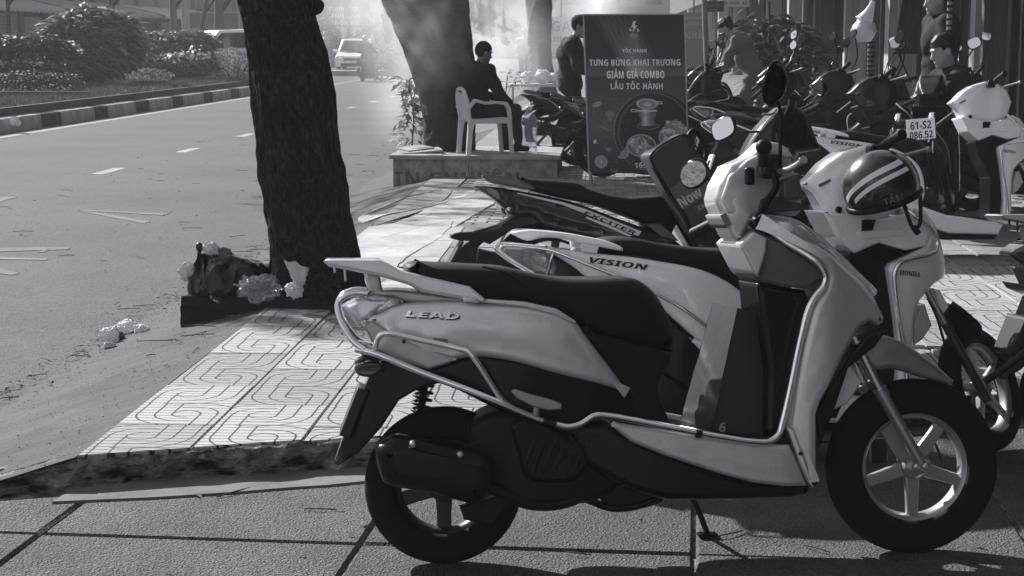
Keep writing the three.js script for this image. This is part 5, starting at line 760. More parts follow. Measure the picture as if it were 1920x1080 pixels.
// crumpled sheets and bags
function crumple(rx, ry, rz, seed, amt = 0.35, det = 5, f = 5) { const g = mergeVertices(new THREE.IcosahedronGeometry(1, det).deleteAttribute('uv').deleteAttribute('normal')), p = g.attributes.position; for (let i = 0; i < p.count; i++) { const x = p.getX(i), y = p.getY(i), z = p.getZ(i); const a = Math.abs(fbm3(x * f * 0.5 + seed, y * f * 0.5, z * f * 0.5, 3, seed) - 0.5) * 2, b = Math.abs(noise3(x * f + seed, y * f, z * f, seed + 3) - 0.5) * 2; const c = Math.abs(noise3(x * f * 2.3 + seed, y * f * 2.3, z * f * 2.3, seed + 7) - 0.5) * 2, k = 1 - amt * (1 - a) * 0.75 + amt * 0.28 * b + amt * 0.12 * c; p.setXYZ(i, x * rx * k, y * ry * k, z * rz * k); } g.computeVertexNormals(); const uv = []; for (let i = 0; i < p.count; i++) uv.push(p.getX(i) * 4, p.getY(i) * 4); g.setAttribute('uv', new THREE.Float32BufferAttribute(uv, 2)); return g; }
// the same, creased into flat facets like crushed film
function crush(rx, ry, rz, seed, amt = 0.6, det = 7, f = 4) { const g = crumple(rx, ry, rz, seed, amt, det, f).toNonIndexed(); g.computeVertexNormals(); return g; }
const mBlackBag = phys(0.003, 0.16, 0, { specularIntensity: 0.8 }), mWhiteBag = phys(0.78, 0.45, 0, { transmission: 0.35, thickness: 0, side: THREE.DoubleSide }), mClear = phys(0.92, 0.16, 0, { transmission: 0.93, thickness: 0, side: THREE.DoubleSide });
{
  const o = thing('rubbish_bag', 'knotted black plastic rubbish bag leaning on the planter kerb by the tree', 'rubbish bag', alongV(424, 556, 8.98).setY(0.02));
  const f = ell([0, 0.16, 0], [0.205, 0.175, 0.17]), f2 = ell([0.10, 0.155, 0.02], [0.18, 0.165, 0.15]);
  const knot = V3(-0.12, 0.335, 0);
  const S = (x, y, z) => { const dx = x - knot.x, dy = y - knot.y, dz = z - knot.z, l = Math.hypot(dx, dy, dz), a = Math.atan2(dz, dx), fold = Math.sin(a * 11 + 3 * noise3(a * 2, l * 5, 1, 4)) * 0.012 * Math.exp(-l * 4.2), cr = Math.abs(fbm3(x * 9, y * 8, z * 9, 2, 9) - 0.5) * 0.06 + Math.abs(fbm3(x * 20 + 3, y * 14, z * 20, 2, 19) - 0.5) * 0.010; return smin(smin(f(x, y, z), f2(x, y, z), 0.06), cap([knot.x, knot.y - 0.03, 0], [knot.x - 0.012, knot.y + 0.012, 0.01], 0.03, 0.016)(x, y, z), 0.06) + fold + cr - 0.008; };
  mesh('sack', nets(S, [-0.28, -0.03, -0.24], [0.3, 0.42, 0.24], 0.006), mBlackBag, o);
  mesh('knot', at(crumple(0.022, 0.036, 0.018, 5, 0.5, 4), knot.x - 0.016, knot.y + 0.045, 0.01), mBlackBag, o);
  const bits = [[-0.20, 0.26, 0.03, 0.06, 0.055, 0.05, 0.5], [-0.075, 0.37, 0.0, 0.05, 0.06, 0.05, 1.1], [-0.01, 0.345, -0.01, 0.06, 0.045, 0.05, 0.2]];
  bits.forEach((b, k) => { const m = solo('plastic_scrap', at(crush(b[3] * 1.1, b[4] * 1.1, b[5], 20 + k, 0.6, 7, 2.4), 0, 0, 0, 0, 0, b[6]), k === 2 ? phys(0.09, 0.4, 0) : mWhiteBag, ['white crumpled plastic on the left shoulder of the black rubbish bag', 'white plastic scrap standing up beside the rubbish bag knot', 'grey crumpled packet on top of the black rubbish bag'][k], 'plastic scrap'); m.position.copy(o.position).add(V3(b[0], b[1], b[2])); });
}
{
  const c = solo('plastic_bag', crush(0.17, 0.105, 0.1, 31, 0.78, 12, 3.5), mClear, 'clear crumpled plastic bag lying between the black rubbish bag and the trunk', 'plastic bag'); c.position.copy(alongV(484, 541, 8.74));
  const w = thing('plastic_bag', 'small white tied plastic bag standing against the foot of the trunk', 'plastic bag', alongV(556, 558, 8.6));
  mesh('sack', at(crush(0.066, 0.056, 0.055, 41, 0.6, 9, 3), -0.012, 0.04, 0), mWhiteBag, w);
  const nz = (x, y) => 0.014 * (fbm3(x * 30, y * 30, 4, 3) - 0.5) * 2;
  mesh('gathered_top', sheet((i, j) => { const a = i * 6.28, r = lerp(0.022, 0.056, j) * (1 + 0.25 * Math.sin(a * 3)); return V3(0.015 + Math.cos(a) * r - 0.012 * j + nz(i, j), 0.065 + j * 0.1 + j * 0.03 * Math.sin(a - 0.8) + 0.006 * Math.sin(a * 5), Math.sin(a) * r * 0.5 + nz(j, i)); }, 36, 8), mWhiteBag, w);
  const ct = thing('carton', 'small dark printed carton in front of the rubbish bag on the kerb', 'carton', alongV(404, 561, 8.82)); ct.rotation.set(0, -0.5, -0.22); mesh('box', box(0.085, 0.03, 0.04, 0, 0, 0, 0.002), std(0.05, 0.5), ct); mesh('lid_print', box(0.03, 0.031, 0.041, -0.025, 0.0005, 0), std(0.3, 0.6), ct); mesh('side_print', at(letters('BASTOS', 0.03, 0.01, { depth: 0.0006 }), 0.004, -0.005, 0.0205), M.printLight, ct);
  // litter in the gutter
  [[205, 632, 0.06, 0.055, 0.05], [238, 612, 0.06, 0.045, 0.06], [266, 618, 0.05, 0.04, 0.05], [222, 628, 0.04, 0.03, 0.04]].forEach(([x, y, a, b, d], k) => { const m = solo('gutter_litter', crush(a * 1.25, b * 1.2, d * 1.1, 50 + k, 0.65, 7, 2.6), k === 3 ? M.blackGrey : mWhiteBag, ['white crumpled bag nearest the camera in the gutter litter', 'white crumpled bag in the middle of the gutter litter', 'white crumpled bag at the far end of the gutter litter', 'dark rag between the white bags in the gutter'][k], 'litter'); m.position.copy(ground(x, y + 10, -0.1)).setY(-0.1 + b * 0.7); });
  const can = solo('crushed_cup', at(lathe([[0.001, 0], [0.02, 0], [0.024, 0.05], [0.022, 0.052], [0.001, 0.05]], 16), 0, 0, 0, 0.3, 0, 1.5), M.steel, 'flattened cup beside the white litter in the gutter', 'cup'); can.position.copy(ground(216, 652, -0.09)).setY(-0.085);
  const st = solo('stone', at(crumple(0.022, 0.014, 0.018, 77, 0.3, 2), 0, 0.012, 0), M.plastic2, 'small dark stone on the middle of the smooth ramp', 'stone'); st.position.copy(ground(297, 692, 0)).setY(-0.01);
  const tip = solo('paper_scrap', at(crumple(0.03, 0.008, 0.015, 79, 0.4, 3), 0, 0.006, 0), M.plate, 'white paper scrap on the ramp below the gutter litter', 'paper scrap'); tip.position.copy(ground(188, 700, -0.07)).setY(-0.075);
  const cup = solo('plastic_cup', at(lathe([[0.001, 0], [0.03, 0], [0.042, 0.1], [0.04, 0.1], [0.029, 0.004], [0.001, 0.004]], 20), 0, 0.05, 0, 1.35, 0.5, 0, 2.0), mWhiteBag, 'white plastic cup lying by the striped kerb of the median', 'cup'); cup.position.copy(ground(34, 248, -0.09)).setY(0.02);
  // twigs, dead leaves and grit on the ground
  const rnd = rng(404), tw = [], lf = []; 
  const spots = []; for (let i = 0; i < 420; i++) { const v = 6 + rnd() * 22, u = -2.75 - rnd() ** 2 * 4; spots.push([u, v, -0.098]); } for (let i = 0; i < 260; i++) { const v = 5.5 + rnd() * 8; spots.push([-2.70 + (rnd() - 0.5) * 0.22, v, -0.095]); } for (let i = 0; i < 90; i++) spots.push([-2.2 + rnd() * 0.35 + 0, 7 + rnd() * 6, null]); for (let i = 0; i < 60; i++) spots.push([-1.6 + rnd() * 3.4, 3.6 + rnd() * 2, 0.006]);
  for (const [u, v, y0] of spots) { const y = y0 ?? lerp(-0.11, 0.1, clamp((u + 2.72) / 0.93)) + 0.01, p = R(u, v, y), a = rnd() * 6.28; if (rnd() < 0.22) { const l = 0.04 + rnd() * 0.14; tw.push(tube([p, p.clone().add(V3(Math.cos(a) * l * 0.5, 0.004, Math.sin(a) * l * 0.5 + 0.01)), p.clone().add(V3(Math.cos(a) * l, 0, Math.sin(a) * l))], 0.0022, 5)); } else { const s = 0.3 + rnd() * 0.7; lf.push(at(leafGeo(0.05 * s, 0.022 * s), p.x, p.y + 0.004, p.z, (rnd() - 0.5) * 0.5, a, (rnd() - 0.5) * 0.5)); } }
  const li = thing('leaf_litter', 'dry leaves, twigs and grit scattered over the gutter and road', 'leaf litter'); li.userData.kind = 'stuff'; mesh('leaves', lf, new THREE.MeshStandardMaterial({ color: grey(0.10), roughness: 0.9, side: THREE.DoubleSide }), li); mesh('twigs', tw, std(0.04, 0.9), li);
  const gr = []; for (let i = 0; i < 2200; i++) { const g = rnd(), v = 4.4 + rnd() * 9, u = g < 0.5 ? -2.72 + (rnd() + rnd() - 1) * 0.3 : -2.6 + rnd() * 0.8, y = u < -2.72 ? -0.1 : lerp(-0.112, 0.1, clamp((u + 2.72) / 0.93)) + 0.004, p = R(u, v, y); if (p.x * KN.x + p.z * KN.z < kc) continue; const s = 0.0025 + 0.004 * rnd() * rnd(); gr.push(at(new THREE.TetrahedronGeometry(s, 0), p.x, p.y + s * 0.3, p.z, rnd() * 3, rnd() * 3, 0)); }
  mesh('grit', gr, std(0.34, 0.9), li);
}
// ---- the plinth round the second tree
const PL = { u0: -2.2, u1: -0.52, v0: 17.4, v1: 19.0, top: 0.335 };
{
  const o = thing('tree_plinth', 'cracked plaster plinth with faded stencilled lettering under the seated man', 'plinth', R(PL.u0, PL.v0, 0), 0), off = o.position;
  const word = canvasTex(2048, 640, (g, w, h) => {
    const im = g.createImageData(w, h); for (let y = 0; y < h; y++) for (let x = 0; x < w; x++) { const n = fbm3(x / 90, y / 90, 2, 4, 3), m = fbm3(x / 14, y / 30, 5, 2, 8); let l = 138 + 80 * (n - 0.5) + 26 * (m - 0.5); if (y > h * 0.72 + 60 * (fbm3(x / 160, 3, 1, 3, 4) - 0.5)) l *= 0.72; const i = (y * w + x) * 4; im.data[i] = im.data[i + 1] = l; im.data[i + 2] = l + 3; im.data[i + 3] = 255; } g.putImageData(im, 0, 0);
    g.globalAlpha = 0.42; g.fillStyle = '#3a383c'; vn(g, 'IN CHUYÊN', 12, 400, 285, 1700, 'left');
    g.globalAlpha = 0.85; g.strokeStyle = '#151417'; g.lineWidth = 6; g.beginPath(); let x = 960; g.moveTo(x, 20); for (let y = 20; y < 480; y += 22) { x += 14 * (hash(y, 1, 2) - 0.45); g.lineTo(x, y); } g.stroke(); g.lineWidth = 5; g.beginPath(); for (let i = 0; i < 60; i++) { const xx = i * 24, yy = 500 - 60 * step01(300, 900, xx) + 40 * (fbm3(i * 0.3, 2, 1, 3) - 0.5) - (xx > 620 ? 40 : 0); i ? g.lineTo(xx, yy) : g.moveTo(xx, yy); } g.stroke();
  });
  word.wrapS = word.wrapT = THREE.ClampToEdgeWrapping;
  const face = sheet((i, j) => { const p = R(lerp(PL.u0, PL.u1, i), PL.v0, lerp(-0.16, PL.top - 0.03, j)), n = fbm3(i * 9, j * 4, 1, 4, 5) - 0.5, low = step01(0.34 + 0.1 * (fbm3(i * 5, 2, 2, 3) - 0.5), 0.26, j) * step01(0.75, 0.5, i); return p.addScaledVector(RV, -n * 0.02 - low * -0.02).sub(off); }, 120, 50, (i, j) => [i, j]);
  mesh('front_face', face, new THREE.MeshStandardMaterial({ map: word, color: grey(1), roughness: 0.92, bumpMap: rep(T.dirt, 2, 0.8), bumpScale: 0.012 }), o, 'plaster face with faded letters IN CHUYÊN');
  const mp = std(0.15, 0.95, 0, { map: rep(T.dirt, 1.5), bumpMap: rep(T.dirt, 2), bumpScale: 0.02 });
  const quad = (u0, v0, u1, v1) => sheet((i, j) => R(lerp(u0, u1, i), lerp(v0, v1, i), lerp(-0.16, PL.top - 0.03, j)).sub(off), 8, 6, (i, j) => [i * 1.6, j * 0.5]);
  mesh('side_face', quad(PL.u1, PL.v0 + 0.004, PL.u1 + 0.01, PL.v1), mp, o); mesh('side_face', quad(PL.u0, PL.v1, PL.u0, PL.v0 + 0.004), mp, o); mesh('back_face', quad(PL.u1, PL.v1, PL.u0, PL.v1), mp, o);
  const mt = std(0.42, 0.85, 0, { map: rep(T.blotch, 1.2) }), P = (u, v) => { const p = R(u, v).sub(off); return [p.x, p.z]; };
  [[-2.235, -1.7], [-1.695, -1.25], [-1.245, -0.86], [-0.855, -0.49]].forEach(([a, b], k) => mesh('cap_stone', slab([P(a, PL.v0 - 0.03), P(b, PL.v0 - 0.03), P(b, PL.v1 + 0.02), P(a, PL.v1 + 0.02)], PL.top - 0.04, PL.top - 0.004 * (k % 2), undefined, 0.005), mt, o));
  const loose = (u, v, w, d, y, r) => mesh('loose_tile', at(box(w, 0.018, d), ...R(u, v, y).sub(off).toArray(), 0.05, r, 0.06), mt, o); loose(-1.95, 17.75, 0.42, 0.3, PL.top + 0.02, 0.2); loose(-2.02, 17.85, 0.3, 0.3, PL.top + 0.038, 0.5);
}
{
  const base = R(-1.62, 18.25, PL.top), o = thing('street_tree', 'broad leaning trunk veiled in smoke, growing out of the lettered plinth', 'tree', base);
  const g = trunkGeo([[292, 790, 894], [285, 795, 890], [230, 794, 892], [200, 790, 892], [150, 776, 891], [100, 758, 888], [50, 740, 883], [0, 720, 877], [-60, 690, 880], [-130, 650, 890], [-220, 630, 850], [-420, 620, 800]], 18.25, 11, 0.028, { nv: 200, nu: 80, flare: [0.08, 0.04] }).translate(-base.x, -base.y, -base.z);
  mesh('trunk', g, std(0.04, 0.95, 0, { bumpMap: rep(T.dirt, 4, 5), bumpScale: 0.035 }), o);
  const L = lobesAt(-5.2, 20.4, 4.5, 2.3, 9, 1.0, 14); limbs(o, R(-2.3, 18, 3.4), L, 0.11); crown(o, L, 1900, 15);
}
{
  const base = R(-0.95, 27.5, PAVE_Y), o = thing('street_tree', 'pale tree trunk almost lost in smoke behind the seated man', 'tree', base);
  mesh('trunk', trunkGeo([[178, 984, 1046], [150, 989, 1040], [100, 991, 1034], [50, 989, 1034], [0, 984, 1036], [-80, 975, 1040], [-200, 970, 1030]], 27.5, 21, 0.02, { nv: 90, nu: 48 }).translate(-base.x, -base.y, -base.z), mBarkPale, o);
  const L = lobesAt(-0.9, 27, 4.4, 2.4, 7, 1.0, 24); limbs(o, R(-0.9, 27.5, 3.6), L, 0.1); crown(o, L, 1500, 25);
}
{
  // leafy sapling beside the plinth
  const base = R(-2.16, 18.75, PL.top - 0.02), o = thing('sapling', 'pale leafy sapling growing on the lettered plinth, left of the leaning trunk', 'sapling', base);
  mesh('stem', [tube([[0, 0, 0], [0.02, 0.4, 0], [-0.02, 0.75, 0.02], [0.03, 0.78, 0]], 0.008, 6), tube([[0, 0.3, 0], [-0.1, 0.55, 0.05]], 0.005, 5), tube([[0, 0.5, 0], [0.1, 0.75, 0]], 0.005, 5)], mBark, o);
  o.add(foliage('leaves', 240, leafGeo(0.13, 0.045), mLeaf.pale, (r) => { const y = 0.12 + r() * 0.95, a = r() * 6.28, k = (0.05 + r() * 0.14) * (0.6 + 0.5 * Math.sin(y * 7)); return [V3(Math.cos(a) * k, y * 0.72, Math.sin(a) * k), V3(Math.cos(a), 0, Math.sin(a))]; }, 61));
  const b2 = R(-1.2, 18.85, PL.top), s2 = thing('sapling', 'thin sprig rising behind the seated man against the smoke', 'sapling', b2); mesh('stem', [tube([[0, 0, 0], [0.05, 0.4, 0], [0.09, 0.78, 0]], 0.005, 5), tube([[0.06, 0.5, 0], [0.16, 0.7, 0], [0.24, 0.72, 0]], 0.003, 5)], mBark, s2); s2.add(foliage('leaves', 46, leafGeo(0.06, 0.022), mLeaf.mid, (r) => { const t = r(); return [V3(0.05 + t * 0.22, 0.62 + r() * 0.22, (r() - 0.5) * 0.1), null]; }, 62));
}
// ---- standing sign
{
  const printTex = canvasTex(1024, 1612, (g, w, h) => {
    const bg = g.createLinearGradient(0, 0, 0, h); bg.addColorStop(0, '#17161a'); bg.addColorStop(0.25, '#2a292e'); bg.addColorStop(0.38, '#66656c'); bg.addColorStop(0.385, '#3f3e44'); bg.addColorStop(0.7, '#5a595f'); bg.addColorStop(1, '#232227'); g.fillStyle = bg; g.fillRect(0, 0, w, h);
    g.globalAlpha = 0.10; g.fillStyle = '#fff'; for (let i = 0; i < 7; i++) { g.beginPath(); g.moveTo(60 + i * 70, 0); g.lineTo(180 + i * 60, 0); g.lineTo(560 + i * 40, 620); g.lineTo(420 + i * 10, 620); g.fill(); } g.globalAlpha = 1;
    const ink = '#eceBf2'; g.fillStyle = ink; g.textAlign = 'center';
    g.beginPath(); [[505, 60], [478, 130], [506, 122], [492, 178], [545, 105], [516, 112], [528, 60]].forEach(([x, y], i) => i ? g.lineTo(x, y) : g.moveTo(x, y)); g.fill();
    g.beginPath(); [[452, 128], [470, 148], [455, 152], [480, 178], [470, 158], [486, 150]].forEach(([x, y], i) => i ? g.lineTo(x, y) : g.moveTo(x, y)); g.fill(); g.beginPath(); [[552, 128], [536, 150], [552, 152], [530, 176], [566, 160], [552, 148]].forEach(([x, y], i) => i ? g.lineTo(x, y) : g.moveTo(x, y)); g.fill();
    g.fillStyle = '#8b8a92'; g.beginPath(); g.moveTo(470, 232); g.lineTo(540, 232); g.lineTo(552, 200); g.lineTo(530, 186); g.lineTo(478, 186); g.lineTo(458, 200); g.fill(); g.fillStyle = '#6d6c74'; g.fillRect(444, 236, 120, 14); g.beginPath(); g.moveTo(454, 254); g.lineTo(556, 254); g.lineTo(546, 326); g.lineTo(464, 326); g.fill(); g.fillStyle = ink;
    vn(g, 'TỐC HÀNH', 508, 378, 48); vn(g, 'TƯNG BỪNG KHAI TRƯƠNG', 510, 512, 88, 940);
    g.fillStyle = '#ffffff'; vn(g, 'GIẢM GIÁ COMBO', 512, 640, 104, 600); g.fillStyle = ink; vn(g, 'LẨU TỐC HÀNH', 520, 752, 86, 550);
    g.fillStyle = '#1a191d'; g.beginPath(); g.arc(700, 1200, 420, 0, 7); g.fill(); g.strokeStyle = '#8d8c94'; g.lineWidth = 5; g.beginPath(); g.arc(670, 1190, 400, 0, 7); g.stroke(); g.lineWidth = 26; g.strokeStyle = '#4a494f'; g.beginPath(); g.arc(690, 1200, 372, 2.2, 4.4); g.stroke();
    const lin = (a, b, c, x0, x1) => { const q = g.createLinearGradient(x0, 0, x1, 0); q.addColorStop(0, a); q.addColorStop(0.35, b); q.addColorStop(0.7, c); q.addColorStop(1, a); return q; };
    // pot on its stand
    g.fillStyle = '#2f2e33'; g.beginPath(); g.ellipse(620, 1130, 110, 34, 0, 0, 7); g.fill(); g.strokeStyle = '#8a8990'; g.lineWidth = 5; g.stroke(); g.fillStyle = lin('#55545a', '#c9c8cf', '#77767d', 540, 700); g.fillRect(552, 1050, 140, 78); g.beginPath(); g.moveTo(510, 900); g.lineTo(730, 900); g.lineTo(700, 1052); g.lineTo(540, 1052); g.fill(); g.fillStyle = '#e0dfe6'; g.fillRect(516, 968, 205, 12); g.fillStyle = '#76757c'; g.fillRect(530, 1010, 180, 8); g.fillStyle = '#c6c5cc'; g.beginPath(); g.ellipse(620, 900, 112, 52, 0, 0, 7); g.fill(); g.fillStyle = '#8f8e95'; g.beginPath(); g.ellipse(620, 904, 98, 42, 0, 0, 7); g.fill(); g.fillStyle = '#bdbcc3'; g.beginPath(); g.ellipse(626, 908, 44, 18, 0, 0, 7); g.fill(); g.strokeStyle = '#c9c8cf'; g.lineWidth = 8; g.strokeRect(455, 958, 58, 22); g.strokeRect(722, 880, 52, 20);
    const dish = (x, y, rx, ry) => { g.fillStyle = '#b5b4bb'; g.beginPath(); g.ellipse(x, y, rx, ry, 0, 0, 7); g.fill(); g.fillStyle = '#6a6970'; g.beginPath(); g.ellipse(x, y, rx * 0.93, ry * 0.9, 0, 0, 7); g.fill(); };
    dish(548, 1330, 152, 118); const r = rng(9); for (let i = 0; i < 60; i++) { const a = r() * 6.28, k = Math.sqrt(r()), l = 110 + r() * 110; g.fillStyle = `rgb(${l},${l},${l + 4})`; g.beginPath(); g.ellipse(548 + Math.cos(a) * k * 118, 1330 + Math.sin(a) * k * 84, 12 + r() * 22, 9 + r() * 14, r() * 3, 0, 7); g.fill(); } g.strokeStyle = '#37363b'; g.lineWidth = 12; for (let i = 0; i < 4; i++) { g.beginPath(); g.moveTo(580 + i * 26, 1235 + i * 10); g.lineTo(640 + i * 18, 1330 + i * 6); g.stroke(); }
    dish(880, 1240, 150, 130); for (let i = 0; i < 90; i++) { const a = r() * 6.28, k = Math.sqrt(r()), l = 120 + r() * 90; g.fillStyle = `rgb(${l},${l},${l + 4})`; g.beginPath(); g.ellipse(890 + Math.cos(a) * k * 130, 1190 + Math.sin(a) * k * 110, 10 + r() * 34, 8 + r() * 12, r() * 3, 0, 7); g.fill(); }
    g.fillStyle = '#9a99a0'; g.beginPath(); g.ellipse(105, 905, 52, 26, -0.3, 0, 7); g.fill(); g.strokeStyle = '#6b6a71'; g.lineWidth = 5; g.beginPath(); g.moveTo(58, 918); g.lineTo(150, 892); g.stroke(); g.fillStyle = '#77767c'; for (const [x, y] of [[212, 1000], [250, 1010], [232, 1045]]) { g.beginPath(); g.ellipse(x, y, 26, 30, 0.4, 0, 7); g.fill(); } g.beginPath(); g.ellipse(175, 1150, 60, 14, 0.5, 0, 7); g.fill(); g.beginPath(); g.ellipse(210, 1370, 30, 26, 0, 0, 7); g.fill();
    const lime = (x, y, R_, half) => { g.fillStyle = '#8c8b92'; g.beginPath(); g.arc(x, y, R_, half ? -0.9 : 0, half ? 2.3 : 7); g.fill(); g.strokeStyle = '#c4c3ca'; g.lineWidth = 6; g.beginPath(); g.arc(x, y, R_ - 8, half ? -0.9 : 0, half ? 2.3 : 7); g.stroke(); for (let i = 0; i < 8; i++) { const a = i / 8 * 6.28; if (half && (a > 2.3)) continue; g.lineWidth = 4; g.beginPath(); g.moveTo(x, y); g.lineTo(x + Math.cos(a) * (R_ - 10), y + Math.sin(a) * (R_ - 10)); g.stroke(); } }; lime(130, 1495, 66); lime(350, 1390, 74, true);
    g.fillStyle = '#cfced5'; g.beginPath(); g.ellipse(72, 1288, 16, 24, 0.3, 0, 7); g.fill(); g.strokeStyle = '#a7a6ad'; g.lineWidth = 7; g.beginPath(); g.arc(262, 1560, 38, 0.3, 2.8); g.stroke(); for (let i = 0; i < 260; i++) { const x = 30 + r() * 420, y = 830 + r() * 760; g.fillStyle = '#a5a4ab'; g.fillRect(x, y, 2 + r() * 5, 2 + r() * 5); }
    g.fillStyle = ink; g.font = 'bold 78px sans-serif'; g.fillText('169K', 560, 1560);
  });
  const tl = alongV(1094, 28, 16.2), tr = alongV(1283, 22, 16.2), bl = alongV(1104, 325, 16.2), br = alongV(1291, 325, 16.2);
  const o = thing('standing_sign', 'dark advertising board with hotpot picture and lettering on thin legs', 'sign board', V3(bl.x, PAVE_Y, bl.z));
  const ux = br.clone().sub(bl).normalize(), uy = tl.clone().sub(bl).normalize(), w = bl.distanceTo(br), h = bl.distanceTo(tl), uz = ux.clone().cross(uy).normalize(), m = new THREE.Matrix4().makeBasis(ux, uy, uz).setPosition(bl.clone().sub(o.position));
  const pm = new THREE.MeshStandardMaterial({ map: printTex, roughness: 0.5, color: grey(1) });
  mesh('panel', at(box(w, h, 0.02), w / 2, h / 2, -0.012).applyMatrix4(m), std(0.05, 0.6), o); mesh('print', at(new THREE.PlaneGeometry(w - 0.006, h - 0.006), w / 2, h / 2, 0.001).applyMatrix4(m), pm, o, 'printed face with hotpot, fruit slices and opening sale lettering');
  for (const x of [0.0, w]) { mesh('frame_rail', at(box(0.014, h + 0.01, 0.032), x, h / 2, -0.008).applyMatrix4(m), M.alloy, o); mesh('leg', at(box(0.018, 0.2, 0.02), x ? w - 0.01 : 0.012, -0.08, -0.004).applyMatrix4(m), M.alloy, o); mesh('rear_leg', tube([V3(x ? w - 0.02 : 0.02, h * 0.6, -0.03), V3(x ? w - 0.02 : 0.02, -0.17, -0.42)].map((p) => p.applyMatrix4(m)), 0.01, 8), M.alloy, o); } mesh('frame_rail', at(box(w + 0.012, 0.012, 0.032), w / 2, h + 0.003, -0.008).applyMatrix4(m), M.alloy, o);
}
// ================================================================ people
// joints in metres in the person's frame: x forward (facing), y up, z to the right-hand side
const mSkin = std(0.34, 0.55), mSkinDark = std(0.17, 0.6), mHair = std(0.007, 0.5), mCloth = (v) => std(v, 0.9, 0, { bumpMap: rep(T.grain, 6), bumpScale: 0.0015 });
function union(list, k) { return (x, y, z) => { let d = list[0](x, y, z); for (let i = 1; i < list.length; i++) d = smin(d, list[i](x, y, z), k); return d; }; }
function handSDF(w, dir, side, curl = 0.6) { // palm and five fingers from the wrist w along dir
  const d = V3(...dir).normalize(), s = V3(0, 0, 1).addScaledVector(d, -d.z); if (s.lengthSq() < 0.05) s.set(1, 0, 0); s.normalize(); const n = d.clone().cross(s), W0 = V3(...w), P = (a, b, c) => W0.clone().addScaledVector(d, a).addScaledVector(s, b).addScaledVector(n, c).toArray(), L = [cap(P(0, 0, 0), P(0.04, 0, 0), 0.024, 0.024), cap(P(0.05, -0.022, 0), P(0.085, -0.026, 0), 0.014, 0.012), cap(P(0.05, 0.02, 0), P(0.085, 0.024, 0), 0.014, 0.012)], F = [];
  [[-0.03, 0.06], [-0.011, 0.072], [0.01, 0.068], [0.03, 0.052]].forEach(([b, l]) => { F.push(cap(P(0.085, b, 0), P(0.085 + l * 0.5, b, -l * 0.28 * curl), 0.0095, 0.0088), cap(P(0.085 + l * 0.5, b, -l * 0.28 * curl), P(0.085 + l * 0.72, b, -l * 0.75 * curl), 0.0088, 0.0075)); });
  F.push(cap(P(0.025, side * 0.028, 0), P(0.06, side * 0.055, -0.012), 0.0115, 0.01), cap(P(0.06, side * 0.055, -0.012), P(0.088, side * 0.052, -0.03), 0.0095, 0.008));
  return { f: (x, y, z) => { const a = union(L, 0.02)(x, y, z); let b = 1e9; for (const q of F) b = Math.min(b, q(x, y, z)); return smin(a, b, 0.006); }, c: W0.clone().addScaledVector(d, 0.08) };
}
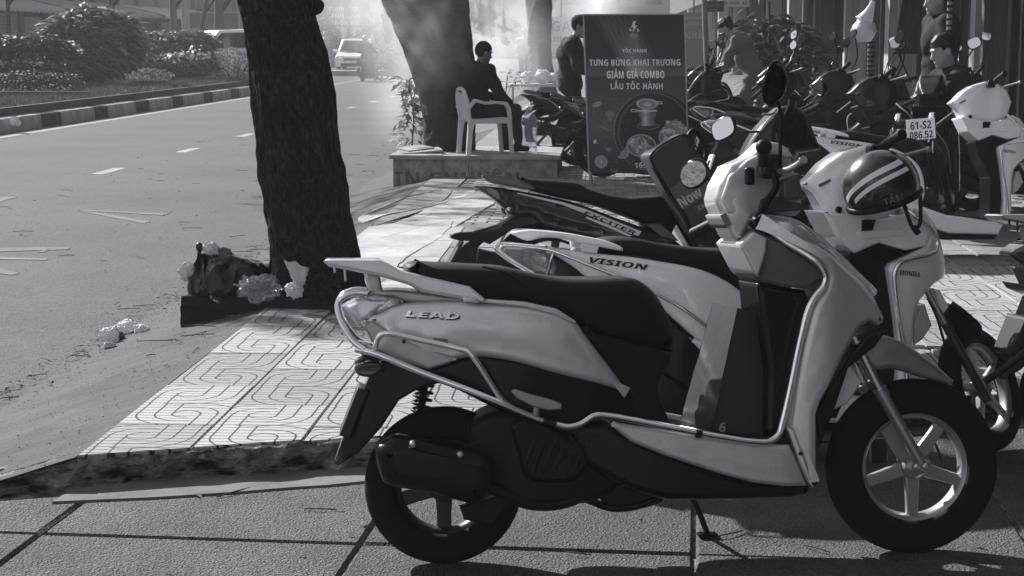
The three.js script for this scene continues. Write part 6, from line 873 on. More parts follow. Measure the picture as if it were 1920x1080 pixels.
function person(label, J, o, opt = {}) {
  const { skin = mSkin, top = mCloth(0.02), legs = mCloth(0.03), hair = mHair, sleeve = 1, cell = 0.013, bare = false } = opt;
  const T3 = (p) => p.map((k) => k); const H = J.head, f = J.face ?? [1, 0, 0], fd = V3(...f).normalize(), rt = fd.clone().cross(V3(...(J.up ?? [0, 1, 0]))).normalize(), up = rt.clone().cross(fd).normalize();
  const HP = (a, b, c) => [H[0] + fd.x * a + up.x * b + rt.x * c, H[1] + fd.y * a + up.y * b + rt.y * c, H[2] + fd.z * a + up.z * b + rt.z * c];
  const loc = (x, y, z) => { const dx = x - H[0], dy = y - H[1], dz = z - H[2]; return [dx * fd.x + dy * fd.y + dz * fd.z, dx * up.x + dy * up.y + dz * up.z, dx * rt.x + dy * rt.y + dz * rt.z]; };
  const sk = [ell([-0.01, 0.025, 0], [0.098, 0.105, 0.076]), ell([0.03, -0.05, 0], [0.062, 0.075, 0.06]), cap([0.078, 0.012, 0], [0.104, -0.026, 0], 0.011, 0.015), ell([0.082, -0.064, 0], [0.016, 0.012, 0.026]), ell([0.072, -0.098, 0], [0.022, 0.02, 0.026]), cap([0.082, 0.032, -0.04], [0.082, 0.032, 0.04], 0.009, 0.009), ell([0.09, 0.01, 0.032], [0.014, 0.010, 0.019]), ell([-0.008, -0.005, 0.078], [0.024, 0.034, 0.012]), ell([0.076, 0.008, 0.032], [0.011, 0.0085, 0.014])];
  const skull = (x, y, z) => { const [a, b, c0] = loc(x, y, z), c = Math.abs(c0); let d = smin(sk[0](a, b, c), sk[1](a, b, c), 0.03); if (d > 0.06) return d; d = smin(d, sk[2](a, b, c), 0.014); d = smin(d, sk[3](a, b, c), 0.012); d = smin(d, sk[4](a, b, c), 0.02); d = smin(d, sk[5](a, b, c), 0.012); d = Math.max(d, -sk[6](a, b, c)); d = smin(d, sk[7](a, b, c), 0.008); return smin(d, sk[8](a, b, c), 0.003); };
  const arms = []; for (const s of ['L', 'R']) if (J['sh' + s]) arms.push([J['sh' + s], J['el' + s], J['ha' + s]]);
  const lg = []; for (const s of ['L', 'R']) if (J['hip' + s]) lg.push([J['hip' + s], J['kn' + s], J['an' + s]]);
  const torso = (e) => { const q = [ell(J.chest, [0.125 + e, 0.19 + e, 0.165 + e]), ell(J.pelvis, [0.115 + e, 0.13 + e, 0.155 + e]), cap(J.chest, J.pelvis, 0.115 + e, 0.11 + e)]; for (const a of arms) q.push(cap([lerp(J.chest[0], a[0][0], 0.4), lerp(J.chest[1] + 0.1, a[0][1], 0.4), lerp(J.chest[2], a[0][2], 0.4)], a[0], 0.08 + e, 0.055 + e)); return q; };
  const armC = (e, upTo) => arms.flatMap(([a, b, c]) => upTo >= 1 ? [cap(a, b, 0.052 + e, 0.042 + e), cap(b, c, 0.041 + e, 0.029 + e * 1.3)] : [cap(a, [lerp(a[0], b[0], 0.75), lerp(a[1], b[1], 0.75), lerp(a[2], b[2], 0.75)], 0.054 + e, 0.05 + e)]);
  const legC = (e) => lg.flatMap(([a, b, c]) => [cap(a, b, 0.088 + e, 0.058 + e), cap(b, c, 0.056 + e, 0.04 + e)]);
  const bound = (list, pad) => { const lo = [1e9, 1e9, 1e9], hi = [-1e9, -1e9, -1e9]; for (const p of list) for (let k = 0; k < 3; k++) { lo[k] = Math.min(lo[k], p[k] - pad); hi[k] = Math.max(hi[k], p[k] + pad); } return [lo, hi]; };
  const pts = [J.chest, J.pelvis, J.neck, ...arms.flat(), ...lg.flat()];
  // body: neck, limbs and trunk in one field; head and hands in finer grids merged into it
  const bodyF = union([cap(J.neck, H, 0.052, 0.046), ...torso(-0.012), ...armC(-0.003, 1), ...legC(-0.008)], 0.03), [lo, hi] = bound(pts.concat([H]), 0.2);
  const parts = [nets(bodyF, lo, hi, cell), nets((x, y, z) => smin(skull(x, y, z), cap(J.neck, H, 0.05, 0.046)(x, y, z), 0.02), H.map((k) => k - 0.15), H.map((k) => k + 0.16), opt.headCell ?? 0.005)];
  arms.forEach(([a, b, c], i) => { const h = handSDF(c, [c[0] - b[0], c[1] - b[1], c[2] - b[2]], i ? -1 : 1); parts.push(nets((x, y, z) => smin(h.f(x, y, z), cap(b, c, 0.04, 0.028)(x, y, z), 0.01), [h.c.x - 0.11, h.c.y - 0.11, h.c.z - 0.11], [h.c.x + 0.11, h.c.y + 0.11, h.c.z + 0.11], opt.handCell ?? 0.006)); });
  mesh('body', parts, skin, o);
  const fold = (k) => (x, y, z) => 0.014 * (fbm3(x * 9, y * 7, z * 9, 3, k) - 0.5) + 0.007 * Math.sin(30 * y + 14 * x + 5 * noise3(x * 6, y * 6, z * 6, k));
  const cutNeck = (f, y0) => (x, y, z) => Math.max(f(x, y, z), -(Math.hypot(x - J.neck[0] - 0.02, y - J.neck[1] - 0.07, z - J.neck[2]) - 0.075));
  if (top) { const e = opt.loose ?? 0.016, fd2 = fold(3), base = union([...torso(e), ...armC(e, sleeve), cap(J.chest, J.neck, 0.1, 0.06)], 0.045); mesh(opt.topName ?? 'jacket', nets(cutNeck((x, y, z) => { const d = base(x, y, z); return Math.abs(d) > 0.05 ? d : d + fd2(x, y, z); }), lo, hi, cell), top, o); }
  if (legs && lg.length) { const fd2 = fold(8), base = union([ell(J.pelvis, [0.128, 0.115, 0.165]), ...legC(0.014)], 0.045); mesh('trousers', nets((x, y, z) => { const d = base(x, y, z); return Math.abs(d) > 0.05 ? d : d + fd2(x, y, z); }, lo, hi, cell), legs, o); lg.forEach(([a, b, c]) => { const d = J.toe ?? [1, 0, 0]; mesh('shoe', nets(union([cap([c[0] - d[0] * 0.05, c[1] - 0.045, c[2]], [c[0] + d[0] * 0.13, c[1] - 0.055, c[2] + d[2] * 0.13], 0.042, 0.035), cap([c[0], c[1] - 0.02, c[2]], [c[0], c[1] + 0.05, c[2]], 0.045, 0.045)], 0.03), [c[0] - 0.2, c[1] - 0.13, c[2] - 0.2], [c[0] + 0.25, c[1] + 0.12, c[2] + 0.2], 0.012), M.plastic, o); }); }
  // hair and headwear
  const he = ell([-0.016, 0.034, 0], [0.107, 0.108, 0.086]), hf = (x, y, z) => { const [a, b, c] = loc(x, y, z), e = he(a, b, c); if (e > 0.03 || e < -0.05) return e; return Math.max(e + 0.012 * (fbm3(a * 40, b * 40, c * 40, 3, 5) - 0.5), -(b + 0.012 + (a + 0.02) * -0.9 * (a < 0.0 ? 0.35 : 0) - (a > 0.03 ? 0.055 + (a - 0.03) * 0.2 : a > -0.03 ? 0.02 : -0.075))); };
  if (opt.hair !== false) mesh('hair', nets(hf, H.map((k) => k - 0.16), H.map((k) => k + 0.17), 0.006), hair, o);
  if (opt.bun) mesh('hair_bun', at(crumple(0.045, 0.04, 0.045, 9, 0.3, 4), ...HP(-0.10, 0.085, 0)), hair, o);
  if (opt.cap) { const m4 = new THREE.Matrix4().makeBasis(fd, up, rt).setPosition(...H); mesh('cap', [at(nets((x, y, z) => Math.max(ell([-0.012, 0.04, 0], [0.118, 0.105, 0.096])(x, y, z), 0.035 - y), [-0.16, -0.02, -0.14], [0.16, 0.18, 0.14], 0.007), 0, 0, 0).applyMatrix4(m4), at(inflate(Array.from({ length: 24 }, (_, i) => { const a = -1.57 + i / 23 * 3.14; return [0.06 + 0.11 * Math.cos(a), 0.08 * Math.sin(a)]; }), { w: 0.004, r: 0.003, grid: 0.03 }), 0, 0.04, 0, Math.PI / 2, 0, 0).applyMatrix4(m4)], opt.cap, o); }
  if (opt.helmet) { const m4 = new THREE.Matrix4().makeBasis(fd, up, rt).setPosition(...H); mesh('helmet', nets((x, y, z) => Math.max(ell([-0.01, 0.03, 0], [0.135, 0.13, 0.115])(x, y, z), -0.02 - y), [-0.18, -0.08, -0.16], [0.18, 0.2, 0.16], 0.009).applyMatrix4(m4), opt.helmet, o); }
  if (opt.mask) { const m4 = new THREE.Matrix4().makeBasis(fd, up, rt).setPosition(...H); mesh('face_mask', [sheet((i, j) => { const a = (i - 0.5) * 2.1, y = lerp(-0.105, -0.012, j), k = 1 + 0.22 * Math.cos(a) ** 2 * (1 - Math.abs(j - 0.6) * 1.2); return V3(0.02 + 0.076 * Math.cos(a) * k, y, 0.072 * Math.sin(a)); }, 18, 8).applyMatrix4(m4), ...[1, -1].map((s) => tube([V3(0.045, -0.02, s * 0.066), V3(-0.02, 0.012, s * 0.084), V3(0.04, -0.09, s * 0.06)].map((p) => p.applyMatrix4(m4)), 0.002, 4))], new THREE.MeshStandardMaterial({ color: grey(0.55), roughness: 0.9, side: THREE.DoubleSide }), o); }
  return o;
}
const facing = (dx, dz) => Math.atan2(-dz, dx);                    // turn that points x forward along (dx, dz)
// the man in the plastic chair, seen from behind his right shoulder
{
  const seat = alongV(925, 286, 17.62).setY(PL.top), turn = 0.28, sc = 0.86;
  const o = thing('person', 'man in dark jacket sitting hunched in the plastic armchair, back turned', 'person', seat, 0.62); o.scale.setScalar(sc); o.position.add(V3(-0.15, 0, -0.04));
  person('', { pelvis: [-0.02, 0.52, 0], chest: [-0.05, 0.86, 0], neck: [0.01, 1.06, 0], head: [0.07, 1.2, 0.01], face: [0.93, -0.25, 0.12], shL: [0.03, 0.98, -0.17], elL: [0.14, 0.72, -0.26], haL: [0.36, 0.62, -0.14], shR: [0.02, 0.98, 0.18], elR: [0.13, 0.71, 0.25], haR: [0.35, 0.60, 0.12], hipL: [0.05, 0.5, -0.10], knL: [0.46, 0.52, -0.13], anL: [0.50, 0.1, -0.14], hipR: [0.05, 0.5, 0.10], knR: [0.46, 0.52, 0.12], anR: [0.49, 0.1, 0.13] }, o, { top: mCloth(0.016), legs: mCloth(0.026), loose: 0.03, skin: mSkinDark });
  const c = thing('plastic_armchair', 'pale moulded plastic armchair on the lettered plinth, a man sitting in it', 'armchair', seat, turn); c.scale.setScalar(0.80); c.position.add(V3(-0.10, 0, -0.02));
  const mc = std(0.62, 0.45), SZ = 0.25;
  mesh('seat', inflate([[-0.24, 0.43], [0.2, 0.45], [0.27, 0.44], [0.27, 0.47], [0.18, 0.475], [-0.22, 0.455]], { w: SZ, r: 0.012, smooth: false }), mc, c);
  for (const s of [1, -1]) {
    mesh('front_leg', inflate([[0.24, 0.46], [0.30, 0.46], [0.335, 0.0], [0.285, 0.0], [0.262, 0.30]], { zc: s * 0.25, w: 0.026, r: 0.008, smooth: false }), mc, c);
    mesh('rear_leg', inflate([[-0.27, 0.46], [-0.17, 0.46], [-0.21, 0.32], [-0.24, 0.0], [-0.30, 0.0]], { zc: s * 0.25, w: 0.026, r: 0.008, smooth: false }), mc, c);
    mesh('arm', inflate([[-0.30, 0.60], [-0.20, 0.72], [-0.05, 0.68], [0.14, 0.685], [0.24, 0.67], [0.285, 0.58], [0.30, 0.46], [0.25, 0.46], [0.235, 0.58], [0.20, 0.635], [0.10, 0.65], [-0.06, 0.645], [-0.18, 0.675], [-0.27, 0.56]], { zc: s * 0.275, w: 0.03, r: 0.012, smooth: false }), mc, c);
    mesh('side_apron', inflate([[-0.22, 0.40], [0.26, 0.40], [0.27, 0.455], [-0.24, 0.45]], { zc: s * 0.262, w: 0.012, r: 0.005, smooth: false }), mc, c);
  }
  const bk = (z, y) => [-0.245 - 0.16 * (y - 0.45), y, z], top = Array.from({ length: 13 }, (_, i) => { const a = (i / 12 - 0.5) * 2, y = 0.84 - 0.12 * a ** 4 - 0.03 * a * a; return bk(a * 0.255, y); });
  mesh('back_rim', tube([bk(-0.25, 0.46), bk(-0.262, 0.6), ...top, bk(0.262, 0.6), bk(0.25, 0.46)], 0.024, 10, true, 90), mc, c);
  for (let k = -4; k <= 4; k++) mesh('back_slat', tube([bk(k * 0.042, 0.45), bk(k * 0.046, 0.62), bk(k * 0.05, 0.79)], 0.011, 6), mc, c);
  const b = thing('water_bottle', 'tall clear ribbed plastic bottle standing by the seated man shoes', 'bottle', alongV(992, 277, 18.0).setY(PL.top)); const prof = [[0.001, 0]]; for (let i = 0; i <= 26; i++) { const y = i / 26 * 0.32; prof.push([0.085 + 0.005 * Math.sin(i * 1.55), y]); } prof.push([0.07, 0.37], [0.03, 0.42], [0.03, 0.45], [0.001, 0.45]); mesh('bottle_body', lathe(prof, 28), phys(0.9, 0.05, 0, { transmission: 0.9, thickness: 0 }), b); mesh('cap', at(lathe([[0.001, 0.475], [0.034, 0.475], [0.036, 0.44], [0.001, 0.44]], 20), 0, 0, 0), M.white, b); mesh('base_water', lathe([[0.001, 0.01], [0.078, 0.01], [0.078, 0.1], [0.001, 0.1]], 24), phys(0.9, 0.05, 0, { transmission: 0.95, thickness: 0.1, ior: 1.33 }), b);
}
{ // man in a cap behind the sign
  const p = R((1078 - 1142) / 162, 20.2, PAVE_Y), o = thing('person', 'man in cap, face mask and dark jacket standing left of the advertising board', 'person', p, -0.1); o.scale.setScalar(0.98);
  person('', { pelvis: [-0.06, 0.92, 0], chest: [-0.06, 1.24, 0], neck: [0.0, 1.44, 0], head: [0.06, 1.575, 0], face: [0.95, -0.28, 0.1], shL: [-0.02, 1.37, -0.18], elL: [0.1, 1.12, -0.24], haL: [0.32, 1.02, -0.14], shR: [-0.03, 1.37, 0.18], elR: [0.06, 1.10, 0.25], haR: [0.30, 1.0, 0.14], hipL: [-0.04, 0.88, -0.1], knL: [0.05, 0.48, -0.11], anL: [0, 0.08, -0.12], hipR: [-0.04, 0.88, 0.1], knR: [0.06, 0.48, 0.11], anR: [0.02, 0.08, 0.12] }, o, { top: mCloth(0.035), legs: mCloth(0.02), loose: 0.03, cap: mCloth(0.03), mask: true });
}
{ // bending woman
  const p = R((1392 - 1142) / 150, 21.6, PAVE_Y), o = thing('person', 'woman with hair bun and face mask bending over behind the parked motorcycles', 'person', p, Math.PI - 0.25); o.scale.setScalar(1.0);
  person('', { pelvis: [-0.16, 0.95, 0], chest: [0.0, 1.27, 0], neck: [0.12, 1.44, 0], head: [0.22, 1.53, 0], face: [0.8, -0.6, 0], up: [0.55, 0.83, 0], shL: [0.06, 1.37, -0.17], elL: [0.2, 1.1, -0.22], haL: [0.42, 1.05, -0.1], shR: [0.06, 1.37, 0.17], elR: [0.2, 1.1, 0.22], haR: [0.42, 1.04, 0.1], hipL: [-0.12, 0.9, -0.1], knL: [-0.02, 0.48, -0.1], anL: [-0.08, 0.08, -0.1], hipR: [-0.12, 0.9, 0.1], knR: [-0.02, 0.48, 0.1], anR: [-0.08, 0.08, 0.1] }, o, { top: mCloth(0.12), legs: mCloth(0.10), topName: 'shirt', mask: true, bun: true });
}
const STEP_Y = 0.24;
{ // standing boy
  const p = R((1752 - 1142) / 215, 15.0, STEP_Y), o = thing('person', 'young man in black T-shirt standing in profile by the banded pole', 'person', p, Math.PI + 0.15);
  person('', { pelvis: [0, 0.93, 0], chest: [-0.01, 1.25, 0], neck: [0.0, 1.46, 0], head: [0.045, 1.595, 0], face: [0.98, -0.18, 0], shL: [0, 1.39, -0.18], elL: [0.0, 1.12, -0.22], haL: [0.12, 0.88, -0.21], shR: [0, 1.39, 0.18], elR: [-0.02, 1.12, 0.22], haR: [0.08, 0.87, 0.21], hipL: [0, 0.9, -0.1], knL: [0.02, 0.48, -0.1], anL: [0, 0.08, -0.1], hipR: [0, 0.9, 0.1], knR: [0.02, 0.48, 0.1], anR: [0, 0.08, 0.1] }, o, { top: mCloth(0.016), legs: mCloth(0.03), topName: 't_shirt', sleeve: 0.5, loose: 0.03, skin: mSkin });
  const p2 = R((1775 - 1142) / 236, 13.6, PAVE_Y), o2 = thing('person', 'dark-haired young man seated low among the motorcycles, looking down', 'person', p2, Math.PI + 0.2);
  person('', { pelvis: [-0.05, 0.66, 0], chest: [-0.02, 0.98, 0], neck: [0.03, 1.18, 0], head: [0.085, 1.305, 0], face: [0.93, -0.35, 0.1], shL: [0.02, 1.1, -0.18], elL: [0.1, 0.84, -0.22], haL: [0.32, 0.78, -0.14], shR: [0.02, 1.1, 0.18], elR: [0.1, 0.84, 0.22], haR: [0.32, 0.78, 0.14], hipL: [0.0, 0.63, -0.1], knL: [0.36, 0.56, -0.14], anL: [0.34, 0.12, -0.14], hipR: [0, 0.63, 0.1], knR: [0.36, 0.56, 0.14], anR: [0.34, 0.12, 0.14] }, o2, { top: mCloth(0.016), legs: mCloth(0.03), sleeve: 0.5, topName: 't_shirt' });
}
// ================================================================ the rows of parked machines
function stand(src, name, label, group, [u, v], turn, lean, map, { y = PAVE_Y, mirrors = 1, scale = 1, faceBack = 0.6 } = {}) {
  const c = park(src, name, label, group, R(u, v, y), -YAW + turn, lean, map, scale);
  if (mirrors) {
    for (const m of [...c.children]) if (m.name === 'mirror') c.remove(m);
    const hx = src === exciter ? 1.06 : 0.96, hy = 1.12, rr = rng(Math.round(u * 977 + v * 131));
    for (const s of [1, -1]) { const k = rr() * 0.08, p = [hx + 0.02 - 0.05 * s + k, hy + 0.19 + rr() * 0.13, s * (0.30 + 0.05 * rr())]; addMirror(c, p, [-0.8, 0.02 + 0.2 * (rr() - 0.5), faceBack * (0.7 + 0.5 * rr())], 0.05 + 0.008 * rr(), 0.036 + 0.012 * rr(), [[hx, hy - 0.05, s * 0.17], [hx + 0.05, hy + 0.1, s * 0.24], [p[0] + 0.02, p[1] - 0.03, p[2]]], { square: rr() > 0.5 ? 0.7 : 0.1, roll: rr() - 0.3 }); }
  }
  return c;
}
const rad = Math.PI / 180, FR = 'machines parked in rows across the pavement';
{
  // the white scooter further back on the right, standing on the pavement
  stand(vision, 'scooter', 'white scooter with step-through floor standing further back, right of the hung helmet', FR, [1.57, 11.15], 3 * rad, -6 * rad, null, { mirrors: 0 });
  const w = scene.getObjectByName('scooter_002'); for (const m of [...w.children]) if (m.name === 'mirror') w.remove(m);
  addMirror(w, [1.12, 1.36, 0.28], [-0.75, 0.1, 0.66], 0.046, 0.062, [[1.06, 1.06, 0.2], [1.08, 1.2, 0.24], [1.11, 1.31, 0.27]], { roll: -0.4 });
  // dark scooter seen from behind, with a number plate
  const c = stand(vision, 'scooter', 'dark scooter parked facing away, its white number plate towards the camera', FR, [2.27, 12.55], 72 * rad, -3 * rad, mono(M.dark), { faceBack: 0.1 });
  c.updateMatrixWorld(true); for (const m of [...c.children]) if (m.name === 'licence_plate') c.remove(m);
  const pp = alongV(1726, 234, 12.1), lp = c.worldToLocal(pp.clone()), pl = new THREE.Group(); pl.name = 'number_plate'; pl.position.copy(lp); pl.rotation.y = -72 * rad + YAW - 0.05; pl.rotation.z = 0.05; c.add(pl);
  mesh('plate', box(0.20, 0.145, 0.006, 0, -0.03, 0, 0.003), M.plate, pl); mesh('plate_print', at(letters('61-S2', 0.145, 0.055, { depth: 0.001 }), -0.072, -0.03, 0.0035), M.print, pl, 'black characters reading 61-S2'); mesh('plate_print', at(letters('086.52', 0.16, 0.05, { depth: 0.001 }), -0.08, -0.095, 0.0035), M.print, pl);
  for (const s of [1, -1]) mesh('tail_light', at(inflate([[-0.05, -0.16], [0.03, -0.02], [0.1, 0.12], [0.07, 0.13], [-0.02, 0.02]], { w: 0.02, r: 0.01 }), -0.12, 0.74, s * 0.12), M.lensIn, c);
  // the one cut by the right edge
  const e = park(lead, 'scooter', 'dark scooter tail with silver grab rail cut by the right edge of the picture', FR, V3(2.055, 0, -6.03), 5 * rad, -5 * rad, new Map([...mono(M.dark), [M.chrome, M.castDark], [M.lens, M.lensDark], [M.lensIn, M.dark]])); e.traverse((m) => { if (m.name === 'grab_rail') m.material = M.steel; }); mesh('foot_rod', tube([[1846, 716], [1885, 690], [1960, 632]].map(([x, y]) => alongV(x, y, 5.85)), 0.0125, 10).applyMatrix4(new THREE.Matrix4().compose(e.position, e.quaternion, e.scale).invert()), M.castDark, e); for (const m of [...e.children]) if (['badge_letter', 'badge_edge', 'warning_label', 'crash_bar', 'turn_signal', 'sticker'].includes(m.name)) e.remove(m);
}
{
  const B = [
    [exciter, 'black motorcycle with slender raised tail, second from the smoke side of the advertising board', [-0.34, 19.1], 2, M.black, 'A'], [exciter, 'dark motorcycle whose tail points furthest into the smoke beside the seated man', [-0.72, 20.7], 6, M.dark, 'A'], [exciter, 'black motorcycle mostly hidden behind the left edge of the advertising board', [-0.06, 17.5], 3, M.blackGrey, 'A'], [vision, 'black scooter directly behind the advertising board, only its handlebar showing', [0.2, 18.7], 4, M.dark, 'A'],
    [vision, 'dark scooter whose handlebar stands just right of the advertising board', [0.3, 20.2], 0, M.black, 'B'], [vision, 'long black scooter body stretching right from the edge of the advertising board', [0.78, 16.4], 4, M.black, 'B'], [exciter, 'black motorcycle behind the long black scooter, in front of the bending woman', [0.85, 18.2], 2, M.dark, 'B'], [vision, 'dark scooter beneath the potted plants, left of the bagged pole', [1.06, 19.4], 7, M.blackGrey, 'B'],
    [exciter, 'black motorcycle with glinting handlebar below the white hanging bag', [1.12, 17.1], -3, M.black, 'B'], [vision, 'black scooter with one mirror in front of the meter pillar', [1.22, 15.7], 5, M.dark, 'B'], [exciter, 'dark motorcycle between the white scooter and the meter pillar', [1.3, 14.5], 0, M.black, 'B'], [vision, 'black scooter nearest behind the white step-through scooter', [1.18, 13.0], 6, M.dark, 'B'],
    [exciter, 'black motorcycle at the shop front behind the seated young man', [2.55, 16.6], 20, M.black, 'B'], [vision, 'dark scooter beside the dark doors at the right edge', [3.0, 14.2], 12, M.blackGrey, 'B'],
  ];
  for (const [src, label, p, t, m] of B) { const c = stand(src, src === exciter ? 'motorcycle' : 'scooter', label, FR, p, t * rad, -6 * rad, mono(m)); for (const k of [...c.children]) if (k.name === 'badge_letter') c.remove(k); }
}
// ---- far road: a rider, a second machine and a person beside it
{
  const p = R(-9.2, 66, -0.1), c = stand(vision, 'scooter', 'scooter under a helmeted rider far up the road', 'far traffic', [-9.5, 66], 80 * rad, 0, mono(M.blackGrey), { y: -0.1, mirrors: 0, scale: 1.1 });
  const o = thing('person', 'helmeted rider on a scooter far up the road, seen from behind', 'person', R(-9.46, 66.4, -0.1), 80 * rad - YAW); o.scale.setScalar(1.08);
  person('', { pelvis: [0.0, 0.84, 0], chest: [0.02, 1.18, 0], neck: [0.05, 1.37, 0], head: [0.08, 1.5, 0], shL: [0.04, 1.3, -0.19], elL: [0.22, 1.08, -0.3], haL: [0.5, 1.02, -0.3], shR: [0.04, 1.3, 0.19], elR: [0.22, 1.08, 0.3], haR: [0.5, 1.02, 0.3], hipL: [0.05, 0.8, -0.1], knL: [0.42, 0.66, -0.2], anL: [0.35, 0.3, -0.2], hipR: [0.05, 0.8, 0.1], knR: [0.42, 0.66, 0.2], anR: [0.35, 0.3, 0.2] }, o, { top: mCloth(0.03), legs: mCloth(0.04), helmet: std(0.35, 0.3), hair: false, cell: 0.03, headCell: 0.012, handCell: 0.012 });
  stand(exciter, 'motorcycle', 'motorcycle standing sideways in the road by the hedge, half behind the leaning trunk', 'far traffic', [-7.5, 67], 170 * rad, 0, null, { y: -0.1, mirrors: 0, scale: 1.05 });
  const q = thing('person', 'person in white shirt beside the far motorcycle, mostly behind the leaning trunk', 'person', R(-7.15, 66.2, -0.1), 2); person('', { pelvis: [0, 0.93, 0], chest: [0, 1.25, 0], neck: [0, 1.46, 0], head: [0.04, 1.6, 0], shL: [0, 1.39, -0.18], elL: [0.02, 1.12, -0.22], haL: [0.12, 0.9, -0.2], shR: [0, 1.39, 0.18], elR: [0.02, 1.12, 0.22], haR: [0.12, 0.9, 0.2], hipL: [0, 0.9, -0.1], knL: [0.04, 0.5, -0.1], anL: [0.02, 0.08, -0.1], hipR: [0, 0.9, 0.1], knR: [0.02, 0.5, 0.1], anR: [-0.02, 0.08, 0.1] }, q, { top: mCloth(0.7), legs: mCloth(0.5), cell: 0.03, headCell: 0.012, handCell: 0.012 });
  const s = thing('person', 'person in dark trousers walking through the smoke left of the capped man', 'person', R(-2.55, 52, PAVE_Y), 1.4); person('', { pelvis: [0, 0.93, 0], chest: [0, 1.25, 0], neck: [0, 1.46, 0], head: [0.04, 1.6, 0], shL: [0, 1.39, -0.18], elL: [0.02, 1.12, -0.22], haL: [0.16, 0.92, -0.2], shR: [0, 1.39, 0.18], elR: [-0.02, 1.12, 0.22], haR: [0.1, 0.88, 0.2], hipL: [0, 0.9, -0.1], knL: [0.12, 0.5, -0.1], anL: [0.02, 0.08, -0.1], hipR: [0, 0.9, 0.1], knR: [0.0, 0.5, 0.1], anR: [-0.14, 0.1, 0.1] }, s, { top: mCloth(0.4), legs: mCloth(0.04), cell: 0.03, headCell: 0.012, handCell: 0.012 });
}
// ================================================================ the median with its shrubs
const MU = -10.45;
{
  const o = thing('median_kerb', 'kerb of the planted median, painted in alternating black and pale blocks', 'kerb', R(MU, 20, 0)), off = o.position;
  const mw = std(0.36, 0.9, 0, { map: rep(T.blotch, 1), bumpMap: rep(T.dirt, 2), bumpScale: 0.03 }), mb = std(0.035, 0.85, 0, { map: rep(T.blotch, 1), bumpMap: rep(T.dirt, 2), bumpScale: 0.03 });
  const edges = [14.2, 15.3, 17.4, 18.4, 20.5, 21.6, 23.7, 24.8, 26.9, 28.0, 31.1, 32.25, 34.4, 35.35, 37.5, 38.6, 40.7, 41.7, 43.9, 44.9, 47.1, 48.2, 50.4, 51.4, 53.6, 54.6, 57, 58, 60.2];
  for (let i = 0; i + 1 < edges.length; i++) { const a = edges[i], b = edges[i + 1], g = sheet((s, t) => { const k = t * 3, prof = [[0, -0.1], [0.015, 0.12], [0.045, 0.15], [0.3, 0.155]], i0 = Math.min(2, Math.floor(k)), f = k - i0; let u = lerp(prof[i0][0], prof[i0 + 1][0], f), y = lerp(prof[i0][1], prof[i0 + 1][1], f); const v = lerp(a + 0.006, b - 0.006, s), n = fbm3(v * 5, y * 9, u * 5, 4, 8) - 0.5; return R(MU - u + n * 0.03, v, y + n * 0.02).sub(off); }, 24, 9, (s, t) => [s * (b - a), t * 0.5]); mesh('kerb_block', g, i % 2 ? mw : mb, o, i % 2 ? undefined : 'black painted block'); }
  const lk = thing('garden_curb', 'low dark ribbed curb above the painted kerb along the grass', 'curb', R(MU - 0.3, 20, 0)), lo = lk.position, ml = std(0.045, 0.85, 0, { bumpMap: rep(T.dirt, 2), bumpScale: 0.02 });
  for (let k = 0; k < 40; k++) { const v = 15 + k * 1.2; mesh('curb_block', slab([R(MU - 0.3, v), R(MU - 0.42, v), R(MU - 0.42, v + 1.19), R(MU - 0.3, v + 1.19)].map((p) => [p.x - lo.x, p.z - lo.z]), 0, 0.30, undefined, 0.012), ml, lk); }
  struct('median_ground', sheet((i, j) => R(lerp(MU - 0.42, MU - 4.2, i), lerp(12, 64, j), 0.24 + 0.03 * fbm3(i * 5, j * 40, 1, 3)), 14, 100, (i, j, p) => toUV(p)), std(0.10, 0.95, 0, { map: rep(T.dirt, 0.7) }));
  // grass
  const blade = geom([-0.012, 0, 0, 0.012, 0, 0, 0.0, 0.11, 0.02, -0.03, 0, 0.02, -0.01, 0, 0.02, -0.035, 0.09, 0.0, 0.02, 0, -0.02, 0.035, 0, -0.02, 0.04, 0.1, -0.04], [0, 1, 2, 3, 4, 5, 6, 7, 8]), rnd = rng(90);
  const gm = foliage('blades', 16000, blade, leafMat(0.16), (r) => { const v = 18 + r() * 40, p = R(lerp(MU - 0.45, MU - 3.9, r()), v, 0.25); return [p, null]; }, 91, 0.7, 1.6); gm.name = 'grass'; gm.userData = { label: 'short grass covering the median behind the striped kerb', category: 'grass', kind: 'stuff' }; scene.add(gm);
  struct('far_carriageway', sheet((i, j) => R(lerp(MU - 4.2, -21, i), lerp(12, 260, j), -0.07), 4, 20, (i, j, p) => toUV(p)), mAsphalt); struct('far_pavement', slab([R(-21, 10), R(-24.4, 10), R(-24.4, 240), R(-21, 240)].map((p) => [p.x, p.z]), -0.2, 0.08, undefined, 0.02), std(0.3, 0.9, 0, { map: rep(T.concrete, 0.5) }));
}
